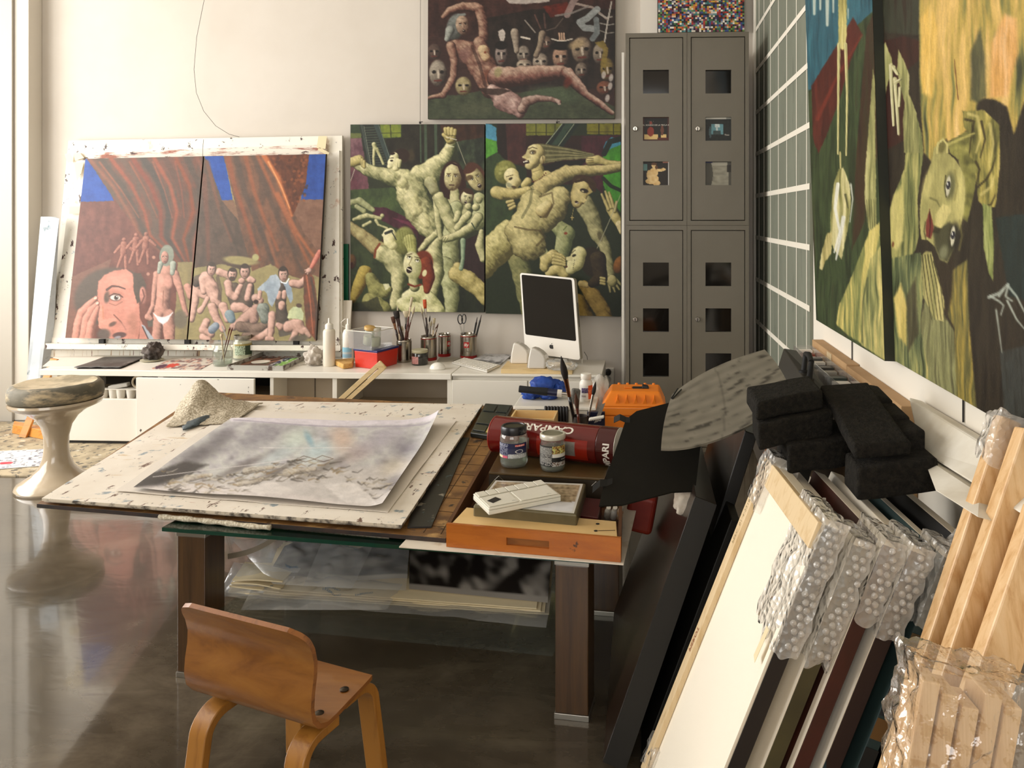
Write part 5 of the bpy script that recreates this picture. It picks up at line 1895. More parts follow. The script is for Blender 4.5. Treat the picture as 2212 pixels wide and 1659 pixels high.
mb.hexa([(xL + .002, yF - .002, zm_), (xR - .002, yF - .002, zm_), (xR - .002, yB_ + .002, zm_), (xL + .002, yB_ + .002, zm_),
  (xL + .032, yF + .045, zt_), (xR - .022, yF + .045, zt_), (xR - .022, yB_ - .02, zt_), (xL + .032, yB_ - .02, zt_)])
mb.build('case_lid', m_or, oc, bevel=.006, seg=3)
for i in range(5):
 t = (i + 1.2) / 6.2
 x = lerp(xL + .02, xR - .01, t)
 c = V((x, yF + .020, lerp(zm_, zt_, .45)))
 mb = MB()
 mb.add([c + V((-.008, -.012, -.012)), c + V((.008, -.012, -.012)), c + V((0, .016, .017)), c + V((-.001, -.014, .010))], [(0, 1, 3), (1, 2, 3), (2, 0, 3), (2, 1, 0)])
 mb.build('rib', m_or, oc)
 c = V((x, yB_ - .024, zt_))
 MB().lathe([(.006, 0), (.0045, .005), (0, .006)], 8, c).build('stud', m_or, oc, smooth=True)
xm = lerp(xL, xR, .60)
ym = (yF + .045 + yB_ - .02) / 2
MB().box(xm - .028, ym - .018, zt_ + .0002, xm + .032, ym + .018, zt_ + .001).build('latch_recess', m_black, oc)
mb = MB()
mb.hexa([(xm + .006, ym - .017, zt_ + .0012), (xm + .032, ym - .017, zt_ + .0012), (xm + .032, ym + .017, zt_ + .0012), (xm + .006, ym + .017, zt_ + .0012),
  (xm + .008, ym - .015, zt_ + .012), (xm + .029, ym - .015, zt_ + .007), (xm + .029, ym + .015, zt_ + .007), (xm + .008, ym + .015, zt_ + .012)])
mb.build('latch', mat('latch_black', '#1c1a18', .5), oc, bevel=.002)
MB().box(xm - .058, ym - .014, zt_ + .0003, xm - .03, ym + .014, zt_ + .004).build('latch_pad', m_or, oc, bevel=.0015)
# --- brushes
m_hblack = mat('handle_black', '#0f0e0f', .25, coat=.4)
m_hbrown = mat('handle_redbrown', '#5a2318', .3, coat=.3)
m_hdark = mat('handle_dark', '#2a1712', .35, coat=.2)
m_hpale = mat('handle_pale', '#c9b494', .45)
m_hgrey = mat('handle_grey', '#6e675c', .5)
m_fer = mat('ferrule', '#b5aca0', .25, 1)
m_ferc = mat('ferrule_copper', '#a8785a', .25, 1)
m_bdark = mat('bristle_dark', '#1e1713', .85, stretch=(1, 1, .1), bump=.6, bsc=300)
m_bbrown = mat('bristle_brown', '#4a2a18', .85, stretch=(1, 1, .1), bump=.6, bsc=300)
m_bwhite = mat('bristle_white', '#cfc3a8', .85, c2='#a59675', sc=30, stretch=(1, 1, .1), bump=.6, bsc=300)
m_borange = mat('bristle_orange', '#b5491a', .7, stretch=(1, 1, .1), bump=.5, bsc=300)
def brush(label, base, tip, wmax, m_h, m_f, m_b, bl=.22, fl=.18, flat=1.0, pointed=True, group=None, name='paint_brush', up=None, fan=False):
 r = thing(name, label, 'brush', group)
 d = tip - base
 f1_, f0_ = 1 - bl, 1 - bl - fl
 wf = wmax * .78
 P = lambda t: base + d * t
 MB().tube([P(0), P(f0_ * .35), P(f0_ * .8), P(f0_)], [wf * .35, wf * .62, wf * .75, wf * .62], 10, flat=1).build('handle', m_h, r, smooth='all')
 MB().tube([P(f0_ - .01), P(f0_ + fl * .5), P(f1_)], [wf * .66, wf * .8, wf * .95], 12, flat=flat, up=up).build('ferrule', m_f, r, smooth=60)
 if fan:
  prof = [wf * .9, wf * 1.5, wf * 2.1, wf * 2.2]
 elif pointed:
  prof = [wf * .95, wmax * 1.05, wmax * .95, wmax * .55, wmax * .08]
 else:
  prof = [wf * .98, wmax, wmax * 1.02, wmax * .98]
 n = len(prof)
 MB().tube([P(f1_ + bl * i / (n - 1)) for i in range(n)], prof, 12, flat=flat, up=up).build('bristles', m_b, r, smooth='all')
 return r
# cup behind the red tube with three big brushes
cup = thing('brush_cup', 'small dark cup holding three big brushes behind the red tube', 'cup')
cc = pd(1247, 912, 2.57)
cc = V((cc.x, 2.66, ZK + .0005))
MB().lathe([(.020, 0), (.024, .004), (.027, .094), (.0245, .094), (.022, .006), (0, .006)], 24, cc, cap0=True).build('cup_body', mat('cup_dark', '#2a201a', .5), cup, smooth=50)
brush('largest mop brush with a dark pointed head, in the cup behind the red tube', V((cc.x - .004, cc.y, ZK + .0075)), pd(1212, 769, 2.62), .0115, m_hblack, m_ferc, m_bdark, bl=.26, fl=.20)
brush('red-brown brush with brown bristles, middle one of the cup behind the red tube', V((cc.x + .006, cc.y - .008, ZK + .0075)), pd(1243, 848, 2.60), .0075, m_hbrown, m_hbrown, m_bbrown, bl=.30, fl=.12)
brush('silver-ferruled brush with a thin dark point, in the cup behind the red tube', V((cc.x + .012, cc.y + .006, ZK + .0075)), pd(1287, 824, 2.68), .0070, m_hdark, m_fer, m_bdark, bl=.22, fl=.28)
MB().strip([pd(1272, 906, 2.60), pd(1305, 900, 2.60)], V((0, .010, 0)), V((0, 0, .004))).build('white_scraper', m_pwhite, label='rounded white plastic scraper lying behind the red tube', cat='scraper', bevel=.003)
# dropper bottles and paint tubes at the right end of the tray
m_drop = mat('dropper_body', '#5e6266', .25, c2='#4b4f53', sc=9)
for (px, py, d, lb) in ((1319, 1046, 2.235, 'front small grey bottle with a white flip cap, in the tray by the black folder'), (1331, 1010, 2.36, 'rear small white-capped bottle, half hidden by the black folder')):
 t = thing('dropper_bottle', lb, 'bottle')
 p = pd(px, py, d)
 p.z = ZT2 + .0005
 MB().lathe([(.013, 0), (.0155, .004), (.0155, .056), (.012, .066), (.010, .068)], 20, p).build('bottle_body', m_drop, t, smooth=50)
 MB().lathe([(.0135, .0685), (.0135, .090), (.011, .094), (.005, .096), (.004, .110), (.0025, .112), (0, .112)], 20, p).build('cap', m_pwhite, t, smooth=50)
 mb = MB()
 mb.tube([p + V((-.012, -.004, .084)), p + V((-.021, -.006, .094)), p + V((-.019, -.006, .106)), p + V((-.008, -.003, .113)), p + V((0, 0, .112))], .0025, 7)
 mb.build('cap_strap', m_pwhite, t, smooth='all')
for (px, lb, cc_) in ((1315, 'left', '#b9b2a2'), (1329, 'middle', '#ddd8cc'), (1342, 'right', '#c89a6a')):
 t = thing('paint_tube', '%s one of the three paint tubes standing behind the cream box' % lb, 'paint tube')
 tip = pd(px, 1096, 1.955)
 bot = V((tip.x - .006, tip.y + .03, ZT2 + .007))
 d = tip - bot
 MB().tube([bot, bot + d * .55, bot + d * .78], [.0085, .0085, .006], 12).build('tube_body', mat('tube_' + cc_[1:], cc_, .4, c2='#e6e1d6', sc=60), t, smooth=50)
 MB().tube([bot + d * .785, bot + d], [.0062, .0056], 12).build('cap', mat('cap_tube', '#cfc8b8', .4), t, smooth=50)
MB().prism([pz(1262, 1074, .425), pz(1300, 1078, .425), pz(1292, 1118, .425), pz(1252, 1113, .425)], (0, 0, -.0400)).build(
 'red_box', mat('box_darkred', '#4b0f0d', .4), label='small dark red box between the picture tin and the paint tubes', cat='box', bevel=.002)
# ------------------------------------------------------------------ on the bench
ZD = ZT + .0004
def cpx(px, py, z=ZD):
 return pz(px, py, z)
MB().prism([cpx(92, 792), cpx(170, 793), cpx(226, 771), cpx(118, 771)], (0, 0, .003)).build('paper_sheets', m_paper, label='white paper sheets at the left end of the bench', cat='paper')
bf = thing('drawing_folder', 'worn grey-black folder lying on the bench left of the crumpled rag', 'folder')
mb = MB()
q = [cpx(228, 773), cpx(318, 772), cpx(262, 796), cpx(160, 796)]
P = [[bil(q, i / 20, j / 10) + V((0, 0, .003 + .010 * abs(NZ.noise(bil(q, i / 20, j / 10) * 11)) * (j / 10))) for i in range(21)] for j in range(11)]
mb.grid(P, 0, (0, 0, .003))
mb.build('cover', mat('folder_worn', '#57524e', .5, c2='#38332f', sc=6, stains=[(14, .62, .7, '#a8a29a', (1, 1, 1))]), bf, smooth='all')
MB().prism([cpx(232, 775), cpx(316, 774), cpx(260, 797), cpx(166, 797)], (0, 0, .0022)).build('pages', m_black, bf)
rg = thing('crumpled_rag', 'crumpled dark paint rag on a saucer on the bench', 'rag')
p = cpx(331, 779)
sau = thing('saucer', 'pale saucer under the crumpled rag on the bench', 'saucer')
MB().lathe([(.030, 0), (.055, .006), (.058, .009), (.054, .0085), (.03, .004), (0, .004)], 28, (p.x, p.y - .01, ZD)).build('dish', mat('saucer_cream', '#d6cfb4', .35), sau, smooth=60)
MB().blob((p.x, p.y, ZD + .047), (.040, .038, .044), amp=.6, fr=2.6, seed=7, sub=4, flat=ZD + .0095).build('rag', mat('rag_dark', '#5f5650', .9, c2='#2c2623', sc=14), rg, smooth='all')
def paint_quad(name, label, q, fn, nx, ny, thick, cat, parent=None, mt=None):
 P, cl = [], []
 for j in range(ny + 1):
  row = []
  for i in range(nx + 1):
   u, v = i / nx, j / ny
   row.append(bil(q, u, v))
   cl.append((*fn(u, v), 1))
  P.append(row)
 mb = MB()
 n = (P[0][-1] - P[0][0]).cross(P[-1][0] - P[0][0]).normalized()
 if n.z < 0:
  n = -n
 if thick:
  mb.grid(P, 0, n * thick)
  cl = cl + cl
 else:
  mb.grid(P)
 return mb.build(name, mt or m_label, parent, label=label, cat=cat, colors=cl)
def palette_fn(u, v):
 k = NZ.noise(V((u * 7, v * 5, 1))), NZ.noise(V((u * 11, v * 8, 5))), NZ.noise(V((u * 26, v * 18, 2)))
 c = (.62, .56, .48)
 if k[0] > .05:
  c = (.22, .13, .13)
 if k[1] > .22:
  c = (.55, .30, .22)
 if k[2] > .35:
  c = (.70, .62, .55)
 if ((u - .30) / .12) ** 2 + ((v - .70) / .2) ** 2 < 1 + k[2]:
  c = (.60, .05, .03)
 if ((u - .12) / .10) ** 2 + ((v - .8) / .2) ** 2 < 1 + k[2]:
  c = (.10, .04, .07)
 return c
paint_quad('palette_sheet', 'palette sheet smeared with red, brown and cream paint on the bench', [cpx(372, 774), cpx(476, 775), cpx(432, 799), cpx(326, 797)], palette_fn, 60, 34, .002, 'palette')
# paint tray with raised rim
TRQ = [cpx(566, 770), cpx(668, 772), cpx(612, 801), cpx(490, 799)]
pt2 = thing('paint_tray', 'shallow grey-rimmed tray of wet paint with a bright green corner, on the bench', 'paint tray')
def tray_fn(u, v):
 k = NZ.noise(V((u * 8, v * 6, 11))), NZ.noise(V((u * 18, v * 13, 15)))
 c = (.09, .045, .03) if k[0] > -.1 else (.30, .14, .09)
 if u > .68 + .1 * k[1]:
  c = (.22, .45, .08) if k[1] > -.25 else (.55, .62, .45)
 elif u > .56:
  c = (.05, .05, .10) if k[1] > -.1 else (.45, .42, .4)
 if v < .12:
  c = (.62, .58, .52) if k[1] > -.05 else (.25, .08, .05)
 return c
paint_quad('tray_floor', None, [p + V((0, 0, .004)) for p in TRQ], tray_fn, 70, 40, 0, None, pt2)
ctr = sum((V(p) for p in TRQ), V((0, 0, 0))) / 4
m_rim = mat('tray_rim', '#a9a69d', .45, c2='#4b3a30', sc=20, lo=.55, hi=.65)
for i in range(4):
 a, b_ = V(TRQ[i]), V(TRQ[(i + 1) % 4])
 inn = ((ctr - (a + b_) / 2).normalized()) * .006
 MB().hexa([a, b_, b_ + inn, a + inn, a + V((0, 0, .024)), b_ + V((0, 0, .024)), b_ + inn + V((0, 0, .024)), a + inn + V((0, 0, .024))]).build('rim', m_rim, pt2)
p = lerp(V(TRQ[3]), V(TRQ[2]), .5) + (ctr - lerp(V(TRQ[3]), V(TRQ[2]), .5)) * .35
MB().lathe([(.040, .0), (.046, .006), (.042, .0065), (.03, .003), (0, .003)], 26, (p.x, p.y, ZD + .0255)).build('lid_disc', m_lidw, label='round pale lid lying on the paint tray', cat='lid', smooth=60)
# jars on the bench
cj = cpx(481, 789)
jb = glass_jar('cloudy glass jar holding thin red brushes, on the bench', cj, .047, .112, None, neck=.82, lid_h=.0, water=.25)
for i, (dx, tx_, ty_, mt) in enumerate(((.008, 497, 706, m_hbrown), (.014, 502, 707, m_hbrown), (-.006, 478, 722, m_hpale))):
 brush(('thin red-handled brush leaning right in the cloudy jar', 'second thin red-handled brush in the cloudy jar', 'pale wooden stick standing in the cloudy jar')[i],
  V((cj.x + .01 * i - .01, cj.y, ZD + .008)), pd(tx_, ty_, 4.06), .0045 if i < 2 else .007, mt, mt, mt, bl=.1, fl=.1, pointed=(i < 2), group='sticks in the cloudy jar')
cj2 = cpx(524, 776)
jb2 = glass_jar('big open jar of cream medium with a green label, on the bench', cj2, .050, .130, None, neck=.82, lid_h=.0, water=.0)
MB().lathe([(.030, .006), (.046, .012), (.047, .085), (.044, .094), (0, .095)], 28, cj2).build('contents', mat('medium_cream', '#d6ceb4', .6), jb2, smooth=50)
MB().lathe([(.0425, .112), (.0435, .114), (.0435, .131), (.040, .131), (.039, .116)], 28, cj2, cap0=False, cap1=False).build('rim', mat('rim_dirty', '#4a443c', .5, c2='#a8a192', sc=20), jb2, smooth=60)
label_patch(jb2, 'label', cj2, .0506, cj2.z + .030, cj2.z + .088, math.radians(-110), math.radians(0),
   lambda u, v: ((.35, .27, .08) if v < .14 else ((.03, .05, .025) if (u > .55 or (NZ.noise(V((u * 20, v * 14, 3))) > .18)) else (.42, .50, .36))), 40, 30)
p = cpx(677, 789)
MB().blob((p.x, p.y, ZD + .040), (.040, .035, .050), amp=.6, fr=2.4, seed=13, sub=4, flat=ZD + .0005).build('crumpled_paper', mat('tissue_grey', '#c9c0b4', .85, c2='#9d9286', sc=12),
 label='crumpled grey tissue on the bench left of the white squeeze bottle', cat='tissue', smooth='all')
p = cpx(693, 783)
MB().blob((p.x + .012, p.y + .05, ZD + .036), (.026, .02, .042), amp=.5, fr=2.4, seed=23, sub=3, flat=ZD + .0005).build('brown_rag', mat('rag_brown', '#6b6052', .9, c2='#4b4238', sc=14),
 label='small brown rag behind the grey tissue', cat='rag', smooth='all')
wbt = thing('squeeze_bottle', 'tall white squeeze bottle with a nozzle, beside the sponge on the bench', 'bottle')
p = cpx(711, 790)
MB().lathe([(.028, 0), (.0305, .004), (.0305, .176), (.027, .186), (.021, .190)], 28, p).build('bottle_body', mat('bottle_cream', '#ded5c4', .45), wbt, smooth=50)
MB().lathe([(.0205, .1905), (.0205, .212), (.017, .216), (.006, .222), (.0045, .245), (.003, .247), (0, .247)], 24, p).build('nozzle_cap', m_pwhite, wbt, smooth=50)
mb = MB()
q = [cpx(718, 787), cpx(765, 784), cpx(762, 795), cpx(741, 798)]
mb.prism([p_ + V((0, 0, .026)) for p_ in q], (0, 0, -.0255))
mb.build('sponge', mat('sponge_tan', '#cfa865', .95, c2='#b98c4a', sc=70, bump=.8, bsc=120), label='tan sponge on the bench left of the red box', cat='sponge', bevel=.006, seg=3)
# red box with blue lid and clear tub on it
rbx = thing('red_tub', 'red plastic box with a blue lid on the bench', 'box')
q = [cpx(765, 793), cpx(815, 799), cpx(860, 786), cpx(812, 781)]
hR = .085
m_redp = mat('plastic_red', '#c5301f', .35)
mb = MB()
cq = sum((V(k) for k in q), V((0, 0, 0))) / 4
mb.hexa([lerp(V(p_), cq, .05) for p_ in q] + [V(p_) + V((0, 0, hR)) for p_ in q])
mb.build('box_body', m_redp, rbx, bevel=.003)
mb = MB()
ql = [lerp(V(p_), cq, -.05) + V((0, 0, hR + .0003)) for p_ in q]
mb.prism(ql, (0, 0, .010))
mb.build('lid', mat('plastic_navy', '#1b1c5e', .35), rbx, bevel=.003)
zl = ZD + hR + .0112
ct = thing('clear_tub', 'clear plastic tub holding jars, stacked on the red box', 'tub')
qt = [V((p_.x, p_.y, zl)) for p_ in [lerp(V(k), cq, .02) for k in q]]
ofs = V((-.03, .0, 0))
qt = [p_ + ofs for p_ in qt]
hT = .092
for i in range(4):
 a, b_ = qt[i], qt[(i + 1) % 4]
 c_ = sum(qt, V((0, 0, 0))) / 4
 inn = (c_ - (a + b_) / 2).normalized() * .002
 MB().hexa([a, b_, b_ + inn, a + inn] + [lerp(p_, c_, -.06) + V((0, 0, hT)) for p_ in (a, b_)] + [lerp(p_, c_, -.06) + inn + V((0, 0, hT)) for p_ in (b_, a)]).build('wall', film('tub_clear', '#eeeef0', .10, .05, .1, 20, .002, gl=1.0), ct)
MB().prism(qt, (0, 0, .0015)).build('floor', film('tub_clear', '#eeeef0', .10, .05, .1, 20, .002, gl=1.0), ct)
mb = MB()
cT = sum(qt, V((0, 0, 0))) / 4
rim = [lerp(p_, cT, -.07) + V((0, 0, hT)) for p_ in qt]
mb.tube(rim + [rim[0]], .0022, 6)
mb.build('rim', m_pwhite, ct)
# jars inside the tub
for (px, py, tilt, lb, ml) in ((789, 752, -.35, 'jar with a tan lid tipped over in the clear tub', mat('lid_tan', '#c9a263', .4)), (815, 752, 0.0, 'jar with a pale lid upright in the clear tub', m_lidw)):
 t = thing('preserve_jar', lb, 'jar')
 p = pz(px, py, zl + .002)
 p = V((lerp(p.x, cT.x, .35), lerp(p.y, cT.y, .5), zl + .0135 if tilt else zl + .0035))
 Mj = Matrix.Rotation(tilt * -.5, 4, 'Y') @ Matrix.Rotation(.15 if tilt else 0, 4, 'X')
 MB().lathe([(.020, 0), (.027, .006), (.027, .075), (.025, .084)], 24, p, Mj).build('glass', m_jar, t, smooth=50)
 MB().lathe([(.020, .004), (.0255, .009), (.0255, .05)], 20, p, Mj).build('contents', mat('jar_contents', '#c9c6a8', .5), t, smooth=50)
 MB().lathe([(.0275, .0845), (.028, .086), (.028, .098), (.026, .1), (0, .1)], 24, p, Mj).build('lid', ml, t, smooth=50)
gb2 = thing('glue_bottle', 'white glue bottle with a pale blue label behind the clear tub', 'bottle')
p = cpx(752, 779)
MB().lathe([(.026, 0), (.029, .004), (.029, .145), (.022, .165), (.013, .170)], 24, p).build('bottle_body', m_pwhite, gb2, smooth=50)
MB().lathe([(.0135, .1705), (.0135, .192), (.006, .198), (.0055, .222), (.004, .226), (0, .227)], 20, p).build('nozzle', m_pwhite, gb2, smooth=50)
MB().tube([p + V((-.012, -.004, .178)), p + V((-.030, -.006, .186)), p + V((-.036, -.006, .205)), p + V((-.018, -.003, .222)), p + V((-.003, 0, .225))], .0022, 6).build('cap_cord', m_pwhite, gb2, smooth='all')
label_patch(gb2, 'label', p, .0293, p.z + .02, p.z + .075, math.radians(-150), math.radians(-30), lambda u, v: (.28, .55, .68) if v < .5 else ((.55, .6, .6) if v < .7 else (.30, .5, .62)), 16, 10)
# tins with brushes
m_tins = mat('tin_silver', '#b7b0a4', .22, 1, c2='#8f887c', sc=6)
m_tinr = mat('tin_red', '#8a1512', .35)
m_printr = mat('print_red', '#a31614', .4)
def coffee_tin(label, px, py, r, h, logo=None, red=True, group='coffee tins'):
 t = thing('coffee_tin', label, 'tin', group)
 c = cpx(px, py)
 MB().lathe([(r * .98, .0), (r, .003), (r, .016)], 36, c, cap1=False).build('base_ring', m_tinr if red else m_tins, t, smooth=50)
 MB().lathe([(r * .97, .0165), (r * .97, h * .88)], 36, c, cap0=False, cap1=False).build('wall', m_tins, t, smooth=50)
 MB().lathe([(r * .975, h * .88), (r * .975, h * .91)], 36, c, cap0=False, cap1=False).build('band', m_tinr if red else m_tins, t, smooth=50)
 MB().lathe([(r * .97, h * .912), (r * .90, h * .94), (r * .90, h * .97), (r * .95, h), (r * .90, h), (r * .86, h * .96), (r * .9, .02), (0, .018)], 36, c, cap0=False).build('rim', m_tins, t, smooth=50)
 if logo is not None:
  a0 = logo
  on = lambda x, y: V((c.x + r * .975 * math.cos(a0 + x / r), c.y + r * .975 * math.sin(a0 + x / r), c.z + h * .57 + y))
  P = [[on(lerp(-.0155, .0155, i / 8), lerp(.0155, -.0155, j / 4)) for i in range(9)] for j in range(5)]
  mb = MB()
  mb.grid(P)
  mb.build('logo_square', m_printr, t, smooth=True)
  on2 = lambda x, y: V((c.x + r * .985 * math.cos(a0 + x / r), c.y + r * .985 * math.sin(a0 + x / r), c.z + h * .57 + y))
  mb = MB()
  lettering(mb, 'illy', .022, lambda x, y: on2(x + y * .12, y), bold=.0005)
  mb.build('logo_lettering', m_printw, t)
  mb = MB()
  for k, z in enumerate((.30, .76)):
   lettering(mb, 'CAFFE ESPRESSO' if k == 0 else 'ITALIA', .006, lambda x, y: on2(x, y + h * (z - .57)))
  mb.build('small_lettering', mat('print_grey', '#5d5650', .5), t)
 return t, c
tA, cA = coffee_tin('plain silver tin crammed with brushes, beside the red box on the bench', 873, 781, .041, .120, None, False)
tB, cB = coffee_tin('silver and red tin of brushes behind the small dark jar', 926, 777, .044, .130, None, True)
tC, cC = coffee_tin('silver and red tin with no brushes, third in the row on the bench', 960, 769, .035, .125, math.radians(-25), True)
tD, cD = coffee_tin('red and silver coffee tin holding scissors and knives, left of the computer', 1012, 773, .046, .135, math.radians(-92), True)
GB = 'brushes standing in the tins on the bench'
BR = [  # tin, tip px, tip py, width, handle, ferrule, bristle, flat, pointed, fan, label
 ('A', 855, 672, .016, m_hdark, m_hdark, m_bdark, .6, 0, 0, 'wide black-headed brush at the back of the silver tin'),
 ('A', 848, 684, .011, m_hdark, m_ferc, m_bbrown, .5, 0, 0, 'flat brown-bristled brush at the left of the silver tin'),
 ('A', 858, 660, .004, m_hgrey, m_fer, m_bwhite, 1, 1, 0, 'thin pale-tipped brush rising over the black-headed one'),
 ('A', 877, 672, .010, m_hpale, m_hgrey, m_bwhite, .4, 0, 1, 'white fan brush in the silver tin'),
 ('A', 861, 697, .009, m_hpale, m_ferc, m_bbrown, .5, 0, 0, 'brush with a copper ferrule low in the silver tin'),
 ('A', 868, 703, .007, m_hgrey, m_fer, m_bwhite, .8, 1, 0, 'white-tipped round brush low in the silver tin'),
 ('A', 878, 700, .008, m_hdark, m_fer, m_bdark, .6, 0, 0, 'dark flat brush low in the silver tin'),
 ('A', 890, 642, .007, m_hbrown, m_hpale, m_bwhite, .6, 0, 0, 'tallest pale brush of the silver tin, reaching the green painting'),
 ('A', 884, 664, .004, m_hbrown, m_fer, m_bbrown, 1, 1, 0, 'thin red-brown brush beside the tallest one'),
 ('A', 896, 660, .007, m_hbrown, m_fer, m_bwhite, .8, 1, 0, 'brush with a long tapering white ferrule, leaning right'),
 ('B', 917, 647, .010, m_hdark, m_fer, m_borange, .45, 0, 0, 'flat brush with bright orange bristles'),
 ('B', 909, 661, .005, m_hgrey, m_fer, m_bwhite, .7, 1, 0, 'thin grey-white brush left of the orange one'),
 ('B', 929, 681, .004, m_hdark, m_fer, m_bdark, 1, 1, 0, 'thin dark brush right of the orange one'),
 ('B', 938, 687, .008, m_hpale, m_fer, m_bwhite, .6, 0, 0, 'round-ended cream brush in the red and silver tin'),
 ('B', 932, 692, .006, m_hgrey, m_fer, m_bwhite, .7, 1, 0, 'short grey brush in the middle of the red and silver tin'),
 ('B', 947, 698, .004, m_hdark, m_fer, m_bbrown, 1, 1, 0, 'thin brush leaning far right in the red and silver tin'),
 ('B', 943, 707, .006, m_hpale, m_ferc, m_bbrown, .6, 0, 0, 'short brown brush at the right of the red and silver tin'),
 ('B', 922, 700, .006, m_hdark, m_fer, m_bdark, .7, 0, 0, 'short black brush at the front of the red and silver tin'),
]
for k, (tn, px, py, w, mh, mf_, mb_, fl_, pt__, fan, lb) in enumerate(BR):
 c = cA if tn == 'A' else cB
 a = k * 2.4
 base = c + V((.016 * math.cos(a), .016 * math.sin(a), .0225))
 d = (c + V((0, .004 * (k % 3), 0)) - CAMP).dot(V((-SY, CYW, 0)))
 brush(lb, base, pd(px, py, d), w, mh, mf_, mb_, bl=.16 if not fan else .14, fl=.16, flat=fl_, pointed=bool(pt__), fan=bool(fan), group=GB, up=(0, 1, 0))
sc2 = thing('scissors', 'black-handled scissors standing in the coffee tin', 'scissors')
dD = (cD - CAMP).dot(V((-SY, CYW, 0)))
for (cx_, cy_, s_) in ((994, 690, -1), (1002, 689, 1)):
 ring = [pd(cx_ + 5.0 * math.cos(t) * (1 if s_ < 0 else .9) + .22 * (math.sin(t) * 9) * .3 * s_ * -1, cy_ + 10 * math.sin(t), dD) for t in np.linspace(0, 2 * math.pi, 20)]
 MB().tube(ring, .0030, 7).build('handle', m_hblack, sc2, smooth='all')
 MB().strip([pd(cx_ + s_ * .5, cy_ + 10, dD), pd(1000 + s_ * 1.2, 722, dD), cD + V((.006 * s_ - .018, 0, .03))], V((.0045, 0, 0)), V((0, .0012, 0))).build('blade', m_steel, sc2)
for (tx_, ty_, bx_, lb) in ((1031, 685, .010, 'black craft knife leaning right in the coffee tin'), (1040, 680, .018, 'long black pencil-like tool at the right of the coffee tin')):
 t = thing('craft_tool', lb, 'tool')
 a, b_ = cD + V((bx_, .006, .0265)), pd(tx_, ty_, dD)
 MB().tube([a, lerp(a, b_, .85)], [.005, .0055], 10).build('handle', m_hblack, t, smooth=60)
 MB().tube([lerp(a, b_, .85), b_], [.0045, .0015], 8).build('tip', m_hdark, t, smooth=60)
dj = thing('ink_jar', 'small dark jar with a pale lid and pink label before the brush tins', 'jar')
p = cpx(907, 787)
MB().lathe([(.038, 0), (.042, .004), (.042, .056), (.039, .062)], 30, p).build('glass', mat('ink_dark', '#2b2a25', .12, coat=.5), dj, smooth=50)
MB().lathe([(.0400, .0625), (.0415, .064), (.0415, .076), (.040, .078), (0, .078)], 30, p).build('lid', mat('lid_greenish', '#b3ad8e', .4), dj, smooth=50)
label_patch(dj, 'label', p, .0423, p.z + .008, p.z + .046, math.radians(-150), math.radians(-85), lambda u, v: (.42, .16, .15) if NZ.noise(V((u * 14, v * 10, 1))) < .12 else (.62, .38, .34), 20, 14)
MB().prism([cpx(944, 782), cpx(980, 781), cpx(998, 775), cpx(950, 774)], (0, 0, .006)).build('grey_slab', mat('slab_grey', '#8f887a', .6), label='thin grey slab on the bench below the empty tin', cat='slab')
ms = thing('computer_mouse', 'white computer mouse on the bench', 'mouse')
p = cpx(944, 798)
mb = MB()
mb.blob((p.x, p.y + .01, ZD + .004), (.040, .030, .030), amp=0, sub=4, flat=ZD + .0003)
mb.build('shell', mat('plastic_gloss_white', '#e9e5dc', .15, coat=.4), ms, smooth='all')
nbk = thing('sketch_papers', 'pencil sketches on papers between the coffee tin and the speakers', 'paper')
def sketch_fn(u, v):
 k = NZ.noise(V((u * 6, v * 6, 31))) + .5 * NZ.noise(V((u * 17, v * 15, 7)))
 c = lerp(.62, .22, min(1, max(0, (k - .05) * 2)))
 if v > .78:
  c = .08 if k > -.2 else .3
 return (c * .98, c * .98, c)
paint_quad('sheet', None, [cpx(1050, 766), cpx(1106, 768), cpx(1080, 790), cpx(1012, 781)], sketch_fn, 40, 26, .006, None, nbk)
# keyboard
kb = thing('keyboard', 'slim white computer keyboard on the bench', 'keyboard')
KQ = [cpx(1002, 776), cpx(1081, 792), cpx(1052, 806), cpx(976, 786)]
KQ = [p_ + V((0, 0, .010)) for p_ in KQ]
MB().prism(KQ, (0, 0, -.009)).build('keyboard_body', mat('keyboard_alu', '#cdc9c0', .35, .3), kb, bevel=.002)
mb = MB()
for j in range(5):
 for i in range(14):
  q = [bil(KQ, .03 + i * .068, .06 + j * .18), bil(KQ, .03 + i * .068 + .056, .06 + j * .18), bil(KQ, .03 + i * .068 + .056, .06 + j * .18 + .14), bil(KQ, .03 + i * .068, .06 + j * .18 + .14)]
  mb.prism([p_ + V((0, 0, .0002)) for p_ in q], (0, 0, .0022))
mb.build('keys', m_pwhite, kb, kind='stuff')
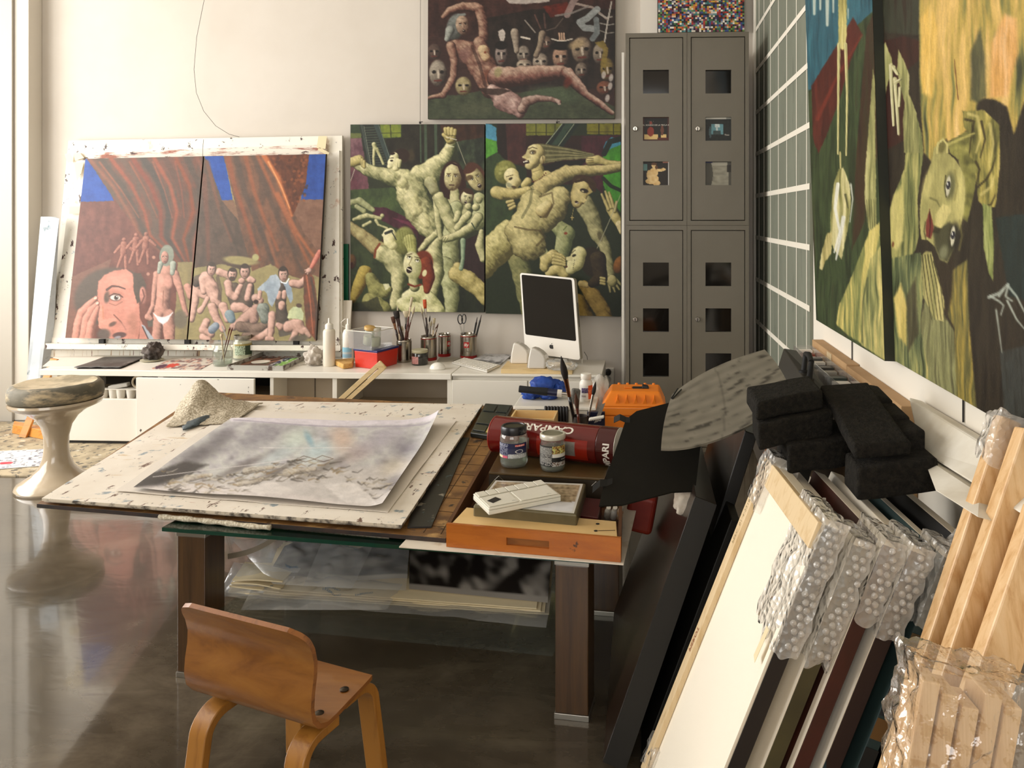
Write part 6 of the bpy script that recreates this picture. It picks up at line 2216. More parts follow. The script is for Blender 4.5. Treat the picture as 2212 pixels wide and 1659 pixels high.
# wooden plank with speakers, computer
m_plk = wood('plank_pale', '#dcc18f', '#c5a468', 0, 10, .5, 12)
zp_ = ZT + .022
plq = [pz(1082, 797, zp_), pz(1236, 799, zp_), pz(1243, 783, zp_), pz(1096, 780, zp_)]
MB().prism(plq, (0, 0, -.0215)).build('plank', m_plk, label='pale wooden plank under the two speakers and the computer', cat='plank', bevel=.001)
m_spk = mat('speaker_white', '#e2dcd2', .3, coat=.2)
m_mesh2 = mat('speaker_grille', '#bdb7ac', .6)
for k, (ox, oy, lb) in enumerate(((0, 0, 'left white rounded computer speaker on the plank'), (37, 11, 'right white rounded computer speaker on the plank'))):
 t = thing('computer_speaker', lb, 'speaker', 'computer speakers')
 pp_ = [(1102, 785), (1104, 762), (1109, 739), (1120, 742), (1130, 748), (1138, 756), (1141, 764), (1140, 785)]
 d0 = (pz(1120 + ox, 786 + oy, zp_ + .0004) - CAMP).dot(V((-SY, CYW, 0)))
 pts = [pd(x + ox, y + oy, d0) for x, y in pp_]
 zmn = min(p_.z for p_ in pts)
 pts = [V((p_.x, p_.y, p_.z - zmn + zp_ + .0004)) for p_ in pts]
 MB().prism(pts, (.012, .055, 0)).build('speaker_body', m_spk, t, bevel=.008, seg=4)
 MB().hexa([pts[0] + V((-.004, .006, .004)), pts[0] + V((-.0005, .006, .004)), pts[0] + V((.010, .050, .004)), pts[0] + V((.0065, .050, .004)),
   pts[2] + V((-.004, .006, -.010)), pts[2] + V((-.0005, .006, -.010)), pts[2] + V((.010, .050, -.010)), pts[2] + V((.0065, .050, -.010))]).build('grille', m_mesh2, t, bevel=.001)
im = thing('desktop_computer', 'white all-in-one computer with a black screen, turned to the left on the bench', 'computer')
TL, TR, BR_ = pY(1123, 589, 4.185), pY(1240, 601, 4.09), pY(1253, 778, 4.04)
BL_ = TL + (BR_ - TR)
fq = [TL, TR, BR_, BL_]
fn_ = (TR - TL).cross(BL_ - TL).normalized()
if fn_.y < 0:
 fn_ = -fn_
m_imac = mat('computer_white', '#ebe7df', .2, coat=.3)
m_alu = mat('computer_back', '#bab4a6', .4, .2)
def rounded(q, r=.06, n=6):
 """rounded quad outline in bilinear space"""
 w, h = (q[1] - q[0]).length, (q[3] - q[0]).length
 ru, rv = r, r * w / h
 pts = []
 for cu, cv, a0 in ((ru, rv, math.pi), (1 - ru, rv, 1.5 * math.pi), (1 - ru, 1 - rv, 0), (ru, 1 - rv, .5 * math.pi)):
  for k in range(n + 1):
   a = a0 + k / n * math.pi / 2
   pts.append(bil(q, cu + ru * math.cos(a), cv + rv * math.sin(a)))
 return pts
MB().prism(rounded(fq, .045), fn_ * .010).build('front_shell', m_imac, im, smooth=40)
MB().prism([p_ + fn_ * .0102 for p_ in rounded(fq, .045)], fn_ * .026).build('back_shell', m_alu, im, smooth=40)
sq_ = [bil(fq, .03, .022), bil(fq, .955, .022), bil(fq, .955, .775), bil(fq, .03, .775)]
MB().prism([p_ - fn_ * .0002 for p_ in rounded(sq_, .03)], fn_ * -.0008).build('screen', mat('screen_black', '#0a0908', .04, coat=.6), im)
# dark apple mark on the chin
ap = bil(fq, .50, .885)
ux, vy = (fq[1] - fq[0]).normalized(), (fq[0] - fq[3]).normalized()
on_chin = lambda x, y: ap + ux * x + vy * y - fn_ * .0009
out = []
for k in range(40):
 t = 2 * math.pi * k / 40
 x, y = math.cos(t), math.sin(t)
 r = .0115 * (1 + .06 * math.cos(2 * t))
 px_, py_ = r * x * 1.0, r * y * 1.08
 py_ -= .0025 * math.exp(-(x / .28) ** 2) * (1 if y > 0 else -.8)     # dips at top and bottom
 dx_, dy_ = px_ - .0135, py_ - .001
 dd = math.hypot(dx_, dy_)
 if dd < .0055:                                                       # the bite
  px_, py_ = .0135 + dx_ / dd * .0055 if dd > 0 else px_, .001 + dy_ / max(dd, 1e-6) * .0055
  px_ = .0135 - abs(px_ - .0135)
 out.append(on_chin(px_, py_))
mb = MB()
mb.prism(out, fn_ * .0007)
mb.prism([on_chin(.000, .0125), on_chin(.0035, .0145), on_chin(.0055, .0195), on_chin(.001, .0172)], fn_ * .0007)
mb.build('logo', m_black, im)
sd0, sd1 = fq[1] + fn_ * .022, fq[2] + fn_ * .022
e = (fq[1] - fq[0]).normalized() * .0006
MB().prism([lerp(sd0, sd1, .30) + e - fn_ * .003, lerp(sd0, sd1, .60) + e - fn_ * .003, lerp(sd0, sd1, .60) + e + fn_ * .003, lerp(sd0, sd1, .30) + e + fn_ * .003], e).build('disc_slot', m_black, im)
bm_ = lerp(fq[3], fq[2], .5) + fn_ * .030
mb = MB()
mb.hexa([V((bm_.x - .05, bm_.y, zp_ + .0006)), V((bm_.x + .07, bm_.y - .02, zp_ + .0006)), V((bm_.x + .09, bm_.y + .08, zp_ + .0006)), V((bm_.x - .03, bm_.y + .10, zp_ + .0006)),
  V((bm_.x - .05, bm_.y, zp_ + .006)), V((bm_.x + .07, bm_.y - .02, zp_ + .006)), V((bm_.x + .09, bm_.y + .08, zp_ + .006)), V((bm_.x - .03, bm_.y + .10, zp_ + .006))])
mb.strip([V((bm_.x + .02, bm_.y + .075, zp_ + .004)), bm_ + V((.01, .045, .05)), bm_ + fn_ * .012 + V((0, 0, .10))], V((.045, -.012, 0)), V((0, .003, .002)))
mb.build('stand', m_alu, im)
bgc = thing('clear_bag', 'clear crumpled plastic bag under the computer screen', 'bag')
p = pz(1213, 797, zp_)
MB().blob((p.x, p.y - .02, zp_ + .020), (.065, .030, .028), amp=.5, fr=2.6, seed=31, sub=4, flat=zp_ + .0008).build('film', film('clear_bag_film', '#d4d3cc', .30, .1, .7, 30, .008, gl=1.6), bgc, smooth='all')
cd = thing('power_cable', 'white cable hanging down behind the computer beside its plug', 'cable')
MB().tube([fq[2] + fn_ * .04 + V((-.004, .02, .02)), pY(1257, 800, 4.16), pY(1257, 830, 4.24)], .003, 6).build('white_lead', m_pwhite, cd, smooth='all')
MB().tube([pY(1262, 760, 4.15), pY(1268, 770, 4.2), pY(1271, 798, 4.3)], .0015, 5).build('thin_lead', m_wire, cd, smooth='all')
# slotted wooden bar leaning on the bench edge
bar = thing('slotted_bar', 'pale wooden slotted bar leaning against the front of the bench', 'wooden bar')
A, B = pz(640, 968, .012), pY(829, 786, 3.775)
A.y = 3.60
d = (B - A)
dn = d.normalized()
w = dn.cross(V((0, 1, 0))).normalized()
if w.x < 0:
 w = -w
for off in (-.0135, .0135):
 mb = MB()
 mb.strip([A + w * off, B + w * off - dn * .012], w * .011, dn.cross(w) * .011)
 mb.v = [V((v.x, v.y, max(v.z, .0075))) for v in mb.v]
 mb.build('slat', m_plk, bar, bevel=.001)
mb = MB()
mb.strip([B - dn * .035, B], w * .0245, dn.cross(w) * .0111)
mb.build('end_block', m_plk, bar, bevel=.006, seg=3)
pegp = pY(708, 856, 3.70)
# painted rag / newspaper on the floor mat
def rag_fn(u, v):
 k = NZ.noise(V((u * 6, v * 9, 3))), NZ.noise(V((u * 15, v * 20, 8)))
 c = (.74, .73, .73)
 if k[0] > .2:
  c = (.50, .52, .60)
 if k[1] > .32:
  c = (.10, .10, .13)
 if ((u - .45) / .10) ** 2 + ((v - .72) / .08) ** 2 < 1:
  c = (.55, .04, .07)
 return c
paint_quad('paint_paper', 'white paint-blotched paper on the floor left of the stool', [pz(-60, 978, .008), pz(108, 970, .008), pz(98, 1006, .008), pz(-60, 1018, .008)], rag_fn, 60, 30, .002, 'paper')
# --- postcards and covers in the locker windows
def card(lock, i, name, label, fn, words=()):
 r, d, ws, Yd = lock
 w0, w1, z0, z1 = ws[i]
 y = Yd + .0168
 q = [V((w0 - .001, y, z1 + .001)), V((w1 + .001, y, z1 + .001)), V((w1 + .001, y, z0 - .001)), V((w0 - .001, y, z0 - .001))]
 o = paint_quad(name, label, q, fn, 44, 44, 0, 'card')
 for (txt, u, v, size) in words:
  mb = MB()
  c = bil(q, u, v)
  lettering(mb, txt, size, lambda x, y_: c + V((x, -.0004, y_)))
  ob_ = mb.build('lettering', m_printw, o)
 return o
def ell_(u, v, cu, cv, ru, rv):
 return ((u - cu) / ru) ** 2 + ((v - cv) / rv) ** 2 < 1
def cover1(u, v):
 if u < .06 or u > .95 or v > .93 or v < .03:
  return (.07, .02, .015)
 c = (.012, .01, .008)
 if v > .72 and u < .58 or (.72 < v < .85 and .7 < u < .9):
  c = (.72, .50, .20)
 if ell_(u, v, .30, .60, .13, .2) or ell_(u, v, .30, .24, .05, .07):
  c = (.25, .035, .02)
 if ell_(u, v, .74, .55, .06, .22):
  c = (.14, .05, .03)
 if v > .85 and u > .55:
  c = (.10, .02, .015)
 return c
card(lock_names[0], 1, 'record_cover', 'dark music cover with white lettering in the upper left locker', cover1, (('EL SONIDO DE LA TECLA 8', .50, .33, .0105), ('. . . .  .', .3, .14, .012), ('.  . .', .3, .22, .012)))
def cover2(u, v):       # generic stand-in: a pale seated figure against dark drapery
 if u > .955 or u < .02:
  return (.75, .72, .68)
 c = (.018, .012, .008)
 if u < .16 and .1 < v < .38:
  c = (.12, .25, .24)
 if v < .06 and u > .75:
  c = (.5, .2, .14)
 for (a, b_, ru, rv) in ((.43, .17, .09, .11), (.42, .46, .16, .20), (.24, .55, .09, .2), (.42, .72, .19, .16), (.62, .37, .15, .06), (.78, .33, .09, .06), (.30, .82, .2, .12), (.52, .9, .14, .12)):
  if ell_(u, v, a, b_, ru, rv):
   k = .5 + .5 * NZ.noise(V((u * 9, v * 9, 4)))
   c = tuple(lerp(x, y, k) for x, y in zip((.62, .36, .12), (.85, .66, .34)))
 if ell_(u, v, .43, .10, .11, .06) or ell_(u, v, .52, .24, .05, .09):
  c = (.12, .05, .02)
 return c
card(lock_names[0], 2, 'postcard', 'postcard of a pale figure on a dark ground in the upper left locker', cover2)
def cover3(u, v):
 if v < .09:
  return (.66, .63, .55) if u < .8 else (.30, .30, .26)
 c = (.018, .02, .018)
 if .24 < u < .70 and .28 < v < .72:
  c = (.13, .28, .32)
  if .38 < u < .56 and v < .42 or .43 < u < .50 and v < .56:
   c = (.55, .62, .60)
  if v > .56 and .3 < u < .6:
   c = (.05, .07, .07)
 if ell_(u, v, .20, .62, .05, .25):
  c = (.07, .11, .12)
 return tuple(x * (1 + .35 * NZ.noise(V((u * 12, v * 12, 6)))) for x in c)
card(lock_names[1], 1, 'record_cover', 'dark cover with a blue square picture in the upper right locker', cover3, (('Theo', .83, .74, .011),))
def cover4(u, v):
 c = (.085, .078, .06)
 if v < .06 and u < .28:
  return (.01, .01, .08)
 if .22 < u < .9 and v > .03 and not (u > .83 and .15 < v < .45):
  if u > .22 + .08 * math.sin(v * 3) and u < .95 - .1 * (1 - v):
   c = (.28, .26, .20)
   c = tuple(x * (1 + .35 * NZ.noise(V((u * 5, v * 9, 2)))) for x in c)
   if v < .16:
    c = (.42, .39, .31)
 if u > .85 and .15 < v < .45:
  c = (.03, .026, .02)
 return c
card(lock_names[1], 2, 'paper_note', 'pale grey paper pinned in the upper right locker window', cover4)
# ------------------------------------------------------------------ the painted pictures (point colours on the canvas grids)
def hsh(ix, iy, seed):
 n = (ix * 374761393 + iy * 668265263 + seed * 974711) & 0x7fffffff
 n = ((n ^ (n >> 13)) * 1274126177) & 0x7fffffff
 return ((n ^ (n >> 16)) & 0xffff) / 65535.0
def vnoise(x, y, seed=0):
 ix, iy = np.floor(x).astype(np.int64), np.floor(y).astype(np.int64)
 fx, fy = x - ix, y - iy
 fx, fy = fx * fx * (3 - 2 * fx), fy * fy * (3 - 2 * fy)
 a, b = hsh(ix, iy, seed), hsh(ix + 1, iy, seed)
 c, d = hsh(ix, iy + 1, seed), hsh(ix + 1, iy + 1, seed)
 return (a * (1 - fx) + b * fx) * (1 - fy) + (c * (1 - fx) + d * fx) * fy
def fnoise(x, y, seed=0, oc=3):
 t, amp, s = 0, .5, 0
 for k in range(oc):
  t = t + vnoise(x * 2 ** k, y * 2 ** k, seed + k) * amp
  s += amp
  amp *= .55
 return t / s
def H(h):
 if isinstance(h, str):
  h = h.lstrip('#')
  return np.array([int(h[i:i + 2], 16) / 255 for i in (0, 2, 4)])
 return np.array(h, float)
def sstep(a, b, x):
 t = np.clip((x - a) / (b - a), 0, 1)
 return t * t * (3 - 2 * t)
class Art:
 def __init__(s, q, nx, ny, base):
  q = [np.array(p) for p in q]
  u, v = np.meshgrid(np.linspace(0, 1, nx + 1), np.linspace(0, 1, ny + 1))
  s.nx, s.ny = nx, ny
  w = lambda a: a[..., None]
  s.P = (w((1 - u) * (1 - v)) * q[0] + w(u * (1 - v)) * q[1] + w(u * v) * q[2] + w((1 - u) * v) * q[3])
  d = -SY * s.P[..., 0] + CYW * s.P[..., 1]
  s.X = CX + FPX * (CYW * s.P[..., 0] + SY * s.P[..., 1]) / d
  s.Y = CY - FPX * (s.P[..., 2] - CAMZ) / d
  s.C = np.ones(s.X.shape + (3,)) * H(base)
  s.U, s.V = u, v
 def box(s, x0, x1, y0, y1):
  m = (s.X > x0) & (s.X < x1) & (s.Y > y0) & (s.Y < y1)
  r, c = np.where(m)
  if len(r) == 0:
   return None
  return slice(r.min(), r.max() + 1), slice(c.min(), c.max() + 1)
 def mix(s, sl, a, col):
  a = a[..., None]
  s.C[sl] = s.C[sl] * (1 - a) + col * a
 def poly(s, pts, col, soft=1.2, a=1.0, tex=.0, seed=0, col2=None):
  pts = np.array(pts, float)
  sl = s.box(pts[:, 0].min() - 4, pts[:, 0].max() + 4, pts[:, 1].min() - 4, pts[:, 1].max() + 4)
  if sl is None:
   return
  X, Y = s.X[sl], s.Y[sl]
  ins = np.zeros(X.shape, bool)
  dm = np.full(X.shape, 1e9)
  n = len(pts)
  for i in range(n):
   (x0, y0), (x1, y1) = pts[i], pts[(i + 1) % n]
   cr = ((y0 > Y) != (y1 > Y))
   if y1 != y0:
    ins ^= cr & (X < (x1 - x0) * (Y - y0) / (y1 - y0) + x0)
   dx, dy = x1 - x0, y1 - y0
   t = np.clip(((X - x0) * dx + (Y - y0) * dy) / max(dx * dx + dy * dy, 1e-9), 0, 1)
   dm = np.minimum(dm, np.hypot(X - x0 - t * dx, Y - y0 - t * dy))
  sd = np.where(ins, dm, -dm) + 1.6 * (vnoise(X * .25, Y * .25, seed + 3) - .5)
  al = sstep(-soft, soft, sd) * a
  c = H(col)
  if col2 is not None:
   k = fnoise(X * .09, Y * .05, seed, 3)[..., None]
   k = np.clip((k - .3) * 2.2, 0, 1)
   c = c * (1 - k) + H(col2) * k
  if tex:
   c = c * (1 + tex * (fnoise(X * .16, Y * .08, seed + 9, 3)[..., None] - .5) * 2)
  s.mix(sl, al, c)
 def pstreak(s, pts, pal, sx=.14, sy=.022, seed=0, soft=1.6, a=1.0, gain=1.55):
  """polygon filled with long brush marks running through a palette"""
  pts = np.array(pts, float)
  sl = s.box(pts[:, 0].min() - 5, pts[:, 0].max() + 5, pts[:, 1].min() - 5, pts[:, 1].max() + 5)
  if sl is None:
   return
  keep = s.C[sl].copy()
  s.poly(pts, (1, 1, 1), soft, 1.0, seed=seed)
  X, Y = s.X[sl], s.Y[sl]
  mask = np.zeros(X.shape)
  tmp = s.C
  s.C = np.zeros(tmp.shape)
  s.poly(pts, (1, 1, 1), soft, 1.0, seed=seed)
  mask = s.C[sl][..., 0] * a
  s.C = tmp
  s.C[sl] = keep
  w = X + 7 * (vnoise(X * .03, Y * .02, seed + 5) - .5)
  k = np.clip((.65 * fnoise(w * sx, Y * sy * .5, seed, 2) + .35 * fnoise(w * sx * 2.6, Y * sy * .8, seed + 7, 2) - .5) * gain + .5, 0, .999) * (len(pal) - 1)
  P_ = np.array([H(c) for c in pal])
  i = k.astype(int)
  f = (k - i)[..., None]
  s.mix(sl, mask, P_[i] * (1 - f) + P_[np.minimum(i + 1, len(pal) - 1)] * f)
 def ell(s, cx, cy, rx, ry, col, rot=0, soft=.18, a=1.0, shade=None, L=(-.6, -.5, .62)):
  R_ = max(rx, ry) * 1.3 + 2
  sl = s.box(cx - R_, cx + R_, cy - R_, cy + R_)
  if sl is None:
   return
  X, Y = s.X[sl] - cx, s.Y[sl] - cy
  cr, sr = math.cos(rot), math.sin(rot)
  ex, ey = (X * cr + Y * sr) / rx, (-X * sr + Y * cr) / ry
  d = np.hypot(ex, ey)
  al = (1 - sstep(1 - soft, 1 + soft * .5, d)) * a
  c = H(col)
  if shade is not None:
   nz = np.sqrt(np.clip(1 - np.minimum(d, 1) ** 2, 0, 1))
   sh = ex * L[0] + ey * L[1] + nz * L[2] + .5 * (fnoise(s.X[sl] * .22, s.Y[sl] * .22, 5, 2) - .5)
   k = np.clip(sh * .75 + .25, 0, 1)[..., None]
   c = H(shade) * (1 - k) + c * k
  s.mix(sl, al, c)
 def stroke(s, pts, w, col, a=1.0, w1=None, soft=.6):
  pts = np.array(pts, float)
  if w1 is None:
   w1 = w
  m = max(w, w1) + 2
  sl = s.box(pts[:, 0].min() - m, pts[:, 0].max() + m, pts[:, 1].min() - m, pts[:, 1].max() + m)
  if sl is None:
   return
  X, Y = s.X[sl], s.Y[sl]
  best = np.full(X.shape, -1e9)
  n = len(pts) - 1
  for i in range(n):
   (x0, y0), (x1, y1) = pts[i], pts[i + 1]
   dx, dy = x1 - x0, y1 - y0
   t = np.clip(((X - x0) * dx + (Y - y0) * dy) / max(dx * dx + dy * dy, 1e-9), 0, 1)
   ww = (w + (w1 - w) * (i + t) / n) * .5
   best = np.maximum(best, ww - np.hypot(X - x0 - t * dx, Y - y0 - t * dy))
  s.mix(sl, sstep(-soft, soft, best) * a, H(col))
 def limb(s, chains, pal, L=(-.55, -.55, .63), tex=.35, sc=.14, edge=None, seed=0, a=1.0):
  """a body of tapered round chains [(x, y, r), ...], shaded as one form"""
  allp = np.array([p for c in chains for p in c], float)
  rm = allp[:, 2].max() + 3
  sl = s.box(allp[:, 0].min() - rm, allp[:, 0].max() + rm, allp[:, 1].min() - rm, allp[:, 1].max() + rm)
  if sl is None:
   return
  X, Y = s.X[sl], s.Y[sl]
  sdb = np.full(X.shape, -1e9)
  nxb, nyb, wsum = np.zeros(X.shape), np.zeros(X.shape), np.full(X.shape, 1e-9)
  wob = 1 + .22 * (fnoise(X * .09, Y * .09, seed + 21, 2) - .5)
  for c in chains:
   if len(c) == 1:
    c = [c[0], (c[0][0] + .01, c[0][1], c[0][2])]
   for (x0, y0, r0), (x1, y1, r1) in zip(c[:-1], c[1:]):
    dx, dy = x1 - x0, y1 - y0
    t = np.clip(((X - x0) * dx + (Y - y0) * dy) / max(dx * dx + dy * dy, 1e-9), 0, 1)
    r = (r0 + (r1 - r0) * t) * wob
    ox, oy = X - x0 - t * dx, Y - y0 - t * dy
    d = np.hypot(ox, oy)
    sdb = np.maximum(sdb, r - d)
    q = np.clip(1 - (d / r) ** 2, 0, 1)
    wt = q * q * r + 1e-6 * (d < r * 1.4)
    nxb += wt * ox / r
    nyb += wt * oy / r
    wsum += wt
  nxb, nyb = nxb / wsum, nyb / wsum
  nxb += .3 * (fnoise(X * sc * .8, Y * sc * .8, seed + 31, 3) - .5)
  nyb += .3 * (fnoise(X * sc * .8, Y * sc * .8, seed + 47, 3) - .5)
  nz = np.sqrt(np.clip(1 - nxb ** 2 - nyb ** 2, 0, 1))
  sh = nxb * L[0] + nyb * L[1] + nz * L[2]
  sh = sh * .92 + .10 + tex * (.55 * fnoise(X * sc, Y * sc, seed, 3) + .45 * fnoise((X + Y) * sc * .5, (X - Y) * sc * 1.8, seed + 5, 2) - .5) * 1.5
  k = np.clip(sh, 0, 1)[..., None]
  d_, m_, l_ = [H(p) for p in pal]
  col = np.where(k < .5, d_ + (m_ - d_) * (k * 2), m_ + (l_ - m_) * (k * 2 - 1))
  if edge is not None:
   e = (1 - sstep(.2, 2.6, sdb))[..., None] * .5 * np.clip(fnoise(X * .12, Y * .12, seed + 60, 2) * 2.2 - .5, 0, 1)[..., None]
   col = col * (1 - e) + H(edge) * e
  s.mix(sl, sstep(-.7, .9, sdb) * a, col)
 def face(s, cx, cy, rx, ry, pal, rot=0, look=0.0, mouth='#5a2a22', hair=None, open_=0.0, beard=None, big=1.0, eyes=True):
  """head with brows, eyes, nose and mouth; rot in radians, look shifts the features sideways"""
  cr, sr = math.cos(rot), math.sin(rot)
  def T(u, v):
   u += look * .28
   return cx + (u * rx * cr - v * ry * sr), cy + (u * rx * sr + v * ry * cr)
  if hair:
   s.ell(*((cx - 0 * cr, cy - ry * .18)), rx * 1.22, ry * 1.12, hair, rot, .12)
  s.ell(cx, cy, rx, ry, pal[2], rot, .12, shade=pal[0])
  s.ell(*T(.0, .15), rx * .6, ry * .55, pal[1], rot, .6, .45)
  if hair:
   s.ell(cx + ry * .80 * sr, cy - ry * .80 * cr, rx * .95, ry * .30, hair, rot, .2)
  if beard:
   s.ell(*T(0, .62), rx * .8, ry * .42, beard, rot, .2)
  if eyes:
   for e in (-.38, .38):
    s.ell(*T(e, -.08), rx * .24, ry * .10, pal[0], rot, .3, .9)
    s.ell(*T(e, -.06), rx * .16, ry * .055, '#d8d4bc', rot, .3)
    s.ell(*T(e, -.06), rx * .075, ry * .055, '#15100c', rot, .2)
    a, b = T(e - .2, -.2), T(e + .2, -.22)
    s.stroke([a, b], max(1.0, ry * .07), pal[0], .9)
  s.stroke([T(.02, -.05), T(.08, .26), T(-.05, .32)], max(.9, rx * .10), pal[0], .7)
  s.stroke([T(-.06, -.02), T(-.03, .25)], max(.9, rx * .12), pal[2], .8)
  if open_:
   s.ell(*T(0, .58), rx * .26, ry * .14 * (1 + open_), '#1d0c0a', rot, .2)
   s.stroke([T(-.14, .52), T(.14, .52)], max(1, ry * .05), '#cfc7b0')
  else:
   s.stroke([T(-.24, .58), T(.24, .58)], max(1.1, ry * .08), mouth)
 def hand(s, cx, cy, r, ang, pal, n=4, spread=.22, ln=1.5, edge=None):
  """palm with separate fingers pointing along ang"""
  ch = [[(cx, cy, r), (cx + .3 * r * math.cos(ang), cy + .3 * r * math.sin(ang), r * .9)]]
  for i in range(n):
   a = ang + (i - (n - 1) / 2) * spread
   l = ln * (1 - .12 * abs(i - (n - 1) / 2))
   o = (i - (n - 1) / 2) * r * .42
   bx_, by_ = cx - o * math.sin(ang), cy + o * math.cos(ang)
   s.limb([[(bx_, by_, r * .34), (bx_ + math.cos(a) * r * l, by_ + math.sin(a) * r * l, r * .2)]], pal, tex=.1, edge=edge)
  s.limb(ch, pal, tex=.15)
 def grain(s, amt=.10, sx=.10, sy=.28, seed=1, fine=.06):
  k = 1 + amt * (fnoise(s.X * sx, s.Y * sy, seed, 3) - .5) * 2 + fine * (hsh((s.X * 3).astype(np.int64), (s.Y * 3).astype(np.int64), seed) - .5)
  s.C *= k[..., None]
 def finish(s, name, parent, off=0.0, mt=None):
  C = np.clip(s.C, 0, 1)
  C = np.where(C <= .04045, C / 12.92, ((C + .055) / 1.055) ** 2.4)
  return fast_grid(name, s.P, C, parent, mt or attr_mat('oil_paint', .42, .35, .35, 260))
def fast_grid(name, P, C, parent, mt):
 ny, nx = P.shape[0] - 1, P.shape[1] - 1
 lo, hi = P.reshape(-1, 3).min(0), P.reshape(-1, 3).max(0)
 c = np.array([(lo[0] + hi[0]) / 2, (lo[1] + hi[1]) / 2, lo[2]])
 me = bpy.data.meshes.new(name)
 n = (nx + 1) * (ny + 1)
 me.vertices.add(n)
 me.vertices.foreach_set('co', (P - c).reshape(-1).astype(np.float32))
 idx = np.arange(n).reshape(ny + 1, nx + 1)
 f = np.stack([idx[:-1, :-1], idx[1:, :-1], idx[1:, 1:], idx[:-1, 1:]], -1).reshape(-1, 4)
 me.loops.add(f.size)
 me.loops.foreach_set('vertex_index', f.reshape(-1).astype(np.int32))
 me.polygons.add(len(f))
 me.polygons.foreach_set('loop_start', (np.arange(len(f)) * 4).astype(np.int32))
 me.update(calc_edges=True)
 ca = me.color_attributes.new('paint', 'FLOAT_COLOR', 'POINT')
 ca.data.foreach_set('color', np.concatenate([C.reshape(-1, 3), np.ones((n, 1))], 1).astype(np.float32).reshape(-1))
 me.materials.append(mt)
 o = bpy.data.objects.new(name, me)
 COL.objects.link(o)
 place(o, V(c), parent)
 return o
ART = {a[0]: a for a in PAINTED}
SKG = ('#3f4427', '#98966a', '#ddd6a6')      # greenish flesh
SKY_ = ('#4a4422', '#a0935a', '#d8c98c')     # yellow flesh
SKD = ('#4e5233', '#8d9064', '#c3c396')
def begin(key, nx, ny, base):
 _, r, q, px = ART[key]
 return Art(q, nx, ny, base), r
# --- left of the green pair
A, r = begin('green_left', 232, 326, '#2a2f1e')
A.poly([(757, 269), (782, 269), (784, 296), (757, 298)], '#34432b', col2='#24301e')
A.poly([(757, 288), (786, 287), (786, 298), (757, 299)], '#5d6336')
A.poly([(757, 299), (781, 298), (797, 408), (757, 412)], '#7b5a5e', col2='#573840', seed=2)
A.poly([(757, 340), (790, 345), (796, 408), (757, 412)], '#6d3b45', a=.6, col2='#54303a')
A.poly([(777, 269), (815, 269), (852, 352), (846, 364), (798, 366), (784, 320)], '#232821', tex=.2)
for i in range(16):
 y = 276 + i * 5.4
 A.stroke([(788 + i * .9, y), (808 + i * 1.9, y - 1)], 1.6, '#4b5344', .8)
A.stroke([(781, 270), (790, 312), (799, 356)], 5, '#3a413a')
A.stroke([(812, 270), (826, 308), (844, 356)], 9, '#35403c')
A.stroke([(818, 270), (846, 352)], 1.4, '#6c786c', .8)
A.stroke([(786, 272), (801, 356)], 1.2, '#8a8f7c', .7)
A.poly([(820, 269), (866, 269), (866, 296), (828, 298)], '#76812f', col2='#54652a', seed=4)
A.stroke([(843, 269), (845, 298)], 2.2, '#33371e')
A.stroke([(823, 288), (866, 287)], 1.6, '#3c411f')
A.poly([(868, 269), (962, 269), (955, 372), (866, 395), (850, 352), (832, 300), (868, 297)], '#29261b', col2='#1d1a12', seed=6)
for x, w in ((919, 6), (941, 6), (908, 3)):
 A.stroke([(x, 270), (x + 1, 350)], w, '#43543f', .85)
for x in (858, 876, 888):
 A.ell(x, 336, 9, 15, '#4a3c28', 0, .5, .6)
A.poly([(950, 269), (1047, 269), (1047, 302), (985, 308), (960, 300)], '#3c2417', col2='#281910')
A.poly([(985, 306), (1047, 296), (1047, 400), (1000, 400)], '#20261c', col2='#39422f', seed=8)
A.stroke([(987, 306), (1012, 372)], 1.2, '#9a957e')
A.poly([(757, 410), (850, 405), (880, 440), (905, 478), (860, 480), (805, 452), (757, 452)], '#46562f', col2='#333f25', seed=9)
A.poly([(757, 450), (806, 452), (850, 490), (910, 530), (900, 600), (850, 640), (757, 675)], '#2b3420', col2='#3a4429', seed=11)
A.poly([(803, 447), (832, 448), (900, 480), (948, 502), (944, 530), (905, 533), (898, 506), (850, 490), (806, 466)], '#4a2330', col2='#371a20', seed=12)
A.poly([(846, 470), (925, 490), (900, 496)], '#6a2f42', a=.8)
A.poly([(902, 500), (950, 494), (948, 535), (900, 545)], '#2a1a16', tex=.2)
A.poly([(1000, 520), (1047, 500), (1047, 612), (1000, 580)], '#2a1c1b', tex=.2)
A.poly([(935, 600), (990, 600), (1047, 630), (1047, 675), (935, 675)], '#1b2016', col2='#262c1d')
# small distant people
A.limb([[(760, 437, 7), (776, 434, 8), (795, 446, 7), (806, 454, 5)], [(770, 446, 5), (786, 456, 6)]], SKD, edge='#2b3320')
A.limb([[(765, 474, 4), (778, 470, 6), (793, 466, 6), (806, 468, 5), (822, 472, 4)], [(812, 476, 4), (818, 486, 3), (836, 493, 3)], [(826, 466, 5)], [(785, 488, 4), (800, 480, 4)]], SKG, edge='#2b3320')
A.limb([[(808, 312, 5), (811, 322, 5)], [(809, 322, 4), (807, 340, 3), (808, 356, 3)], [(814, 322, 4), (822, 340, 3), (828, 354, 3)]], SKG)
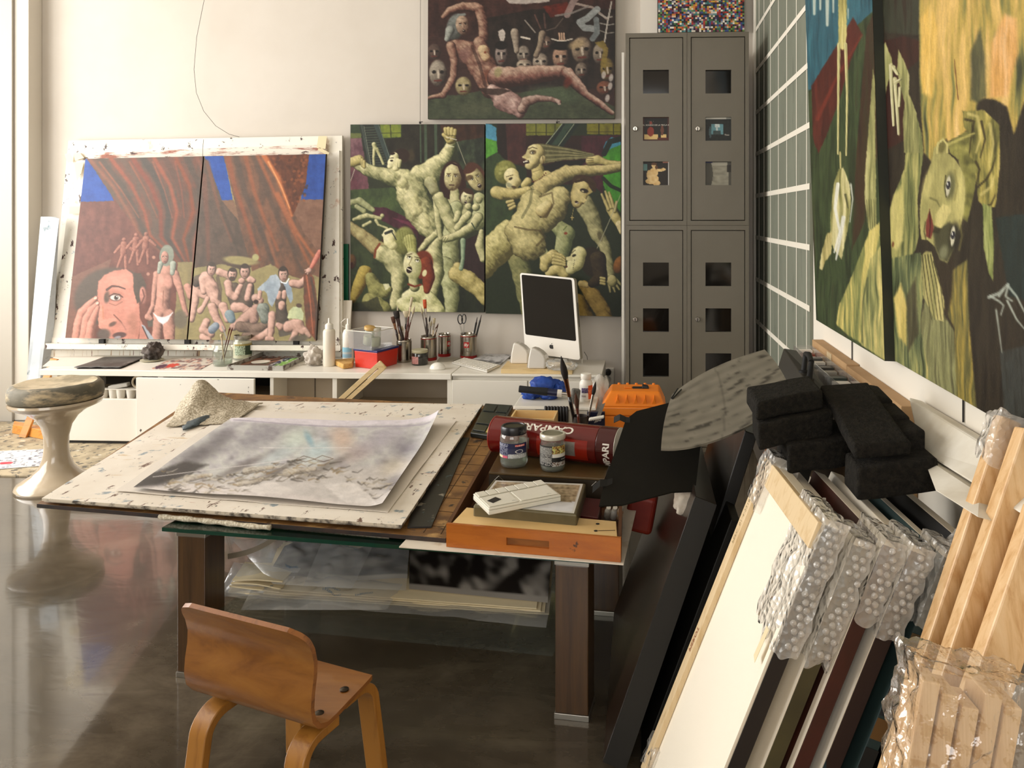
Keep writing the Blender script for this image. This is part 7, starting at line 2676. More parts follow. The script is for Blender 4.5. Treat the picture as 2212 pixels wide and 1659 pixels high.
# broad-backed man with a raised fist
A.limb([[(772, 352, 12), (790, 366, 13), (815, 374, 14), (845, 382, 19), (876, 388, 22)],
  [(876, 392, 24), (888, 418, 34), (905, 452, 32), (925, 486, 26), (940, 508, 16)],
  [(905, 376, 20), (935, 374, 22)], [(925, 370, 21), (948, 352, 19), (962, 342, 14)], [(958, 345, 16), (970, 322, 12), (977, 304, 9)]],
 SKG, tex=.62, sc=.13, seed=3, edge='#2c301c')
A.limb([[(888, 430, 16), (900, 455, 14)], [(915, 470, 12), (922, 485, 9)], [(930, 395, 14), (938, 412, 11)], [(870, 395, 12)]], ('#6e6c46', '#bdb684', '#eae2b4'), tex=.6, seed=14, a=.65)
for (x, y, rr, a_) in ((880, 405, 4, .6), (908, 440, 4, .5), (895, 470, 5, .5), (938, 420, 7, .5), (862, 384, 4, .5)):
 A.ell(x, y, rr, rr * 1.8, '#4d4a2a', .5, .6, a_)
A.limb([[(970, 292, 13), (974, 300, 12)]], SKY_, tex=.2)
for i in range(4):
 A.limb([[(962 + i * 7, 279 - (i == 1) * 1 + (i == 3) * 3, 4.6), (963 + i * 6.4, 290, 4.4)]], SKY_, tex=.1, edge='#3a2f18')
A.limb([[(958, 291, 4.5), (968, 299, 4)]], SKY_, tex=.1, edge='#4a3f20')
A.stroke([(964, 296), (986, 302)], 1.4, '#d8d3c0')
A.stroke([(962, 315), (980, 317)], 2, '#d0cfae')
A.limb([[(763, 350, 11), (776, 346, 11)]], SKY_, tex=.2)
for i in range(3):
 A.limb([[(778 + i * 4, 341 + i * 4, 4), (783 + i * 2, 358 + i * 1.5, 3.4)]], SKY_, tex=.1, edge='#3f3a20')
A.stroke([(766, 366), (757, 392)], 1.2, '#c8c0ac')
# his head in profile
A.ell(868, 336, 17, 16, '#2b1c14', 0, .15)
A.limb([[(852, 338, 9), (848, 352, 11), (842, 359, 6)], [(856, 350, 10), (855, 362, 8)]], ('#7d7a52', '#cfc898', '#ece6bd'), tex=.15)
A.ell(848, 332, 6, 3, '#2a1a12', -.2, .3)
A.ell(846, 347, 3.6, 2.4, '#2a2016', 0, .3)
A.stroke([(840, 342), (850, 341)], 1.6, '#2a1c12')
A.limb([[(864, 348, 5), (862, 360, 4)]], SKG, tex=.1, edge='#3a3018')
# dark-haired woman, her bent knee and arms
A.limb([[(1012, 470, 12), (1030, 480, 18), (1040, 450, 14)], [(1035, 430, 14), (1042, 470, 12)]], SKD, tex=.5, seed=5)
A.ell(976, 392, 27, 46, '#2f1811', .06, .12)
A.limb([[(982, 415, 10), (984, 432, 13)], [(960, 438, 8), (990, 445, 16), (1004, 458, 12)]], SKG, tex=.3)
A.limb([[(985, 448, 15), (978, 478, 15), (972, 520, 20), (968, 560, 24), (960, 580, 22)]], SKD, tex=.45, seed=8, edge='#2a2c1a')
A.limb([[(960, 575, 22), (972, 610, 20), (976, 645, 16), (974, 676, 13)]], SKD, tex=.4, seed=9, edge='#25291a')
A.limb([[(946, 520, 10), (936, 552, 20), (944, 590, 16), (936, 630, 10), (930, 660, 8)]], SKG, tex=.4, seed=10, edge='#2b2f1c')
A.limb([[(948, 500, 8), (925, 520, 8), (908, 540, 6)]], SKG, tex=.3, edge='#2b2f1c')
A.limb([[(988, 575, 10), (985, 592, 17), (1012, 606, 20), (1036, 626, 18), (1050, 645, 16)]], SKY_, tex=.4, seed=12, edge='#241d12')
A.limb([[(1000, 520, 6), (1000, 560, 4), (996, 580, 5)]], ('#3f5340', '#71846a', '#a7b694'), tex=.2)
A.limb([[(947, 430, 13), (945, 465, 8), (948, 490, 7), (952, 515, 6)]], SKG, tex=.25, edge='#2b2f1c')
A.limb([[(950, 428, 14), (962, 455, 15), (974, 485, 14), (984, 500, 11)]], SKG, tex=.3, seed=4, edge='#2b2f1c')
A.limb([[(1012, 464, 9), (998, 478, 9), (988, 492, 8)], [(1032, 470, 12), (1022, 488, 10), (1000, 502, 10), (978, 512, 9), (962, 516, 8)]], SKG, tex=.3, edge='#2b2f1c')
A.stroke([(1019, 482), (1026, 494)], 2.5, '#2a3a2a')
for i in range(3):
 A.stroke([(958 + i * 5, 512 + i), (953 + i * 4, 522 + i * 2)], 1.2, '#4a4a2a')
A.face(978, 382, 20, 31, ('#4a3a22', '#b8ad78', '#e2daa8'), .05, -.25, '#3a1a14')
A.stroke([(962, 360), (975, 352), (990, 358), (998, 380)], 4, '#2f1811')
A.stroke([(999, 370), (1004, 400), (996, 428)], 7, '#2f1811')
A.stroke([(957, 372), (956, 405), (962, 424)], 6, '#2f1811')
# tilted man at the right edge and child
A.face(1027, 386, 18, 30, ('#4d4428', '#a89c68', '#d8cd98'), -.5, .1, '#5a3a2a', hair='#4a2a1c', open_=.2)
A.ell(1013, 384, 10, 6, '#4a3620', -.5, .4, .8)
A.face(1008, 427, 13, 17, ('#4f4c30', '#bdb585', '#e4deb4'), .3, .4, '#3a2a1e', hair='#3a2417', open_=.3)
A.limb([[(1028, 448, 9)], [(1035, 432, 8)], [(1012, 446, 8)], [(990, 462, 8), (985, 476, 6)]], SKG, tex=.4)
A.limb([[(1040, 500, 5), (1036, 530, 10), (1044, 560, 8)]], SKG, tex=.3)
# woman with dark glasses
A.limb([[(755, 490, 12), (782, 508, 14), (812, 534, 17), (840, 548, 20)]], ('#4a3c22', '#93865a', '#cfc58f'), tex=.35, edge='#2b2c1a')
A.limb([[(825, 548, 18), (850, 560, 24), (862, 590, 18), (858, 625, 13), (852, 660, 12)]], SKG, tex=.4, seed=6, edge='#2a2e1c')
A.ell(873, 520, 24, 32, '#8d8f52', .15, .15, shade='#4a4a26')
A.limb([[(885, 520, 14), (892, 550, 8)]], ('#5a5a2c', '#9a9a5a', '#bdbb7a'), tex=.4)
A.limb([[(842, 508, 15), (840, 522, 12), (848, 530, 10)]], ('#8a8658', '#cfc996', '#e8e2b8'), tex=.15)
A.poly([(832, 500), (824, 507), (826, 511), (834, 510)], '#e0dab0')
A.stroke([(833, 504), (846, 499)], 6, '#30352c')
A.stroke([(846, 500), (856, 518)], 2.4, '#30352c')
A.ell(826, 519, 2.5, 4, '#3a2418', 0, .3)
for i in range(5):
 A.stroke([(862 + i * 6, 495 + i * 2), (870 + i * 5, 535)], 1.6, '#6a6a34', .6)
A.stroke([(820, 527), (811, 540), (809, 556)], 5, '#7d4026')
# red-haired woman, mouth open
A.limb([[(880, 642, 14), (905, 632, 18), (925, 650, 20), (946, 672, 16)], [(870, 655, 14), (890, 672, 20), (925, 676, 20)]], ('#6c7044', '#c5c28c', '#ece7bb'), tex=.5, seed=7, edge='#3a3e24')
A.ell(912, 572, 24, 32, '#6a2c1a', .2, .12)
A.limb([[(920, 570, 15), (926, 600, 14), (922, 628, 7)]], ('#3c150c', '#6a2c1a', '#8a4026'), tex=.3)
A.limb([[(893, 600, 11), (896, 620, 11)]], SKG, tex=.2)
A.ell(891, 573, 20, 31, '#e4deb2', -.12, .1, shade='#8a8a58')
for ex_, ey_ in ((884, 556), (901, 563)):
 A.ell(ex_, ey_, 5.5, 4, '#4d4a28', .2, .3)
 A.ell(ex_, ey_ + 1, 4, 2.8, '#e8e4cc', .2, .2)
 A.ell(ex_ + .5, ey_ - .5, 1.8, 1.8, '#14120c', 0, .2)
A.stroke([(879, 551), (890, 548)], 1.6, '#3a2414')
A.stroke([(896, 555), (909, 558)], 1.6, '#3a2414')
A.stroke([(891, 556), (883, 572), (889, 577)], 1.8, '#8a8052')
A.ell(884, 583, 6.5, 7.5, '#1f0d0a', .2, .15)
A.stroke([(880, 580), (888, 584)], 2, '#ddd6c0')
A.ell(917, 590, 5, 8, '#d6cfa0', .3, .2)
A.stroke([(882, 614), (896, 619), (909, 615)], 4.5, '#733420')
# dim figure at lower left
A.ell(760, 565, 10, 17, '#6b4a2a', 0, .2, shade='#2c1c10')
A.ell(760, 573, 4, 7, '#3a1a12', 0, .3)
A.limb([[(788, 588, 15), (776, 615, 14), (766, 638, 10), (758, 652, 7)]], ('#4a3a16', '#93803c', '#bfab5c'), tex=.4)
A.limb([[(800, 600, 12), (812, 625, 18), (830, 630, 14), (840, 626, 8)], [(800, 650, 18), (830, 668, 16)]], ('#3a3a20', '#7b7a48', '#a8a468'), tex=.55, seed=4)
A.poly([(828, 614), (840, 612), (842, 620), (832, 628)], '#d2cfa6')
A.poly([(795, 650), (815, 640), (830, 675), (757, 675), (757, 655)], '#22241a', a=.7)
A.grain(.10, .2, .2, 3)
A.finish('painted_face', r)
# --- right of the green pair
A, r = begin('green_right', 234, 334, '#1e2716')
A.poly([(1049, 340), (1076, 328), (1105, 350), (1110, 470), (1049, 520)], '#2f3f22', col2='#24301b', seed=2)
A.poly([(1074, 267), (1097, 267), (1098, 352), (1074, 328)], '#1d130e', tex=.2)
A.poly([(1049, 267), (1062, 269), (1072, 277), (1073, 306), (1049, 300)], '#4a8aa6', col2='#3f7890')
A.poly([(1049, 298), (1073, 305), (1075, 328), (1049, 343)], '#529232', col2='#3f7a24')
A.poly([(1092, 267), (1138, 267), (1140, 362), (1097, 350)], '#43231f', col2='#331a18', seed=5)
A.poly([(1136, 267), (1214, 267), (1200, 293), (1137, 293)], '#6f6f2a', col2='#565a20', seed=3)
for x in (1158, 1180, 1199):
 A.stroke([(x, 267), (x, 292)], 2, '#2d2c14')
A.stroke([(1137, 286), (1205, 286)], 1.4, '#34330f')
A.poly([(1136, 293), (1262, 293), (1258, 400), (1138, 395)], '#2c1812', col2='#20110d', seed=7)
A.poly([(1268, 267), (1342, 267), (1342, 291), (1268, 290)], '#716c1f', col2='#59541a', seed=8)
for x in (1294, 1325):
 A.stroke([(x, 267), (x, 290)], 2.4, '#2a2810')
A.stroke([(1268, 285), (1342, 285)], 1.3, '#302d0f')
A.poly([(1256, 293), (1342, 292), (1342, 332), (1306, 338), (1302, 420), (1256, 372)], '#431c24', col2='#30141a', seed=9)
A.poly([(1214, 267), (1252, 267), (1216, 318), (1178, 312)], '#15201a')
A.poly([(1222, 267), (1238, 267), (1204, 314), (1192, 312)], '#2b3d2f')
A.stroke([(1214, 268), (1179, 312)], 1.5, '#98a084')
A.stroke([(1240, 268), (1206, 315)], 1.5, '#8a9478')
A.poly([(1302, 326), (1308, 306), (1322, 296), (1342, 303), (1342, 326)], '#3c8197')
A.poly([(1302, 332), (1318, 322), (1342, 312), (1342, 460), (1318, 430), (1303, 400)], '#428c26', col2='#357020', seed=4)
A.stroke([(1305, 332), (1318, 306), (1340, 300)], 12, '#16201a')
A.stroke([(1303, 385), (1320, 402), (1342, 412)], 8, '#14230f')
A.poly([(1150, 365), (1200, 350), (1270, 345), (1240, 370), (1180, 390)], '#14120d')
# stretched hair, bald woman in profile
A.poly([(1160, 310), (1178, 311), (1240, 322), (1284, 332), (1278, 342), (1215, 346), (1176, 353), (1172, 335)], '#75704a', col2='#4f4c2e', seed=6)
for k in range(7):
 A.stroke([(1170, 314 + k * 5.4), (1225, 322 + k * 3.2), (1283, 334 + k * 1.0)], 1.6, '#3c3a22' if k % 2 else '#989268', .7)
A.limb([[(1160, 358, 13), (1164, 380, 15), (1172, 392, 18)], [(1180, 380, 12), (1190, 384, 10)]], SKY_, tex=.25)
A.limb([[(1157, 330, 20), (1152, 345, 18), (1145, 356, 11)]], ('#5a5230', '#bdae76', '#e4d9a4'), tex=.15, edge='#3a3018')
A.poly([(1144, 318), (1136, 332), (1128, 338), (1130, 343), (1138, 344), (1146, 340)], '#d6caa0', col2='#b8aa74')
A.stroke([(1130, 342), (1137, 345)], 1.6, '#4a3420')
A.ell(1151, 329, 8, 5.5, '#4a3a20', -.1, .4, .85)
A.ell(1150, 330, 3.6, 2.4, '#d8d2b4', 0, .2)
A.ell(1151, 330, 2.0, 2.2, '#120d08', 0, .2)
A.stroke([(1141, 322), (1150, 318), (1160, 321)], 2, '#5c4a28')
A.poly([(1129, 350), (1141, 345), (1144, 352), (1132, 355)], '#26120c')
A.stroke([(1131, 350), (1139, 348)], 2.2, '#ece6d2')
A.ell(1172, 345, 6, 10, '#cfc08c', .3, .2, shade='#6a5a34')
A.stroke([(1172, 338), (1174, 352)], 1.6, '#5a4826')
A.stroke([(1150, 372), (1168, 366)], 1.4, '#8a7c4c')
for k in range(10):
 t = k / 9
 A.ell(1147 + 32 * t, 392 - 18 * t + 6 * math.sin(math.pi * t), 1.6, 1.8, '#5a2416', 0, .2)
A.limb([[(1140, 392, 9), (1132, 400, 7)]], SKY_, tex=.3)
# hand pulling the hair and the long arm
A.limb([[(1275, 348, 10), (1290, 345, 10), (1310, 352, 7), (1342, 354, 6)]], SKY_, tex=.25, edge='#3a3018')
for k in range(3):
 A.stroke([(1268, 342 + k * 5), (1282, 343 + k * 4)], 1.3, '#4a3a1e')
A.limb([[(1150, 424, 22), (1185, 396, 19), (1225, 374, 17), (1250, 370, 13), (1300, 368, 11), (1345, 360, 9)]], ('#3e3a20', '#8d8152', '#cdbd84'), L=(-.2, -.75, .6), tex=.5, seed=4, edge='#2a2412')
# curly-headed man held at the left
A.ell(1092, 372, 25, 27, '#8a8a48', .2, .12, shade='#4d4c22')
for k in range(14):
 A.ell(1075 + (k * 7) % 36, 355 + (k * 11) % 34, 4, 4, '#b3b06a' if k % 2 else '#5c5c2c', 0, .5, .6)
A.limb([[(1105, 380, 17), (1112, 392, 14), (1106, 400, 13)]], ('#6c6238', '#c9bb84', '#e8deb0'), tex=.2)
A.ell(1103, 386, 5, 3, '#3c2f18', -.5, .3)
A.stroke([(1094, 382), (1108, 378)], 1.6, '#4a3c1e')
A.ell(1100, 400, 9, 5, '#8a8a6a', .6, .4, .8)
A.ell(1110, 404, 6, 3, '#3a2a18', .2, .4, .8)
A.limb([[(1072, 415, 14), (1086, 418, 14), (1110, 420, 12), (1140, 412, 10)]], SKY_, tex=.35, edge='#2f2812')
for k in range(3):
 A.limb([[(1096 + k * 3, 437 + k * 7, 4), (1108 + k * 2, 434 + k * 6, 4)]], SKY_, tex=.1, edge='#3a2c16')
# leaning man: torso, thighs
A.limb([[(1120, 560, 24), (1130, 600, 22), (1140, 650, 20), (1146, 690, 18)]], ('#2e331c', '#62643e', '#8d8a5a'), tex=.5, seed=11, edge='#1e2214')
A.limb([[(1165, 540, 14), (1185, 560, 10)]], SKD, tex=.3)
A.limb([[(1205, 490, 16), (1222, 505, 20), (1216, 535, 18), (1210, 560, 14)]], ('#41492c', '#7f8456', '#b4b584'), tex=.35, seed=7)
A.ell(1222, 504, 4.2, 3.2, '#7a3a24', 0, .3)
A.stroke([(1217, 497), (1224, 489)], 2.2, '#5c6a34')
A.limb([[(1098, 505, 30), (1075, 535, 36), (1052, 562, 30), (1045, 580, 24)]], ('#4a4422', '#978f58', '#d2c88e'), L=(-.3, -.75, .55), tex=.55, seed=15, edge='#2c2814')
A.limb([[(1210, 425, 24), (1190, 450, 36), (1160, 470, 40)], [(1150, 440, 30), (1145, 480, 38), (1120, 500, 30)], [(1130, 500, 34), (1140, 525, 38), (1150, 530, 30)]], ('#3e3a20', '#8f8656', '#cfc38a'), L=(-.35, -.55, .75), tex=.5, seed=5, edge='#2a2412')
A.limb([[(1172, 455, 16), (1182, 445, 12)]], ('#5a4c2a', '#b0a06a', '#ddd09a'), tex=.3)
A.stroke([(1166, 425), (1192, 416), (1196, 440), (1180, 470)], 4, '#4a3c22', .55)
A.stroke([(1112, 490), (1140, 496), (1168, 498)], 4, '#4a3c20', .6)
A.stroke([(1150, 405), (1145, 440), (1128, 470)], 6, '#565636', .5)
A.ell(1130, 520, 22, 14, '#cfc48c', -.1, .7, .5)
A.stroke([(1168, 500), (1178, 512), (1160, 530)], 5, '#463a20', .6)
A.ell(1168, 469, 1.8, 1.8, '#2a1c10')
# his hanging arm and hand
A.limb([[(1262, 440, 20), (1278, 470, 19), (1292, 510, 15)], [(1290, 505, 15), (1306, 530, 13), (1312, 565, 12), (1318, 592, 11)]], ('#3a3a20', '#838058', '#c2b987'), tex=.4, seed=9, edge='#1e1c10')
A.hand(1322, 606, 12, 1.1, ('#3a3a20', '#8d8656', '#c2b682'), 4, .22, 2.2, edge='#201c0e')
A.ell(1296, 510, 6, 12, '#2b2414', -.3, .5, .6)
# his bowed head
A.ell(1262, 395, 27, 17, '#3a2717', .3, .15)
A.limb([[(1255, 405, 19), (1250, 425, 19), (1246, 438, 12)]], ('#463a20', '#a4955e', '#d8c88e'), L=(-.1, -.5, .75), tex=.2, edge='#30240f')
A.poly([(1272, 404), (1281, 414), (1266, 424)], '#a8965c')
A.ell(1262, 412, 10, 5, '#1d120a', .25, .3)
A.ell(1259, 413, 3, 1.8, '#b8ac84', .2, .3)
A.poly([(1258, 424), (1268, 432), (1262, 438), (1254, 434)], '#c4b47c')
A.ell(1246, 437, 5, 3, '#2a100a', .4, .2)
A.stroke([(1243, 440), (1249, 438)], 1.4, '#d8d0ba')
A.stroke([(1244, 392), (1262, 388), (1284, 400), (1284, 412)], 6, '#33210f')
A.stroke([(1239, 450), (1236, 466)], .9, '#9a8850')
A.stroke([(1233, 470), (1239, 470)], 1.4, '#c2aa66')
A.stroke([(1236, 466), (1236, 475)], 1.4, '#c2aa66')
# raised hand at the right edge and string
A.limb([[(1320, 452, 11), (1330, 470, 10), (1340, 486, 9)]], SKY_, tex=.25)
for (x0, y0, x1, y1) in ((1300, 420, 1314, 452), (1308, 414, 1320, 448), (1316, 416, 1326, 448), (1332, 436, 1328, 456)):
 A.limb([[(x0, y0, 3), (x1, y1, 4.4)]], SKY_, tex=.1, edge='#2a2410')
A.limb([[(1338, 485, 8), (1345, 500, 8)]], ('#6c6238', '#c0ae7c', '#ddd0a0'), tex=.2)
A.stroke([(1341, 420), (1315, 480), (1286, 545)], 1.2, '#a6a287')
A.ell(1337, 572, 12, 20, '#8f5c2a', .3, .15, shade='#3a2210')
# woman at lower right with hand to her mouth
A.limb([[(1262, 618, 12), (1282, 640, 18), (1298, 665, 18), (1310, 690, 16)], [(1250, 650, 16), (1262, 690, 22)]], ('#3a2c12', '#8a7236', '#b89a52'), tex=.4, seed=3, edge='#1c170b')
A.limb([[(1255, 613, 7), (1268, 616, 6)]], ('#6c5a34', '#a8935c', '#c8b47a'), tex=.2)
A.limb([[(1190, 590, 12), (1205, 580, 12), (1220, 594, 12)]], SKY_, tex=.3)
A.ell(1280, 566, 26, 34, '#221b10', -.2, .1)
A.limb([[(1292, 560, 18), (1298, 600, 15), (1280, 612, 10)]], ('#14110a', '#241c11', '#3d311d'), tex=.4)
A.limb([[(1252, 548, 16), (1243, 568, 18), (1232, 582, 11)]], ('#6b6840', '#c3bb84', '#e2dba8'), tex=.2, edge='#33301a')
A.poly([(1240, 536), (1232, 552), (1222, 557), (1224, 563), (1236, 564)], '#cbc290')
A.ell(1240, 552, 5, 3, '#2e2a18', -.4, .3)
A.stroke([(1232, 549), (1243, 540)], 1.5, '#3a331c')
A.ell(1223, 576, 3.2, 3, '#4a2a1e', 0, .3)
for k in range(6):
 A.ell(1241 - k * .6, 562 + k * 4, .9, 1.2, '#2a2a1a')
A.limb([[(1176, 578, 10), (1178, 562, 13), (1195, 552, 13)]], SKY_, tex=.25, edge='#2e2812')
for k in range(4):
 A.limb([[(1196, 547 + k * 7, 4.6), (1212, 551 + k * 6.5, 4.0), (1220, 558 + k * 5, 3.2)]], SKY_, tex=.1, edge='#3a3018')
for k in range(3):
 A.limb([[(1298, 600 + k * 6, 3.4), (1306, 602 + k * 6, 3.2)]], SKY_, tex=.1, edge='#1d1a0c')
A.grain(.10, .2, .2, 5)
A.finish('painted_face', r)
# --- reclining figure
A, r = begin('reclining', 264, 264, '#33201c')
A.poly([(924, -150), (1330, -150), (1330, 60), (924, 80)], '#3d2520', col2='#2a1916', seed=2)
A.poly([(1045, 40), (1150, 20), (1330, 20), (1330, 190), (1090, 200), (1050, 120)], '#1b1512', col2='#2a201b', seed=3)
A.poly([(1172, 14), (1225, 4), (1235, 28), (1190, 38)], '#5d1d12', col2='#3f1610')
A.poly([(924, 205), (985, 206), (1040, 196), (1085, 205), (1150, 196), (1240, 182), (1262, 205), (1330, 230), (1330, 258), (924, 258)], '#323828', col2='#3f4531', seed=5)
A.ell(1030, 235, 50, 18, '#4a4c38', 0, .6, .5)
A.ell(1195, 205, 60, 20, '#47543c', .1, .5, .7)
A.poly([(1090, -4), (1190, -6), (1186, 4), (1130, 9), (1100, 7)], '#a59a92')
for pts, w, c in (([(1225, 32), (1240, 0), (1262, -20)], 14, '#8a7570'), ([(1245, 8), (1280, 16), (1310, 40)], 5, '#9a8a80'), ([(1200, 34), (1236, 28), (1270, 14)], 4, '#77706a'),
    ([(1290, 20), (1268, 40), (1252, 48), (1262, 60), (1282, 62)], 14, '#8e9290'), ([(1288, 42), (1290, 70), (1280, 84)], 12, '#6e7474'), ([(1294, 30), (1310, 38), (1322, 36)], 3, '#9c968c'),
    ([(1296, 50), (1314, 54), (1326, 52)], 2.5, '#8a857c'), ([(1296, 66), (1312, 72), (1326, 70)], 2.5, '#77726a'), ([(1321, 4), (1312, 50), (1306, 90)], 3.4, '#b3aca0'),
    ([(1134, 44), (1156, 70)], 3, '#8d8378'), ([(1155, 32), (1168, 62)], 3, '#5c4038'), ([(1175, 30), (1178, 60)], 4, '#4c3630'), ([(1180, 66), (1200, 60), (1216, 40)], 2, '#5a4c44')):
 A.stroke(pts, w, c, .9)
SKR = ('#2a1712', '#6a473b', '#ad8f79')
def maskhead(x, y, rx, ry, c, d='#241a16', rot=0, mouth='#5a2a22'):
 A.ell(x, y, rx, ry, c, rot, .15, shade=d)
 for k in range(3):
  A.ell(x - rx * .4 + k * rx * .4, y - ry * .5 + k * 2, rx * .3, ry * .22, c, rot, .5, .5)
 for e in (-.42, .42):
  A.ell(x + e * rx, y - ry * .08, rx * .24, ry * .14, '#16100d', rot, .3)
 A.stroke([(x, y - ry * .15), (x + rx * .06, y + ry * .3)], max(2.0, rx * .22), '#c0b2a0', .8)
 A.stroke([(x - rx * .35, y + ry * .55), (x + rx * .35, y + ry * .52)], max(1.8, ry * .12), mouth)
for m in ((938, 112, 15, 18, '#54423a'), (946, 158, 20, 30, '#9a9080'), (1083, 118, 14, 26, '#8f8078'), (1131, 118, 15, 20, '#8d8274'), (1133, 140, 18, 12, '#a99a86'),
  (1168, 134, 18, 20, '#a89a88'), (1211, 124, 18, 26, '#a5836c'), (1257, 108, 23, 30, '#93806a'), (1296, 116, 16, 24, '#8d8070'), (1256, 152, 14, 18, '#7c6e60'),
  (1312, 150, 16, 26, '#7d6a38'), (1306, 190, 18, 16, '#7a4a36'), (1180, 92, 12, 15, '#6a5548')):
 maskhead(*m)
A.ell(1212, 100, 24, 9, '#100d0b', 0, .15)
A.poly([(1196, 102), (1198, 88), (1228, 88), (1230, 102)], '#15110f')
A.stroke([(1192, 84), (1206, 88), (1220, 88), (1236, 84)], 3, '#b8aea0')
for k in range(3):
 A.stroke([(1208 + k * 5, 72), (1209 + k * 5, 86)], 3.5, '#b09078')
A.poly([(1078, 80), (1076, 68), (1086, 62), (1092, 72), (1088, 92), (1082, 90)], '#b5aaa0')
A.ell(1083, 98, 15, 10, '#17120f')
A.limb([[(1112, 70, 9), (1114, 92, 7), (1116, 110, 6)]], ('#3a2f28', '#7d7062', '#a89a88'))
A.stroke([(1126, 80), (1144, 84)], 4, '#c2b8aa')
A.limb([[(1172, 74, 8), (1166, 100, 6), (1158, 120, 6)]], ('#32261f', '#6c5c4e', '#94846f'))
A.poly([(1284, 92), (1304, 88), (1314, 105), (1308, 150), (1296, 140), (1304, 108)], '#7d6a30', a=.85)
for (x, y) in ((1304, 162), (1320, 168), (1318, 186), (1312, 212)):
 A.ell(x, y, 5, 9, '#b5aca4', .2, .3, .85)
A.ell(1245, 96, 20, 10, '#a08a66', -.3, .4, .7)
# the reclining body
A.limb([[(958, 36, 6), (972, 22, 8), (1000, 14, 10), (1030, 16, 11)], [(1036, 20, 12), (1044, 52, 11), (1044, 86, 11)]], SKR, tex=.5, seed=3, edge='#1c120f')
A.ell(984, 58, 20, 30, '#6d706b', .25, .15, shade='#33332f')
A.limb([[(972, 66, 10), (966, 84, 6)]], ('#3a3a37', '#75776f', '#9a9c94'))
A.limb([[(984, 100, 16), (1010, 110, 24), (1034, 130, 30), (1052, 160, 30), (1062, 186, 26)], [(1036, 92, 14), (1044, 112, 16)]], SKR, tex=.65, sc=.11, seed=7, edge='#1c120f')
A.limb([[(1044, 108, 12), (1050, 124, 10)]], ('#5a3a28', '#b49a76', '#d8c298'), tex=.5, a=.9)
A.ell(1048, 113, 3, 3, '#7a3a22', 0, .4)
A.ell(1056, 164, 18, 16, '#6a3a2a', .2, .6, .8)
A.ell(1003, 118, 14, 18, '#7d5a54', .4, .6, .6)
A.stroke([(1020, 100), (1036, 140), (1050, 190)], 7, '#241410', .5)
A.limb([[(974, 100, 11), (982, 132, 9), (980, 165, 8), (968, 190, 8), (958, 204, 7)], [(958, 206, 7), (940, 208, 5), (926, 212, 4)]], SKR, tex=.45, seed=8, edge='#1c120f')
A.limb([[(1076, 168, 24), (1110, 166, 22), (1160, 160, 20), (1212, 156, 15), (1226, 160, 14)]], ('#2c1813', '#70493f', '#b59a86'), L=(-.2, -.8, .55), tex=.4, seed=9, edge='#1a100d')
A.limb([[(1224, 160, 15), (1246, 182, 13), (1266, 204, 8), (1296, 224, 8), (1322, 244, 5)]], ('#2c1813', '#6d463c', '#b49b89'), L=(.2, -.7, .65), tex=.4, seed=10, edge='#1a100d')
A.ell(1226, 178, 9, 14, '#5a2216', .4, .5, .8)
A.ell(1076, 156, 9, 12, '#8f8a5c', .3, .4, .7)
A.limb([[(1064, 196, 14), (1090, 216, 26), (1112, 226, 22), (1122, 244, 12)]], ('#3a2420', '#8d6e66', '#c9aea2'), tex=.6, sc=.10, seed=12, edge='#20140f')
A.limb([[(1128, 236, 11), (1136, 220, 11), (1160, 212, 8), (1190, 214, 6), (1208, 220, 5)]], ('#2c1a16', '#70544a', '#b39a8c'), tex=.45, seed=13, edge='#1c130f')
for k in range(3):
 A.ell(1202 + k * 3, 216 + k * 4, 4, 3, '#b59c90', 0, .3, .8)
A.poly([(1030, 190), (1090, 192), (1105, 196), (1080, 206), (1050, 204)], '#23150f', a=.8)
A.face(999, 54, 15, 22, ('#38221a', '#7d6050', '#b59c84'), -.15, .3, '#3a1a16', open_=.1)
A.stroke([(984, 40), (990, 32), (1004, 31)], 5, '#777a74')
maskhead(1001, 186, 18, 21, '#a3966f', '#3f341f')
A.grain(.16, .14, .3, 6, .08)
A.finish('painted_face', r)
# --- left half of the curtain diptych
A, r = begin('curtain_left', 210, 316, '#6b4238')
A.poly([(140, 430), (300, 430), (420, 560), (410, 735), (140, 735)], '#70463b', col2='#5f3b32', seed=2)
A.poly([(150, 600), (240, 560), (200, 735), (140, 735)], '#7d5c4c', a=.6)
A.poly([(178, 340), (200, 340), (246, 434), (170, 436)], '#2a4d98', col2='#23438a', seed=3)
A.poly([(186, 340), (440, 334), (424, 480), (412, 575), (384, 572), (350, 540), (300, 498), (262, 452), (226, 400)], '#6a4638', col2='#56483d', seed=4)
FOLDS = [('#80513d', 5), ('#4c4138', 9), ('#8d4a34', 6), ('#5d4a3e', 8), ('#7c4030', 7), ('#46403a', 10), ('#93503a', 6), ('#5a4338', 9), ('#84472f', 6), ('#4d4239', 9), ('#7c5040', 5)]
for k, (c, w) in enumerate(FOLDS):
 t = k / (len(FOLDS) - 1)
 x0 = 192 + t * 235
 pts = [(x0, 342), (x0 + 24 + 26 * (1 - t), 400), (x0 + 58 * (1 - t) + 26, 456), (lerp(300, 420, t), lerp(505, 520, t)), (lerp(372, 418, t), 562)]
 A.stroke(pts, w * 1.5, c, .8, w, soft=3.2)
for x0, x1, c in ((215, 300, '#a35a3e'), (280, 340, '#9a543a'), (330, 372, '#a15c44'), (378, 398, '#8f4c38')):
 A.stroke([(x0, 350), ((x0 + x1) / 2 + 4, 410), (x1, 470)], 4, c, .55, 2, soft=2)
A.poly([(384, 566), (416, 566), (404, 736), (366, 736), (380, 660)], '#8f8159', col2='#7d7150', seed=5)
SKC = ('#5c4038', '#a57a6b', '#d09a89')
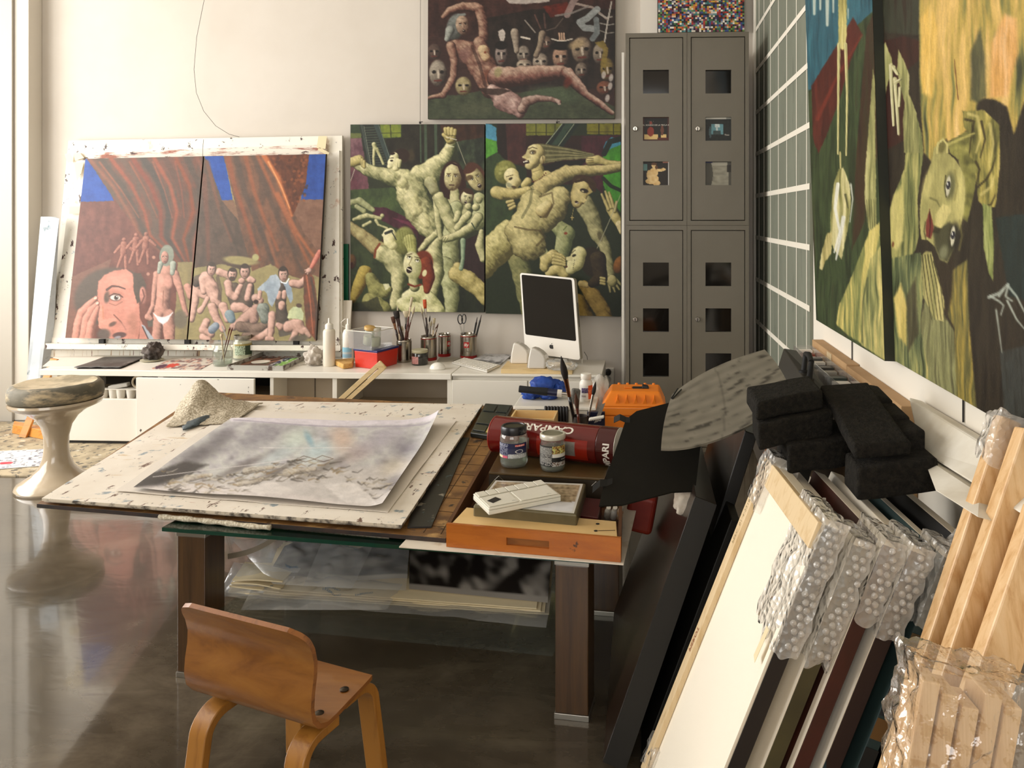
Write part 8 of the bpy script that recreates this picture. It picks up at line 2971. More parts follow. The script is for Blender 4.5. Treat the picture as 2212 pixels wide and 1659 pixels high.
for (x, y) in ((268, 532), (294, 522), (316, 520)):
 A.limb([[(x, y - 14, 5)], [(x, y - 4, 8), (x - 2, y + 16, 7)], [(x - 4, y + 20, 4), (x - 14, y + 46, 3)], [(x + 3, y + 20, 4), (x + 4, y + 50, 3)], [(x + 8, y, 4), (x + 20, y + 10, 3)], [(x - 8, y, 4), (x - 20, y + 14, 3)]],
  ('#5a332b', '#855446', '#b07a68'), tex=.5, a=.9)
for (x, y) in ((332, 556), (320, 592)):
 A.ell(x, y, 4, 4, '#a87a68', 0, .4)
# standing woman
A.limb([[(358, 590, 20), (354, 620, 16), (352, 645, 15), (350, 668, 18)], [(338, 592, 7), (333, 630, 6), (330, 660, 5), (320, 682, 6)], [(378, 592, 9), (388, 622, 8), (396, 655, 6), (402, 680, 6)],
  [(342, 680, 12), (338, 735, 11)], [(364, 680, 14), (366, 735, 12)]], SKC, tex=.3, seed=4, edge='#5a4138')
A.ell(346, 608, 8, 16, '#cf9787', .25, .4, .7)
A.ell(364, 608, 9, 16, '#cf9787', -.1, .4, .7)
A.stroke([(353, 628), (352, 660)], 2, '#7a5648', .7)
A.poly([(331, 676), (340, 682), (352, 685), (366, 681), (374, 674), (362, 694), (352, 702), (342, 694)], '#d8d4d6')
A.ell(360, 552, 16, 24, '#7f8476', .1, .12)
A.limb([[(347, 570, 6), (343, 588, 4)], [(374, 570, 7), (372, 590, 5)]], ('#565a50', '#8a8f82', '#b0b4a6'))
A.face(356, 556, 8.5, 14, SKC, 0, -.1)
A.ell(390, 690, 16, 22, '#6a6152', 0, .3, .9)
A.limb([[(405, 620, 8), (412, 640, 8)]], SKC)
# the big face
A.ell(232, 640, 76, 62, '#55493f', -.35, .12)
A.ell(262, 614, 52, 34, '#55493f', .1, .15)
A.poly([(213, 608), (226, 594), (248, 584), (272, 581), (286, 592), (291, 620), (300, 655), (303, 700), (298, 736), (238, 736), (232, 720), (214, 708), (212, 690), (214, 660), (210, 640), (211, 622)], '#c58675', col2='#b97a69', seed=6, soft=1.6)
A.ell(258, 606, 28, 20, '#d39180', 0, .7, .8)
A.ell(280, 655, 18, 30, '#cf8f7e', .2, .7, .7)
A.ell(286, 700, 14, 30, '#a5715f', .1, .7, .8)
A.poly([(290, 590), (304, 590), (316, 615), (314, 625), (304, 650), (296, 656), (288, 625)], '#51453b')
A.ell(309, 638, 8, 20, '#c4897a', -.05, .2, shade='#7d5348')
A.stroke([(308, 626), (312, 640), (306, 654)], 3, '#6d463c')
A.ell(231, 642, 7, 14, '#5a4a40', .15, .5)
A.ell(250, 638, 20, 12, '#a8705f', 0, .6, .6)
A.stroke([(231, 626), (242, 618), (256, 619), (270, 624)], 5.5, '#5e443c', w1=3)
A.ell(249, 643, 13.5, 8, '#6a4a40', .05, .3)
A.ell(249, 643, 11.5, 6, '#cfc6bf', .05, .2)
A.ell(251, 643, 5.2, 5.4, '#5a463c', 0, .2)
A.ell(251, 643, 2.6, 2.6, '#1d1512')
A.ell(252.5, 641, 1.2, 1.2, '#f0ece6')
A.stroke([(236, 640), (246, 634), (258, 636), (265, 642)], 2.2, '#4c352e')
A.stroke([(236, 655), (250, 660), (264, 652)], 2.4, '#936354', .8)
A.poly([(216, 655), (222, 662), (224, 690), (250, 686), (252, 694), (240, 700), (232, 711), (218, 710), (213, 704), (214, 680)], '#cd8c7a')
A.stroke([(222, 662), (223, 688)], 3, '#b87a5e', .8)
A.ell(243, 700, 10, 5, '#5a463c', -.5, .5, .9)
A.ell(224, 722, 16, 13, '#5c5048', 0, .4, .95)
A.stroke([(246, 680), (262, 696), (272, 712)], 2.6, '#7c5044')
A.ell(258, 724, 16, 7, '#5a403c', -.1, .25)
A.ell(254, 729, 8, 3.5, '#8a8488', -.2, .3)
A.ell(270, 706, 16, 10, '#c08474', .5, .6, .7)
A.poly([(303, 690), (318, 716), (330, 736), (300, 736)], '#b97e6e')
A.poly([(304, 699), (314, 706), (333, 734), (324, 736)], '#9aa0a8')
A.stroke([(308, 706), (322, 736)], 2.5, '#4a3a38')
A.limb([[(319, 684, 7), (326, 690, 6)]], SKC)
A.poly([(318, 694), (330, 690), (330, 705), (320, 706)], '#5c544a')
for ch in ([(207, 644, 5), (192, 658, 8), (176, 676, 10), (168, 700, 9), (162, 736, 8)], [(211, 655, 5), (198, 668, 8), (186, 690, 9), (178, 736, 9)], [(211, 664, 5), (204, 680, 8), (196, 702, 9), (190, 736, 9)]):
 A.limb([ch], ('#7a5044', '#b57c6c', '#d09684'), tex=.2, edge='#5e4038')
A.ell(206, 644, 4, 2.4, '#d8b8a8', -.6, .3)
A.ell(210, 655, 3.6, 2.4, '#d8b8a8', -.6, .3)
A.grain(.07, .1, .2, 7, .04)
A.finish('painted_face', r)
# --- right half of the curtain diptych
A, r = begin('curtain_right', 216, 318, '#94875c')
A.poly([(400, 540), (560, 540), (690, 590), (690, 740), (400, 740)], '#95895f', col2='#857b56', seed=2)
A.poly([(600, 430), (700, 430), (692, 600), (640, 580), (600, 520)], '#7f5e4c', col2='#715242', seed=3)
A.poly([(470, 431), (505, 431), (530, 520), (500, 520)], '#7a5c48')
A.poly([(440, 336), (484, 334), (503, 432), (478, 433)], '#2b4f9c', col2='#24458c')
A.poly([(664, 332), (706, 330), (700, 431), (650, 431)], '#294b96', col2='#213f84')
A.poly([(438, 338), (448, 346), (480, 434), (516, 478), (528, 520), (545, 576), (528, 585), (480, 570), (412, 580), (424, 470)], '#5e4d42', col2='#50443b', seed=4)
A.poly([(482, 334), (568, 333), (612, 382), (632, 450), (655, 500), (690, 548), (690, 575), (664, 606), (622, 594), (585, 570), (545, 585), (524, 512), (506, 432)], '#74523f', col2='#5a463a', seed=5)
A.poly([(566, 334), (668, 333), (660, 400), (632, 468), (624, 440), (606, 395)], '#6b3a22', col2='#4d2c1c', seed=6)
rr_ = random.Random(4)
for k in range(90):
 x, y = rr_.uniform(590, 664), rr_.uniform(338, 440)
 if x - 590 > (y - 338) * .34 - 8:
  A.ell(x, y, 4, 3, '#8a4e2c' if k % 2 else '#4a2a1a', rr_.uniform(0, 3), .4, .6)
A.stroke([(570, 336), (598, 380), (616, 425), (630, 466)], 11, '#bd6c3e', .85, 5, soft=3)
A.stroke([(580, 350), (606, 400), (626, 450)], 4, '#d89a66', .8, 2, soft=1.5)
for pts, w, c in (([(492, 340), (506, 400), (530, 470), (560, 560)], 12, '#8a4f36'), ([(510, 338), (530, 420), (565, 500), (590, 570)], 14, '#4e423a'), ([(530, 338), (548, 410), (570, 470), (600, 540)], 10, '#8f5438'),
    ([(548, 336), (572, 400), (604, 480), (650, 560)], 13, '#54443a'), ([(556, 336), (590, 410), (628, 490), (668, 570)], 8, '#96583a'), ([(600, 420), (640, 500), (682, 560)], 10, '#a8623f'),
    ([(448, 350), (470, 440), (500, 520)], 9, '#76503f'), ([(440, 380), (448, 480), (450, 560)], 12, '#6e4a3c'), ([(478, 450), (505, 520), (520, 560)], 8, '#4a4038'), ([(620, 500), (640, 560), (655, 590)], 9, '#50433a'),
    ([(575, 500), (590, 548), (600, 575)], 7, '#8a5a42')):
 A.stroke(pts, w, c, .75, w * .6, soft=3.5)
A.ell(520, 563, 40, 10, '#958a60', .1, .3)
A.ell(552, 556, 8, 8, '#a09a6c', 0, .3)
SKP = ('#5e4a42', '#b38f80', '#dab2a4')
dk = ('#37302b', '#51463d', '#6a5d50')
# left crouching man
A.limb([[(424, 620, 9), (422, 650, 8), (414, 690, 7)], [(428, 632, 9), (442, 640, 7)], [(430, 610, 12)]], SKP, tex=.3, edge='#6a564a')
A.limb([[(425, 608, 12), (436, 600, 10)]], dk)
A.limb([[(445, 598, 13), (456, 618, 15), (464, 640, 14), (468, 655, 11)], [(438, 602, 9), (440, 630, 7)], [(474, 588, 9), (488, 592, 8), (500, 602, 6)]], SKP, tex=.4, seed=4, edge='#55463c')
A.limb([[(458, 662, 10), (468, 688, 9), (482, 712, 7)], [(482, 662, 10), (492, 690, 8)]], SKP, tex=.3, edge='#55463c')
A.limb([[(448, 645, 6), (440, 662, 5), (432, 672, 7)]], SKP, tex=.2, edge='#55463c')
A.limb([[(446, 695, 9), (438, 712, 9), (456, 722, 8)], [(438, 728, 8), (450, 734, 7)]], SKP, tex=.3, edge='#55463c')
A.stroke([(470, 600), (476, 625), (474, 645)], 8, '#5a4c42', .7)
A.stroke([(480, 705), (490, 732)], 2.6, '#8d8a86')
A.face(457, 583, 9, 14, SKP, .1, .2, hair='#4a4038')
# bearded pair
A.limb([[(505, 628, 17), (512, 655, 16)], [(534, 622, 16), (530, 655, 18)]], dk, tex=.3, edge='#3a322c')
A.limb([[(492, 612, 9), (496, 634, 9), (508, 642, 8), (520, 618, 6)], [(540, 618, 7), (534, 645, 7)]], SKP, tex=.3, edge='#4a3d34')
A.limb([[(523, 606, 8)], [(540, 604, 8), (547, 606, 6)]], SKP, tex=.2, edge='#4a3d34')
A.face(502, 594, 9, 13, SKP, .1, .2, hair='#443a33', beard='#4a4038')
A.face(529, 588, 10, 15, SKP, 0, -.1, hair='#443a33')
# heap of limbs
A.limb([[(508, 664, 12), (522, 664, 10), (536, 672, 8)]], SKP, tex=.25, edge='#4a3d34')
A.limb([[(545, 676, 14), (530, 688, 12), (505, 706, 9)], [(552, 665, 9), (548, 690, 11)]], ('#554640', '#9d7d70', '#c39e90'), tex=.4, seed=6, edge='#4a3d34')
A.limb([[(520, 705, 12), (550, 712, 12), (575, 702, 10)], [(530, 726, 9), (556, 724, 9)]], ('#3f352f', '#6a574b', '#8d7668'), tex=.5, seed=7, edge='#3a302a')
A.limb([[(496, 680, 11), (500, 690, 9)]], ('#4a555a', '#6f8088', '#8e9da2'), tex=.3)
A.limb([[(458, 712, 9), (466, 704, 8)]], ('#4f5862', '#75818e', '#98a2ac'), tex=.3)
A.limb([[(553, 644, 10), (562, 650, 8)]], ('#5a463e', '#a07e70', '#d0aea0'), tex=.5, edge='#3a2e28')
A.ell(553, 652, 6, 5, '#3a2c27', 0, .3)
A.limb([[(568, 668, 14), (572, 690, 10)]], ('#454a44', '#6a6f66', '#9aa096'), tex=.5)
A.limb([[(545, 738, 8), (566, 726, 9), (584, 716, 10)]], SKP, tex=.25, edge='#55463c')
# man in the pale jacket
A.limb([[(606, 622, 14), (606, 655, 12), (610, 690, 14)]], ('#3a322d', '#4d443c', '#61564c'), tex=.3)
A.limb([[(603, 634, 6), (602, 642, 6)], [(615, 632, 6), (614, 642, 5)], [(609, 658, 8), (608, 664, 7)]], SKP, tex=.3)
A.poly([(584, 596), (596, 592), (605, 604), (606, 618), (598, 640), (588, 664), (580, 654), (577, 634), (570, 628), (558, 632), (556, 624), (566, 614), (576, 606)], '#aeb8c2', col2='#8f9ba6', seed=8)
A.poly([(612, 612), (622, 606), (630, 622), (633, 646), (628, 656), (620, 640), (616, 622)], '#9fabb5', col2='#8794a0')
A.stroke([(604, 596), (608, 610), (618, 612), (624, 602)], 2.4, '#dfe3e8')
A.limb([[(562, 632, 5), (560, 644, 4)]], SKP)
A.limb([[(588, 680, 9), (586, 705, 8), (584, 728, 6)]], SKP, tex=.25, edge='#55463c')
A.limb([[(578, 732, 6), (588, 733, 6)]], SKP)
A.limb([[(632, 612, 9), (648, 614, 10), (656, 608, 8), (664, 594, 5)]], SKP, tex=.25, edge='#55382f')
A.face(612, 594, 9.5, 15, SKP, -.05, .35, hair='#3d332c')
A.poly([(598, 700), (632, 690), (640, 720), (604, 728)], '#57504a', a=.9)
# cloth held by a hand at the right
A.poly([(655, 592), (668, 586), (678, 600), (690, 680), (684, 738), (662, 712), (656, 650)], '#7b4a38', col2='#5a4338', seed=9)
A.stroke([(662, 596), (670, 650), (676, 720)], 4, '#a8644a', .8, 2)
A.stroke([(672, 600), (684, 670), (682, 730)], 5, '#4c4038', .8)
A.limb([[(690, 545, 6), (682, 560, 6), (672, 578, 4)]], ('#7a4038', '#b56c5c', '#d48c7a'), tex=.15, edge='#8a4038')
A.hand(668, 584, 6, 2.6, SKP, 3, .3, 1.5)
A.limb([[(624, 706, 13), (644, 702, 14), (654, 716, 9)], [(640, 716, 9), (630, 736, 7)], [(606, 706, 8), (600, 702, 6)], [(658, 712, 7), (668, 726, 5)]], SKP, tex=.3, seed=3, edge='#55463c')
A.poly([(620, 688), (624, 672), (634, 662), (650, 664), (656, 678), (654, 692), (640, 688)], '#cdd2a6', col2='#b0b892', seed=4)
A.ell(646, 660, 7, 5, '#5a4a40', .2, .3)
A.ell(646, 732, 22, 9, '#5a534a', -.2, .4, .9)
A.grain(.07, .1, .2, 8, .04)
A.finish('painted_face', r)
# --- narrow picture on the right wall
A, r = begin('wall_a', 120, 420, '#2b3520')
A.pstreak([(1730, -500), (1920, -500), (1920, 900), (1730, 900)], ['#1f2817', '#2b3720', '#3b4a2b', '#33301f'], seed=4)
A.pstreak([(1730, -500), (1920, -500), (1885, 25), (1846, 60), (1800, 120), (1756, 190), (1738, 200)], ['#1f4450', '#2d5b68', '#38707c'], seed=2)
A.pstreak([(1872, 60), (1890, 20), (1896, 330), (1868, 480), (1840, 540), (1850, 330)], ['#2a1c14', '#3a2719', '#33301c'], seed=3)
A.pstreak([(1843, 37), (1862, 73), (1838, 130), (1812, 220), (1786, 290), (1768, 332), (1756, 300), (1753, 185), (1800, 110)], ['#38130f', '#4a1d15', '#5b241a'], seed=5)
A.stroke([(1766, 256), (1806, 170), (1862, 76)], 9, '#742a1c', .75, 3, soft=3)
for (x, y0, y1, w) in ((1759, -60, 30, 9), (1772, -60, 20, 7), (1787, -50, 54, 10), (1800, -60, 26, 6), (1832, 20, 40, 3)):
 A.stroke([(x, y0), (x, y1)], w, '#c3c8b8', .85, w * .6, soft=1.8)
A.pstreak([(1810, -300), (1830, -300), (1829, 80), (1826, 105), (1820, 108), (1811, 100)], ['#8a8248', '#c2b670', '#ded498'], seed=6)
for pts in ([(1812, 95), (1811, 200), (1810, 332)], [(1826, 95), (1830, 200), (1828, 335)]):
 A.stroke(pts, 7, '#c5bd84', 1, 3.4)
 A.stroke([(x + 1.6, y) for x, y in pts], 1.6, '#6d6a3e', .7)
A.stroke([(1815, 330), (1816, 372)], 4, '#a8a06a')
A.pstreak([(1812, 365), (1822, 362), (1836, 400), (1838, 440), (1834, 480), (1818, 560), (1802, 540), (1794, 520), (1794, 470), (1800, 400)], ['#4a4a2c', '#8d8a52', '#cbc28c', '#ddd5a6'], seed=7)
for pts, w, c in (([(1810, 398), (1804, 450), (1814, 500), (1802, 545)], 8, '#e4e4da'), ([(1838, 398), (1842, 430), (1836, 480)], 4, '#cfd0c2'), ([(1822, 470), (1812, 530), (1806, 560)], 9, '#dcdcd2'), ([(1826, 420), (1832, 450)], 5, '#4a4a30')):
 A.stroke(pts, w, c, .85, w * .4, soft=1.2)
A.pstreak([(1786, 505), (1798, 500), (1796, 548), (1782, 566), (1776, 584), (1770, 580), (1774, 548)], ['#6a6434', '#c2b478', '#e0d8a8'], seed=8)
A.pstreak([(1886, 150), (1890, 180), (1892, 400), (1894, 520), (1888, 535), (1878, 510), (1868, 430), (1868, 380), (1876, 280)], ['#6b6c42', '#a29f66', '#cfc890'], seed=9)
for k in range(4):
 A.stroke([(1872 + k * 5, 432), (1876 + k * 4.4, 490), (1884 + k * 2, 528)], 1.5, '#4c4c2a', .8)
A.pstreak([(1806, 700), (1812, 660), (1834, 612), (1852, 566), (1878, 500), (1900, 480), (1902, 600), (1872, 640), (1862, 742), (1834, 726)], ['#454c2c', '#7f844c', '#c4b568', '#d9c87c'], seed=10)
A.pstreak([(1862, 640), (1872, 600), (1880, 560), (1912, 520), (1914, 780), (1860, 745)], ['#545c38', '#8f9058', '#cabb74', '#dccb86'], seed=11)
A.stroke([(1874, 600), (1864, 650), (1862, 740)], 3, '#4a5030', .8, soft=2)
A.grain(.10, .35, .05, 9, .05)
A.finish('painted_face', r)
# --- big picture on the right wall
A, r = begin('wall_b', 230, 560, '#2b241a')
A.pstreak([(1890, -900), (2400, -900), (2400, 1300), (1890, 1100)], ['#211b15', '#2c251c', '#362e22'], seed=2)
A.pstreak([(1900, -700), (1990, -700), (1990, 76), (1900, 70)], ['#2a2a1c', '#35372a', '#2c2117'], seed=3)
A.pstreak([(1902, 90), (1950, 78), (1990, 90), (1985, 130), (1960, 150), (1960, 300), (1902, 330)], ['#2c1712', '#40221a'], seed=4)
A.pstreak([(2150, 470), (2400, 440), (2400, 700), (2180, 640)], ['#1d2420', '#24312f'], seed=5)
A.pstreak([(2160, 760), (2400, 700), (2400, 1100), (2170, 900)], ['#26241f', '#3a3c38', '#2a2822'], seed=6)
YB = ['#3b3e2a', '#7c7a44', '#b39a4e', '#d4b066', '#e0bd7c']
A.pstreak([(1984, -900), (2380, -900), (2380, 180), (2240, 260), (2212, 220), (2190, 290), (2175, 230), (2150, 215), (2128, 212), (2112, 216), (2106, 260), (2080, 290), (2060, 330), (2044, 300), (2036, 320), (2012, 350), (1996, 330), (1990, 250), (1986, 180)], YB, sx=.06, sy=.014, seed=8, soft=3)
A.pstreak([(1988, 40), (2010, 10), (2026, 60), (2024, 140), (2014, 210), (1992, 200)], ['#b3943f', '#d9b25c', '#e2bf6e'], seed=9, soft=6)
A.pstreak([(2097, 112), (2118, 60), (2128, 120), (2130, 208), (2112, 222), (2097, 216)], ['#2e3026', '#4a4c34', '#6d6b40'], seed=10, soft=5, a=.9)
A.pstreak([(2141, 93), (2170, 30), (2195, 40), (2200, 112), (2176, 208), (2138, 212)], ['#c08f48', '#dba868', '#e3ba86'], seed=11, soft=6)
A.stroke([(2062, 130), (2066, 180), (2070, 216)], 2, '#5a2c1c', .8)
# raised arm, shoulder, hands
A.pstreak([(1956, 220), (1978, 244), (1991, 290), (1995, 330), (1989, 379), (1982, 429), (1985, 509), (1978, 540), (1945, 588), (1926, 580), (1916, 534), (1915, 480), (1931, 421), (1953, 366), (1958, 310)], ['#43492b', '#6f7445', '#98955a', '#b5ad6c'], sx=.16, seed=12)
A.pstreak([(1931, 421), (1948, 400), (1954, 450), (1950, 520), (1936, 540), (1920, 530), (1917, 480)], ['#b5ac68', '#cfc27c'], seed=13, soft=5)
A.stroke([(1960, 240), (1964, 310), (1956, 370)], 6, '#c3ba74', .7, 3, soft=2.5)
A.ell(1929, 528, 3, 7, '#6a3a24', .1, .5, .8)
A.stroke([(1918, 540), (1928, 572), (1946, 584)], 5, '#3d4224', .8, soft=3)
for pts in ([(1907, 97), (1913, 92), (1926, 126), (1930, 149), (1918, 178), (1909, 223), (1907, 156)], [(1941, 108), (1956, 138), (1965, 164), (1963, 201), (1980, 245), (1986, 330), (1953, 330), (1950, 260), (1954, 223), (1937, 156)]):
 A.pstreak(pts, ['#5a5c38', '#94925c', '#c0ba82'], seed=14)
for pts, w in (([(1924, 141), (1926, 200), (1930, 271)], 9), ([(1933, 171), (1937, 230), (1941, 290)], 9), ([(1944, 190), (1942, 230)], 7), ([(1930, 146), (1938, 160)], 10), ([(1934, 178), (1944, 172)], 10)):
 A.stroke(pts, w, '#b8b284', 1, w * .5)
 A.stroke([(x + w * .42, y) for x, y in pts], 2, '#4a4a2c', .8)
 A.stroke([(x - 1.5, y) for x, y in pts], 2.4, '#dedab8', .6)
# lower bodies
A.pstreak([(1916, 560), (1990, 545), (1994, 640), (1988, 700), (2020, 840), (1918, 790)], ['#2f3520', '#566040', '#8a8c58', '#bfae6a'], seed=15)
A.pstreak([(1930, 645), (1946, 612), (1960, 660), (1958, 746), (1941, 727)], ['#a3974f', '#cdb768', '#d9c67c'], seed=16, soft=4)
A.pstreak([(1958, 640), (1978, 600), (1984, 720), (1962, 760)], ['#33301f', '#4a4630', '#5c5c3c'], seed=17, soft=4)
A.pstreak([(1986, 700), (2000, 640), (2040, 680), (2064, 720), (2070, 860), (2012, 830)], ['#4a4632', '#6b6a46', '#8f8e60', '#7a7a50'], seed=18, soft=3)
A.pstreak([(2036, 660), (2050, 590), (2090, 560), (2094, 709), (2110, 890), (2066, 860), (2062, 709)], ['#3a3a22', '#645f36', '#988540', '#b09a4e'], seed=19, soft=3)
A.pstreak([(2020, 560), (2060, 550), (2056, 640), (2044, 690), (2034, 630)], ['#2a2119', '#3b3122'], seed=20, soft=5)
# knotted hair
GH = ['#3c3a1e', '#75713a', '#a99a50', '#c6b66c']
A.pstreak([(2046, 307), (2100, 276), (2116, 300), (2112, 366), (2104, 420), (2090, 480), (2078, 470), (2084, 400), (2070, 345), (2052, 330)], ['#4c4a26', '#7f7c40', '#9a9450'], sx=.03, sy=.10, seed=21)
A.pstreak([(2079, 240), (2125, 238), (2159, 270), (2160, 324), (2160, 358), (2155, 408), (2150, 446), (2130, 452), (2113, 433), (2111, 408), (2107, 375), (2113, 354), (2092, 337), (2100, 303), (2082, 272)], GH, sx=.10, sy=.035, seed=22)
for pts in ([(2086, 258), (2104, 262), (2098, 296), (2094, 330)], [(2108, 350), (2116, 366), (2110, 398)], [(2112, 404), (2132, 386), (2144, 362), (2150, 340)], [(2120, 262), (2128, 300), (2118, 340)], [(2130, 448), (2142, 440), (2150, 420)]):
 A.stroke(pts, 6, '#322a16', .85, 2.5, soft=1.6)
for pts in ([(2092, 246), (2112, 252), (2118, 300), (2108, 330)], [(2138, 268), (2146, 310), (2140, 350)], [(2120, 420), (2140, 404), (2148, 380)]):
 A.stroke(pts, 7, '#cdbd76', .7, 3, soft=2.5)
A.pstreak([(2123, 438), (2142, 448), (2147, 526), (2145, 608), (2136, 590), (2125, 534)], ['#5d6a34', '#93985a', '#b9bb80'], seed=23)
A.stroke([(2048, 312), (2080, 298), (2104, 288)], 7, '#b5ac62', .8, 4, soft=2)
# sideways face
FO = [(2035, 299), (2048, 309), (2049, 332), (2062, 343), (2075, 362), (2083, 383), (2085, 417), (2082, 459), (2076, 484), (2069, 509), (2060, 538), (2052, 555), (2046, 568), (2029, 560), (2020, 534), (2004, 519), (1991, 517), (1987, 492), (1987, 450), (1991, 417), (2001, 379), (2012, 349), (2018, 320)]
A.pstreak(FO, ['#8a8450', '#a29b60', '#b7ae6e'], sx=.05, sy=.03, seed=24, gain=1.2)
A.ell(2072, 425, 14, 66, '#c9be78', .02, .7, .8)
A.ell(2004, 398, 12, 36, '#c0b674', .25, .7, .8)
A.ell(1997, 460, 9, 34, '#97935a', .05, .7, .7)
A.poly([(2014, 498), (2034, 490), (2052, 478), (2068, 500), (2060, 540), (2046, 566), (2029, 558), (2020, 534)], '#3b3a28', soft=4, a=.9)
A.ell(2038, 545, 10, 18, '#7f8060', .25, .6, .85)
A.poly([(2037, 440), (2050, 446), (2054, 456), (2040, 484), (2030, 496), (2021, 486), (2022, 462)], '#c8bc7a', soft=2.5)
A.poly([(2018, 488), (2034, 494), (2028, 504), (2014, 502)], '#2e2a1a', soft=2, a=.9)
A.stroke([(2010, 428), (2024, 434), (2030, 446)], 5, '#65623a', .8, 2, soft=2)
A.poly([(2008, 452), (2013, 470), (2017, 492), (2011, 516), (2000, 510), (2000, 482)], '#6e3028', soft=1.4)
A.stroke([(2008, 456), (2010, 486), (2007, 514)], 2.4, '#3a1614', .9)
A.stroke([(1999, 480), (1996, 500), (2000, 516)], 3, '#4b472a', .7)
for (x, y, dk_) in ((2048, 402, '#5a5a3a'), (2058, 510, '#1f1d18')):
 A.ell(x + 4, y, 13, 33, dk_, .08, .5, .9)
 A.ell(x, y, 5.4, 23, '#c4bfa4', .10, .22)
 A.ell(x + .6, y - 2, 5, 9.5, '#2a2a30', .1, .2)
 A.ell(x - 1, y - 5, 1.6, 2.4, '#e6e4da')
 A.stroke([(x - 5, y - 24), (x - 7.5, y), (x - 4, y + 24)], 2.2, '#3a361e', .9)
 A.stroke([(x + 15, y - 34), (x + 20, y), (x + 14, y + 30)], 4, '#7b7440', .6, soft=2.5)
A.ell(2034, 318, 9, 15, '#5f592e', .3, .5, .8)
A.stroke([(2024, 330), (2026, 310), (2037, 301), (2046, 312), (2046, 330)], 5, '#c2b876', .9, 3)
# hand under the face
A.pstreak([(1990, 552), (2000, 543), (2012, 545), (2022, 580), (2040, 650), (2038, 694), (2018, 690), (1994, 640)], ['#7d7c4c', '#a49c62', '#c6ba7c'], seed=25)
for k in range(5):
 A.stroke([(1992 + k * 6, 550 + (k == 4) * 14), (2000 + k * 8, 620), (2012 + k * 7, 690)], 2.4, '#3f3c22' , .85, 1.4)
for pts, w in (([(2136, 642), (2158, 634), (2178, 614), (2172, 640), (2186, 650)], 7), ([(2140, 640), (2160, 652), (2168, 660), (2162, 680)], 5), ([(2176, 616), (2196, 640), (2216, 680)], 6), ([(2176, 650), (2196, 690), (2214, 712)], 5), ([(2158, 640), (2168, 626)], 5), ([(2152, 670), (2164, 760)], 4)):
 A.stroke(pts, w, '#aab2a6', .85, w * .5, soft=2.2)
A.grain(.10, .3, .045, 10, .05)
A.finish('painted_face', r)
# --- mosaic above the lockers: cells of flat colour
name, r, q, px = ART['pixels']
rr_ = random.Random(21)
NXP, NYP = 44, 60
pal = ['#1a1414', '#221a1c', '#2a2226', '#b03a2a', '#d8cfc0', '#caa33a', '#2f6a6a', '#5a8a8c', '#3a4a8a', '#7a3a5a', '#c87a3a', '#3a6a3a', '#8a2a2a', '#d8b89a', '#4a3a6a', '#e6e0d6', '#6a8a4a', '#1e2a3a', '#3a1e1e', '#8a8f9a']
vs, fs, cl = [], [], []
for j in range(NYP):
 for i in range(NXP):
  c = hx(rr_.choice(pal))
  n0 = len(vs)
  for (u, v) in ((i, j), (i, j + 1), (i + 1, j + 1), (i + 1, j)):
   vs.append(bil(q, u / NXP, v / NYP))
   cl.append((*c, 1))
  fs.append((n0, n0 + 1, n0 + 2, n0 + 3))
MB().add(vs, fs).build('painted_face', attr_mat('oil_paint'), r, colors=cl)
# --- the watercolour on the table
q3 = [pz(x, y, ZP + .0045) for x, y in WCQ]
A = Art(q3, 250, 150, '#c6c0bc')
A.pstreak([(300, 1050), (500, 905), (950, 912), (900, 1000), (700, 1020), (480, 1040)], ['#8f8a8c', '#aeaaac', '#c3c2bd', '#b2adb2'], sx=.03, sy=.10, seed=3, soft=8)
for (x, y, rx, ry, c, a_) in ((560, 945, 60, 24, '#8d898e', .8), (640, 950, 46, 26, '#c2cac0', .9), (690, 975, 46, 22, '#b4c4c6', .85), (600, 985, 50, 16, '#b2bcbe', .7), (738, 950, 30, 36, '#c2a998', .85), (770, 985, 46, 20, '#b09f9c', .7),
      (830, 950, 56, 24, '#aaa3ac', .8), (880, 970, 36, 26, '#908c96', .7), (850, 1010, 36, 22, '#c3b9a8', .7), (430, 985, 60, 20, '#6d686a', .9), (360, 1035, 60, 12, '#544f50', .9), (480, 948, 34, 18, '#757073', .85),
      (520, 1010, 70, 10, '#6f6865', .75), (600, 1020, 60, 9, '#6a625b', .7), (700, 1015, 70, 9, '#756d65', .7), (850, 1050, 30, 20, '#6f6a6c', .7), (668, 950, 8, 22, '#7ba0b0', .7)):
 A.ell(x, y, rx, ry, c, -.45, .9, a_)
A.poly([(283, 1056), (330, 1024), (400, 1000), (450, 1006), (390, 1036), (300, 1058)], '#47423f', soft=5, a=.9)
A.poly([(300, 1056), (420, 1048), (560, 1064), (700, 1080), (826, 1100), (288, 1062)], '#d3cbc7', soft=5)
rr_ = random.Random(3)
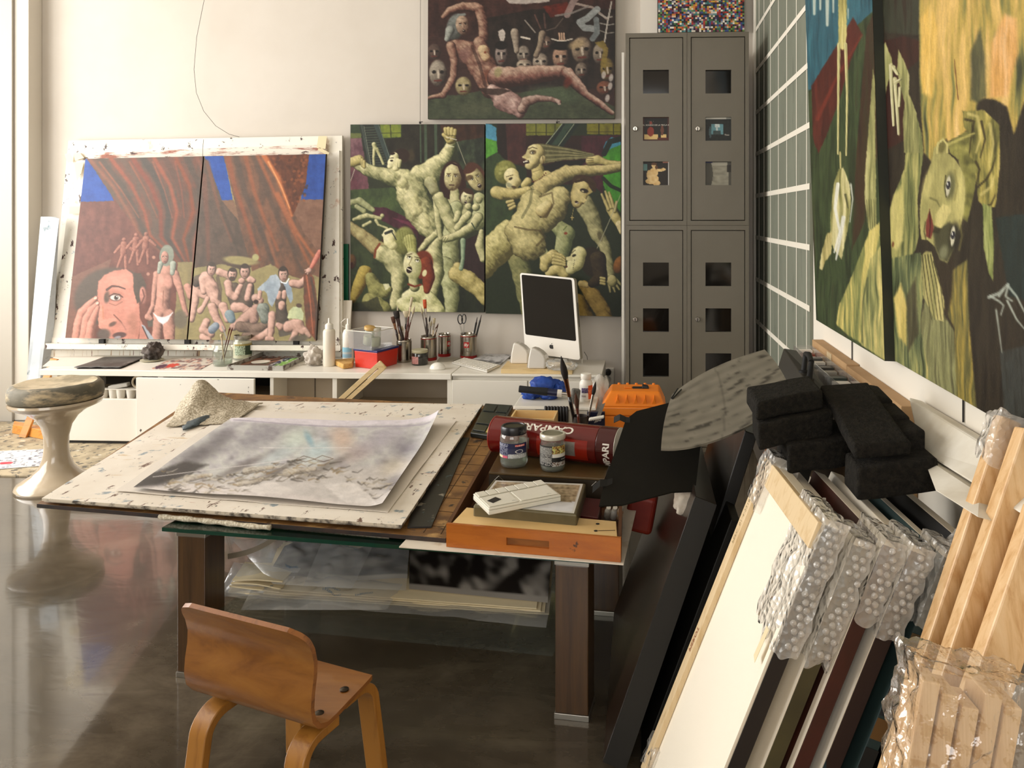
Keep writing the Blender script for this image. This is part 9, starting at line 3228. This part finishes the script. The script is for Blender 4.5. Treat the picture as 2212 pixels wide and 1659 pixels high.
for k in range(230):
 t = rr_.random()
 x = lerp(350, 850, t)
 y = 1040 + 18 * math.sin(t * 8) - 34 * t + 40 * t * t + rr_.uniform(-22, 26)
 l = rr_.uniform(8, 30)
 a_ = rr_.uniform(-.5, .9)
 cv = rr_.uniform(-6, 6)
 A.stroke([(x, y), (x + l * .5, y - l * .25 * a_ - cv), (x + l, y - l * .4 * a_)], rr_.uniform(1.5, 6), rr_.choice(['#5a5249', '#6f665b', '#8d8475', '#8c7350', '#3d3833', '#cfc6bb', '#b5a88f', '#4b443d']), .6, 1, soft=1.6)
for (x, y, rx, ry) in ((430, 1036, 26, 8), (560, 1020, 28, 9), (650, 1026, 30, 10), (540, 1050, 24, 6)):
 A.limb([[(x - rx, y, ry), (x + rx, y - 8, ry * .5)]], ('#5f574e', '#a39682', '#d0c5b3'), tex=.9, a=.55)
for k in range(2):
 A.stroke([(640 + k * 40, 996), (656 + k * 40, 988), (680 + k * 40, 996), (660 + k * 40, 1002), (640 + k * 40, 997)], 1.5, '#5f4c3a', .75)
A.poly([(700, 1052), (760, 1044), (800, 1072), (816, 1098), (740, 1084)], '#dcd6d2', soft=3, a=.85)
A.poly([(520, 1056), (590, 1046), (640, 1066), (560, 1074)], '#d9d2cd', soft=3, a=.8)
A.stroke([(330, 1034), (480, 1012), (660, 992)], 1.6, '#d6d0ce', .7)
A.stroke([(560, 968), (760, 972)], 1.4, '#dcd7d4', .7)
A.poly([(486, 896), (960, 904), (952, 922), (700, 922), (500, 914)], '#d3ccd2', soft=3)
A.stroke([(505, 910), (600, 918), (760, 924), (930, 926)], 3, '#a29aa6', .7)
A.grain(.07, .08, .2, 4, .03)
# the sheet is buckled and curls up at its far right corner
u, v = A.U, A.V
z = .0025 * (np.sin(u * 9 + v * 3) + 1) + .003 * fnoise(u * 5, v * 5, 3, 2) + .028 * np.clip((u - .80) / .2, 0, 1) ** 2 * np.clip((.35 - v) / .35, 0, 1) ** 1.5 + .010 * np.clip((u - .93) / .07, 0, 1) ** 2
A.P[..., 2] += z
wc = A.finish('watercolour', None, mt=attr_mat('watercolour_paint', .75, .3, .2, 150))
tag(wc, 'loose grey and ochre watercolour with curling edges lying on the white board', 'watercolour')
finish()
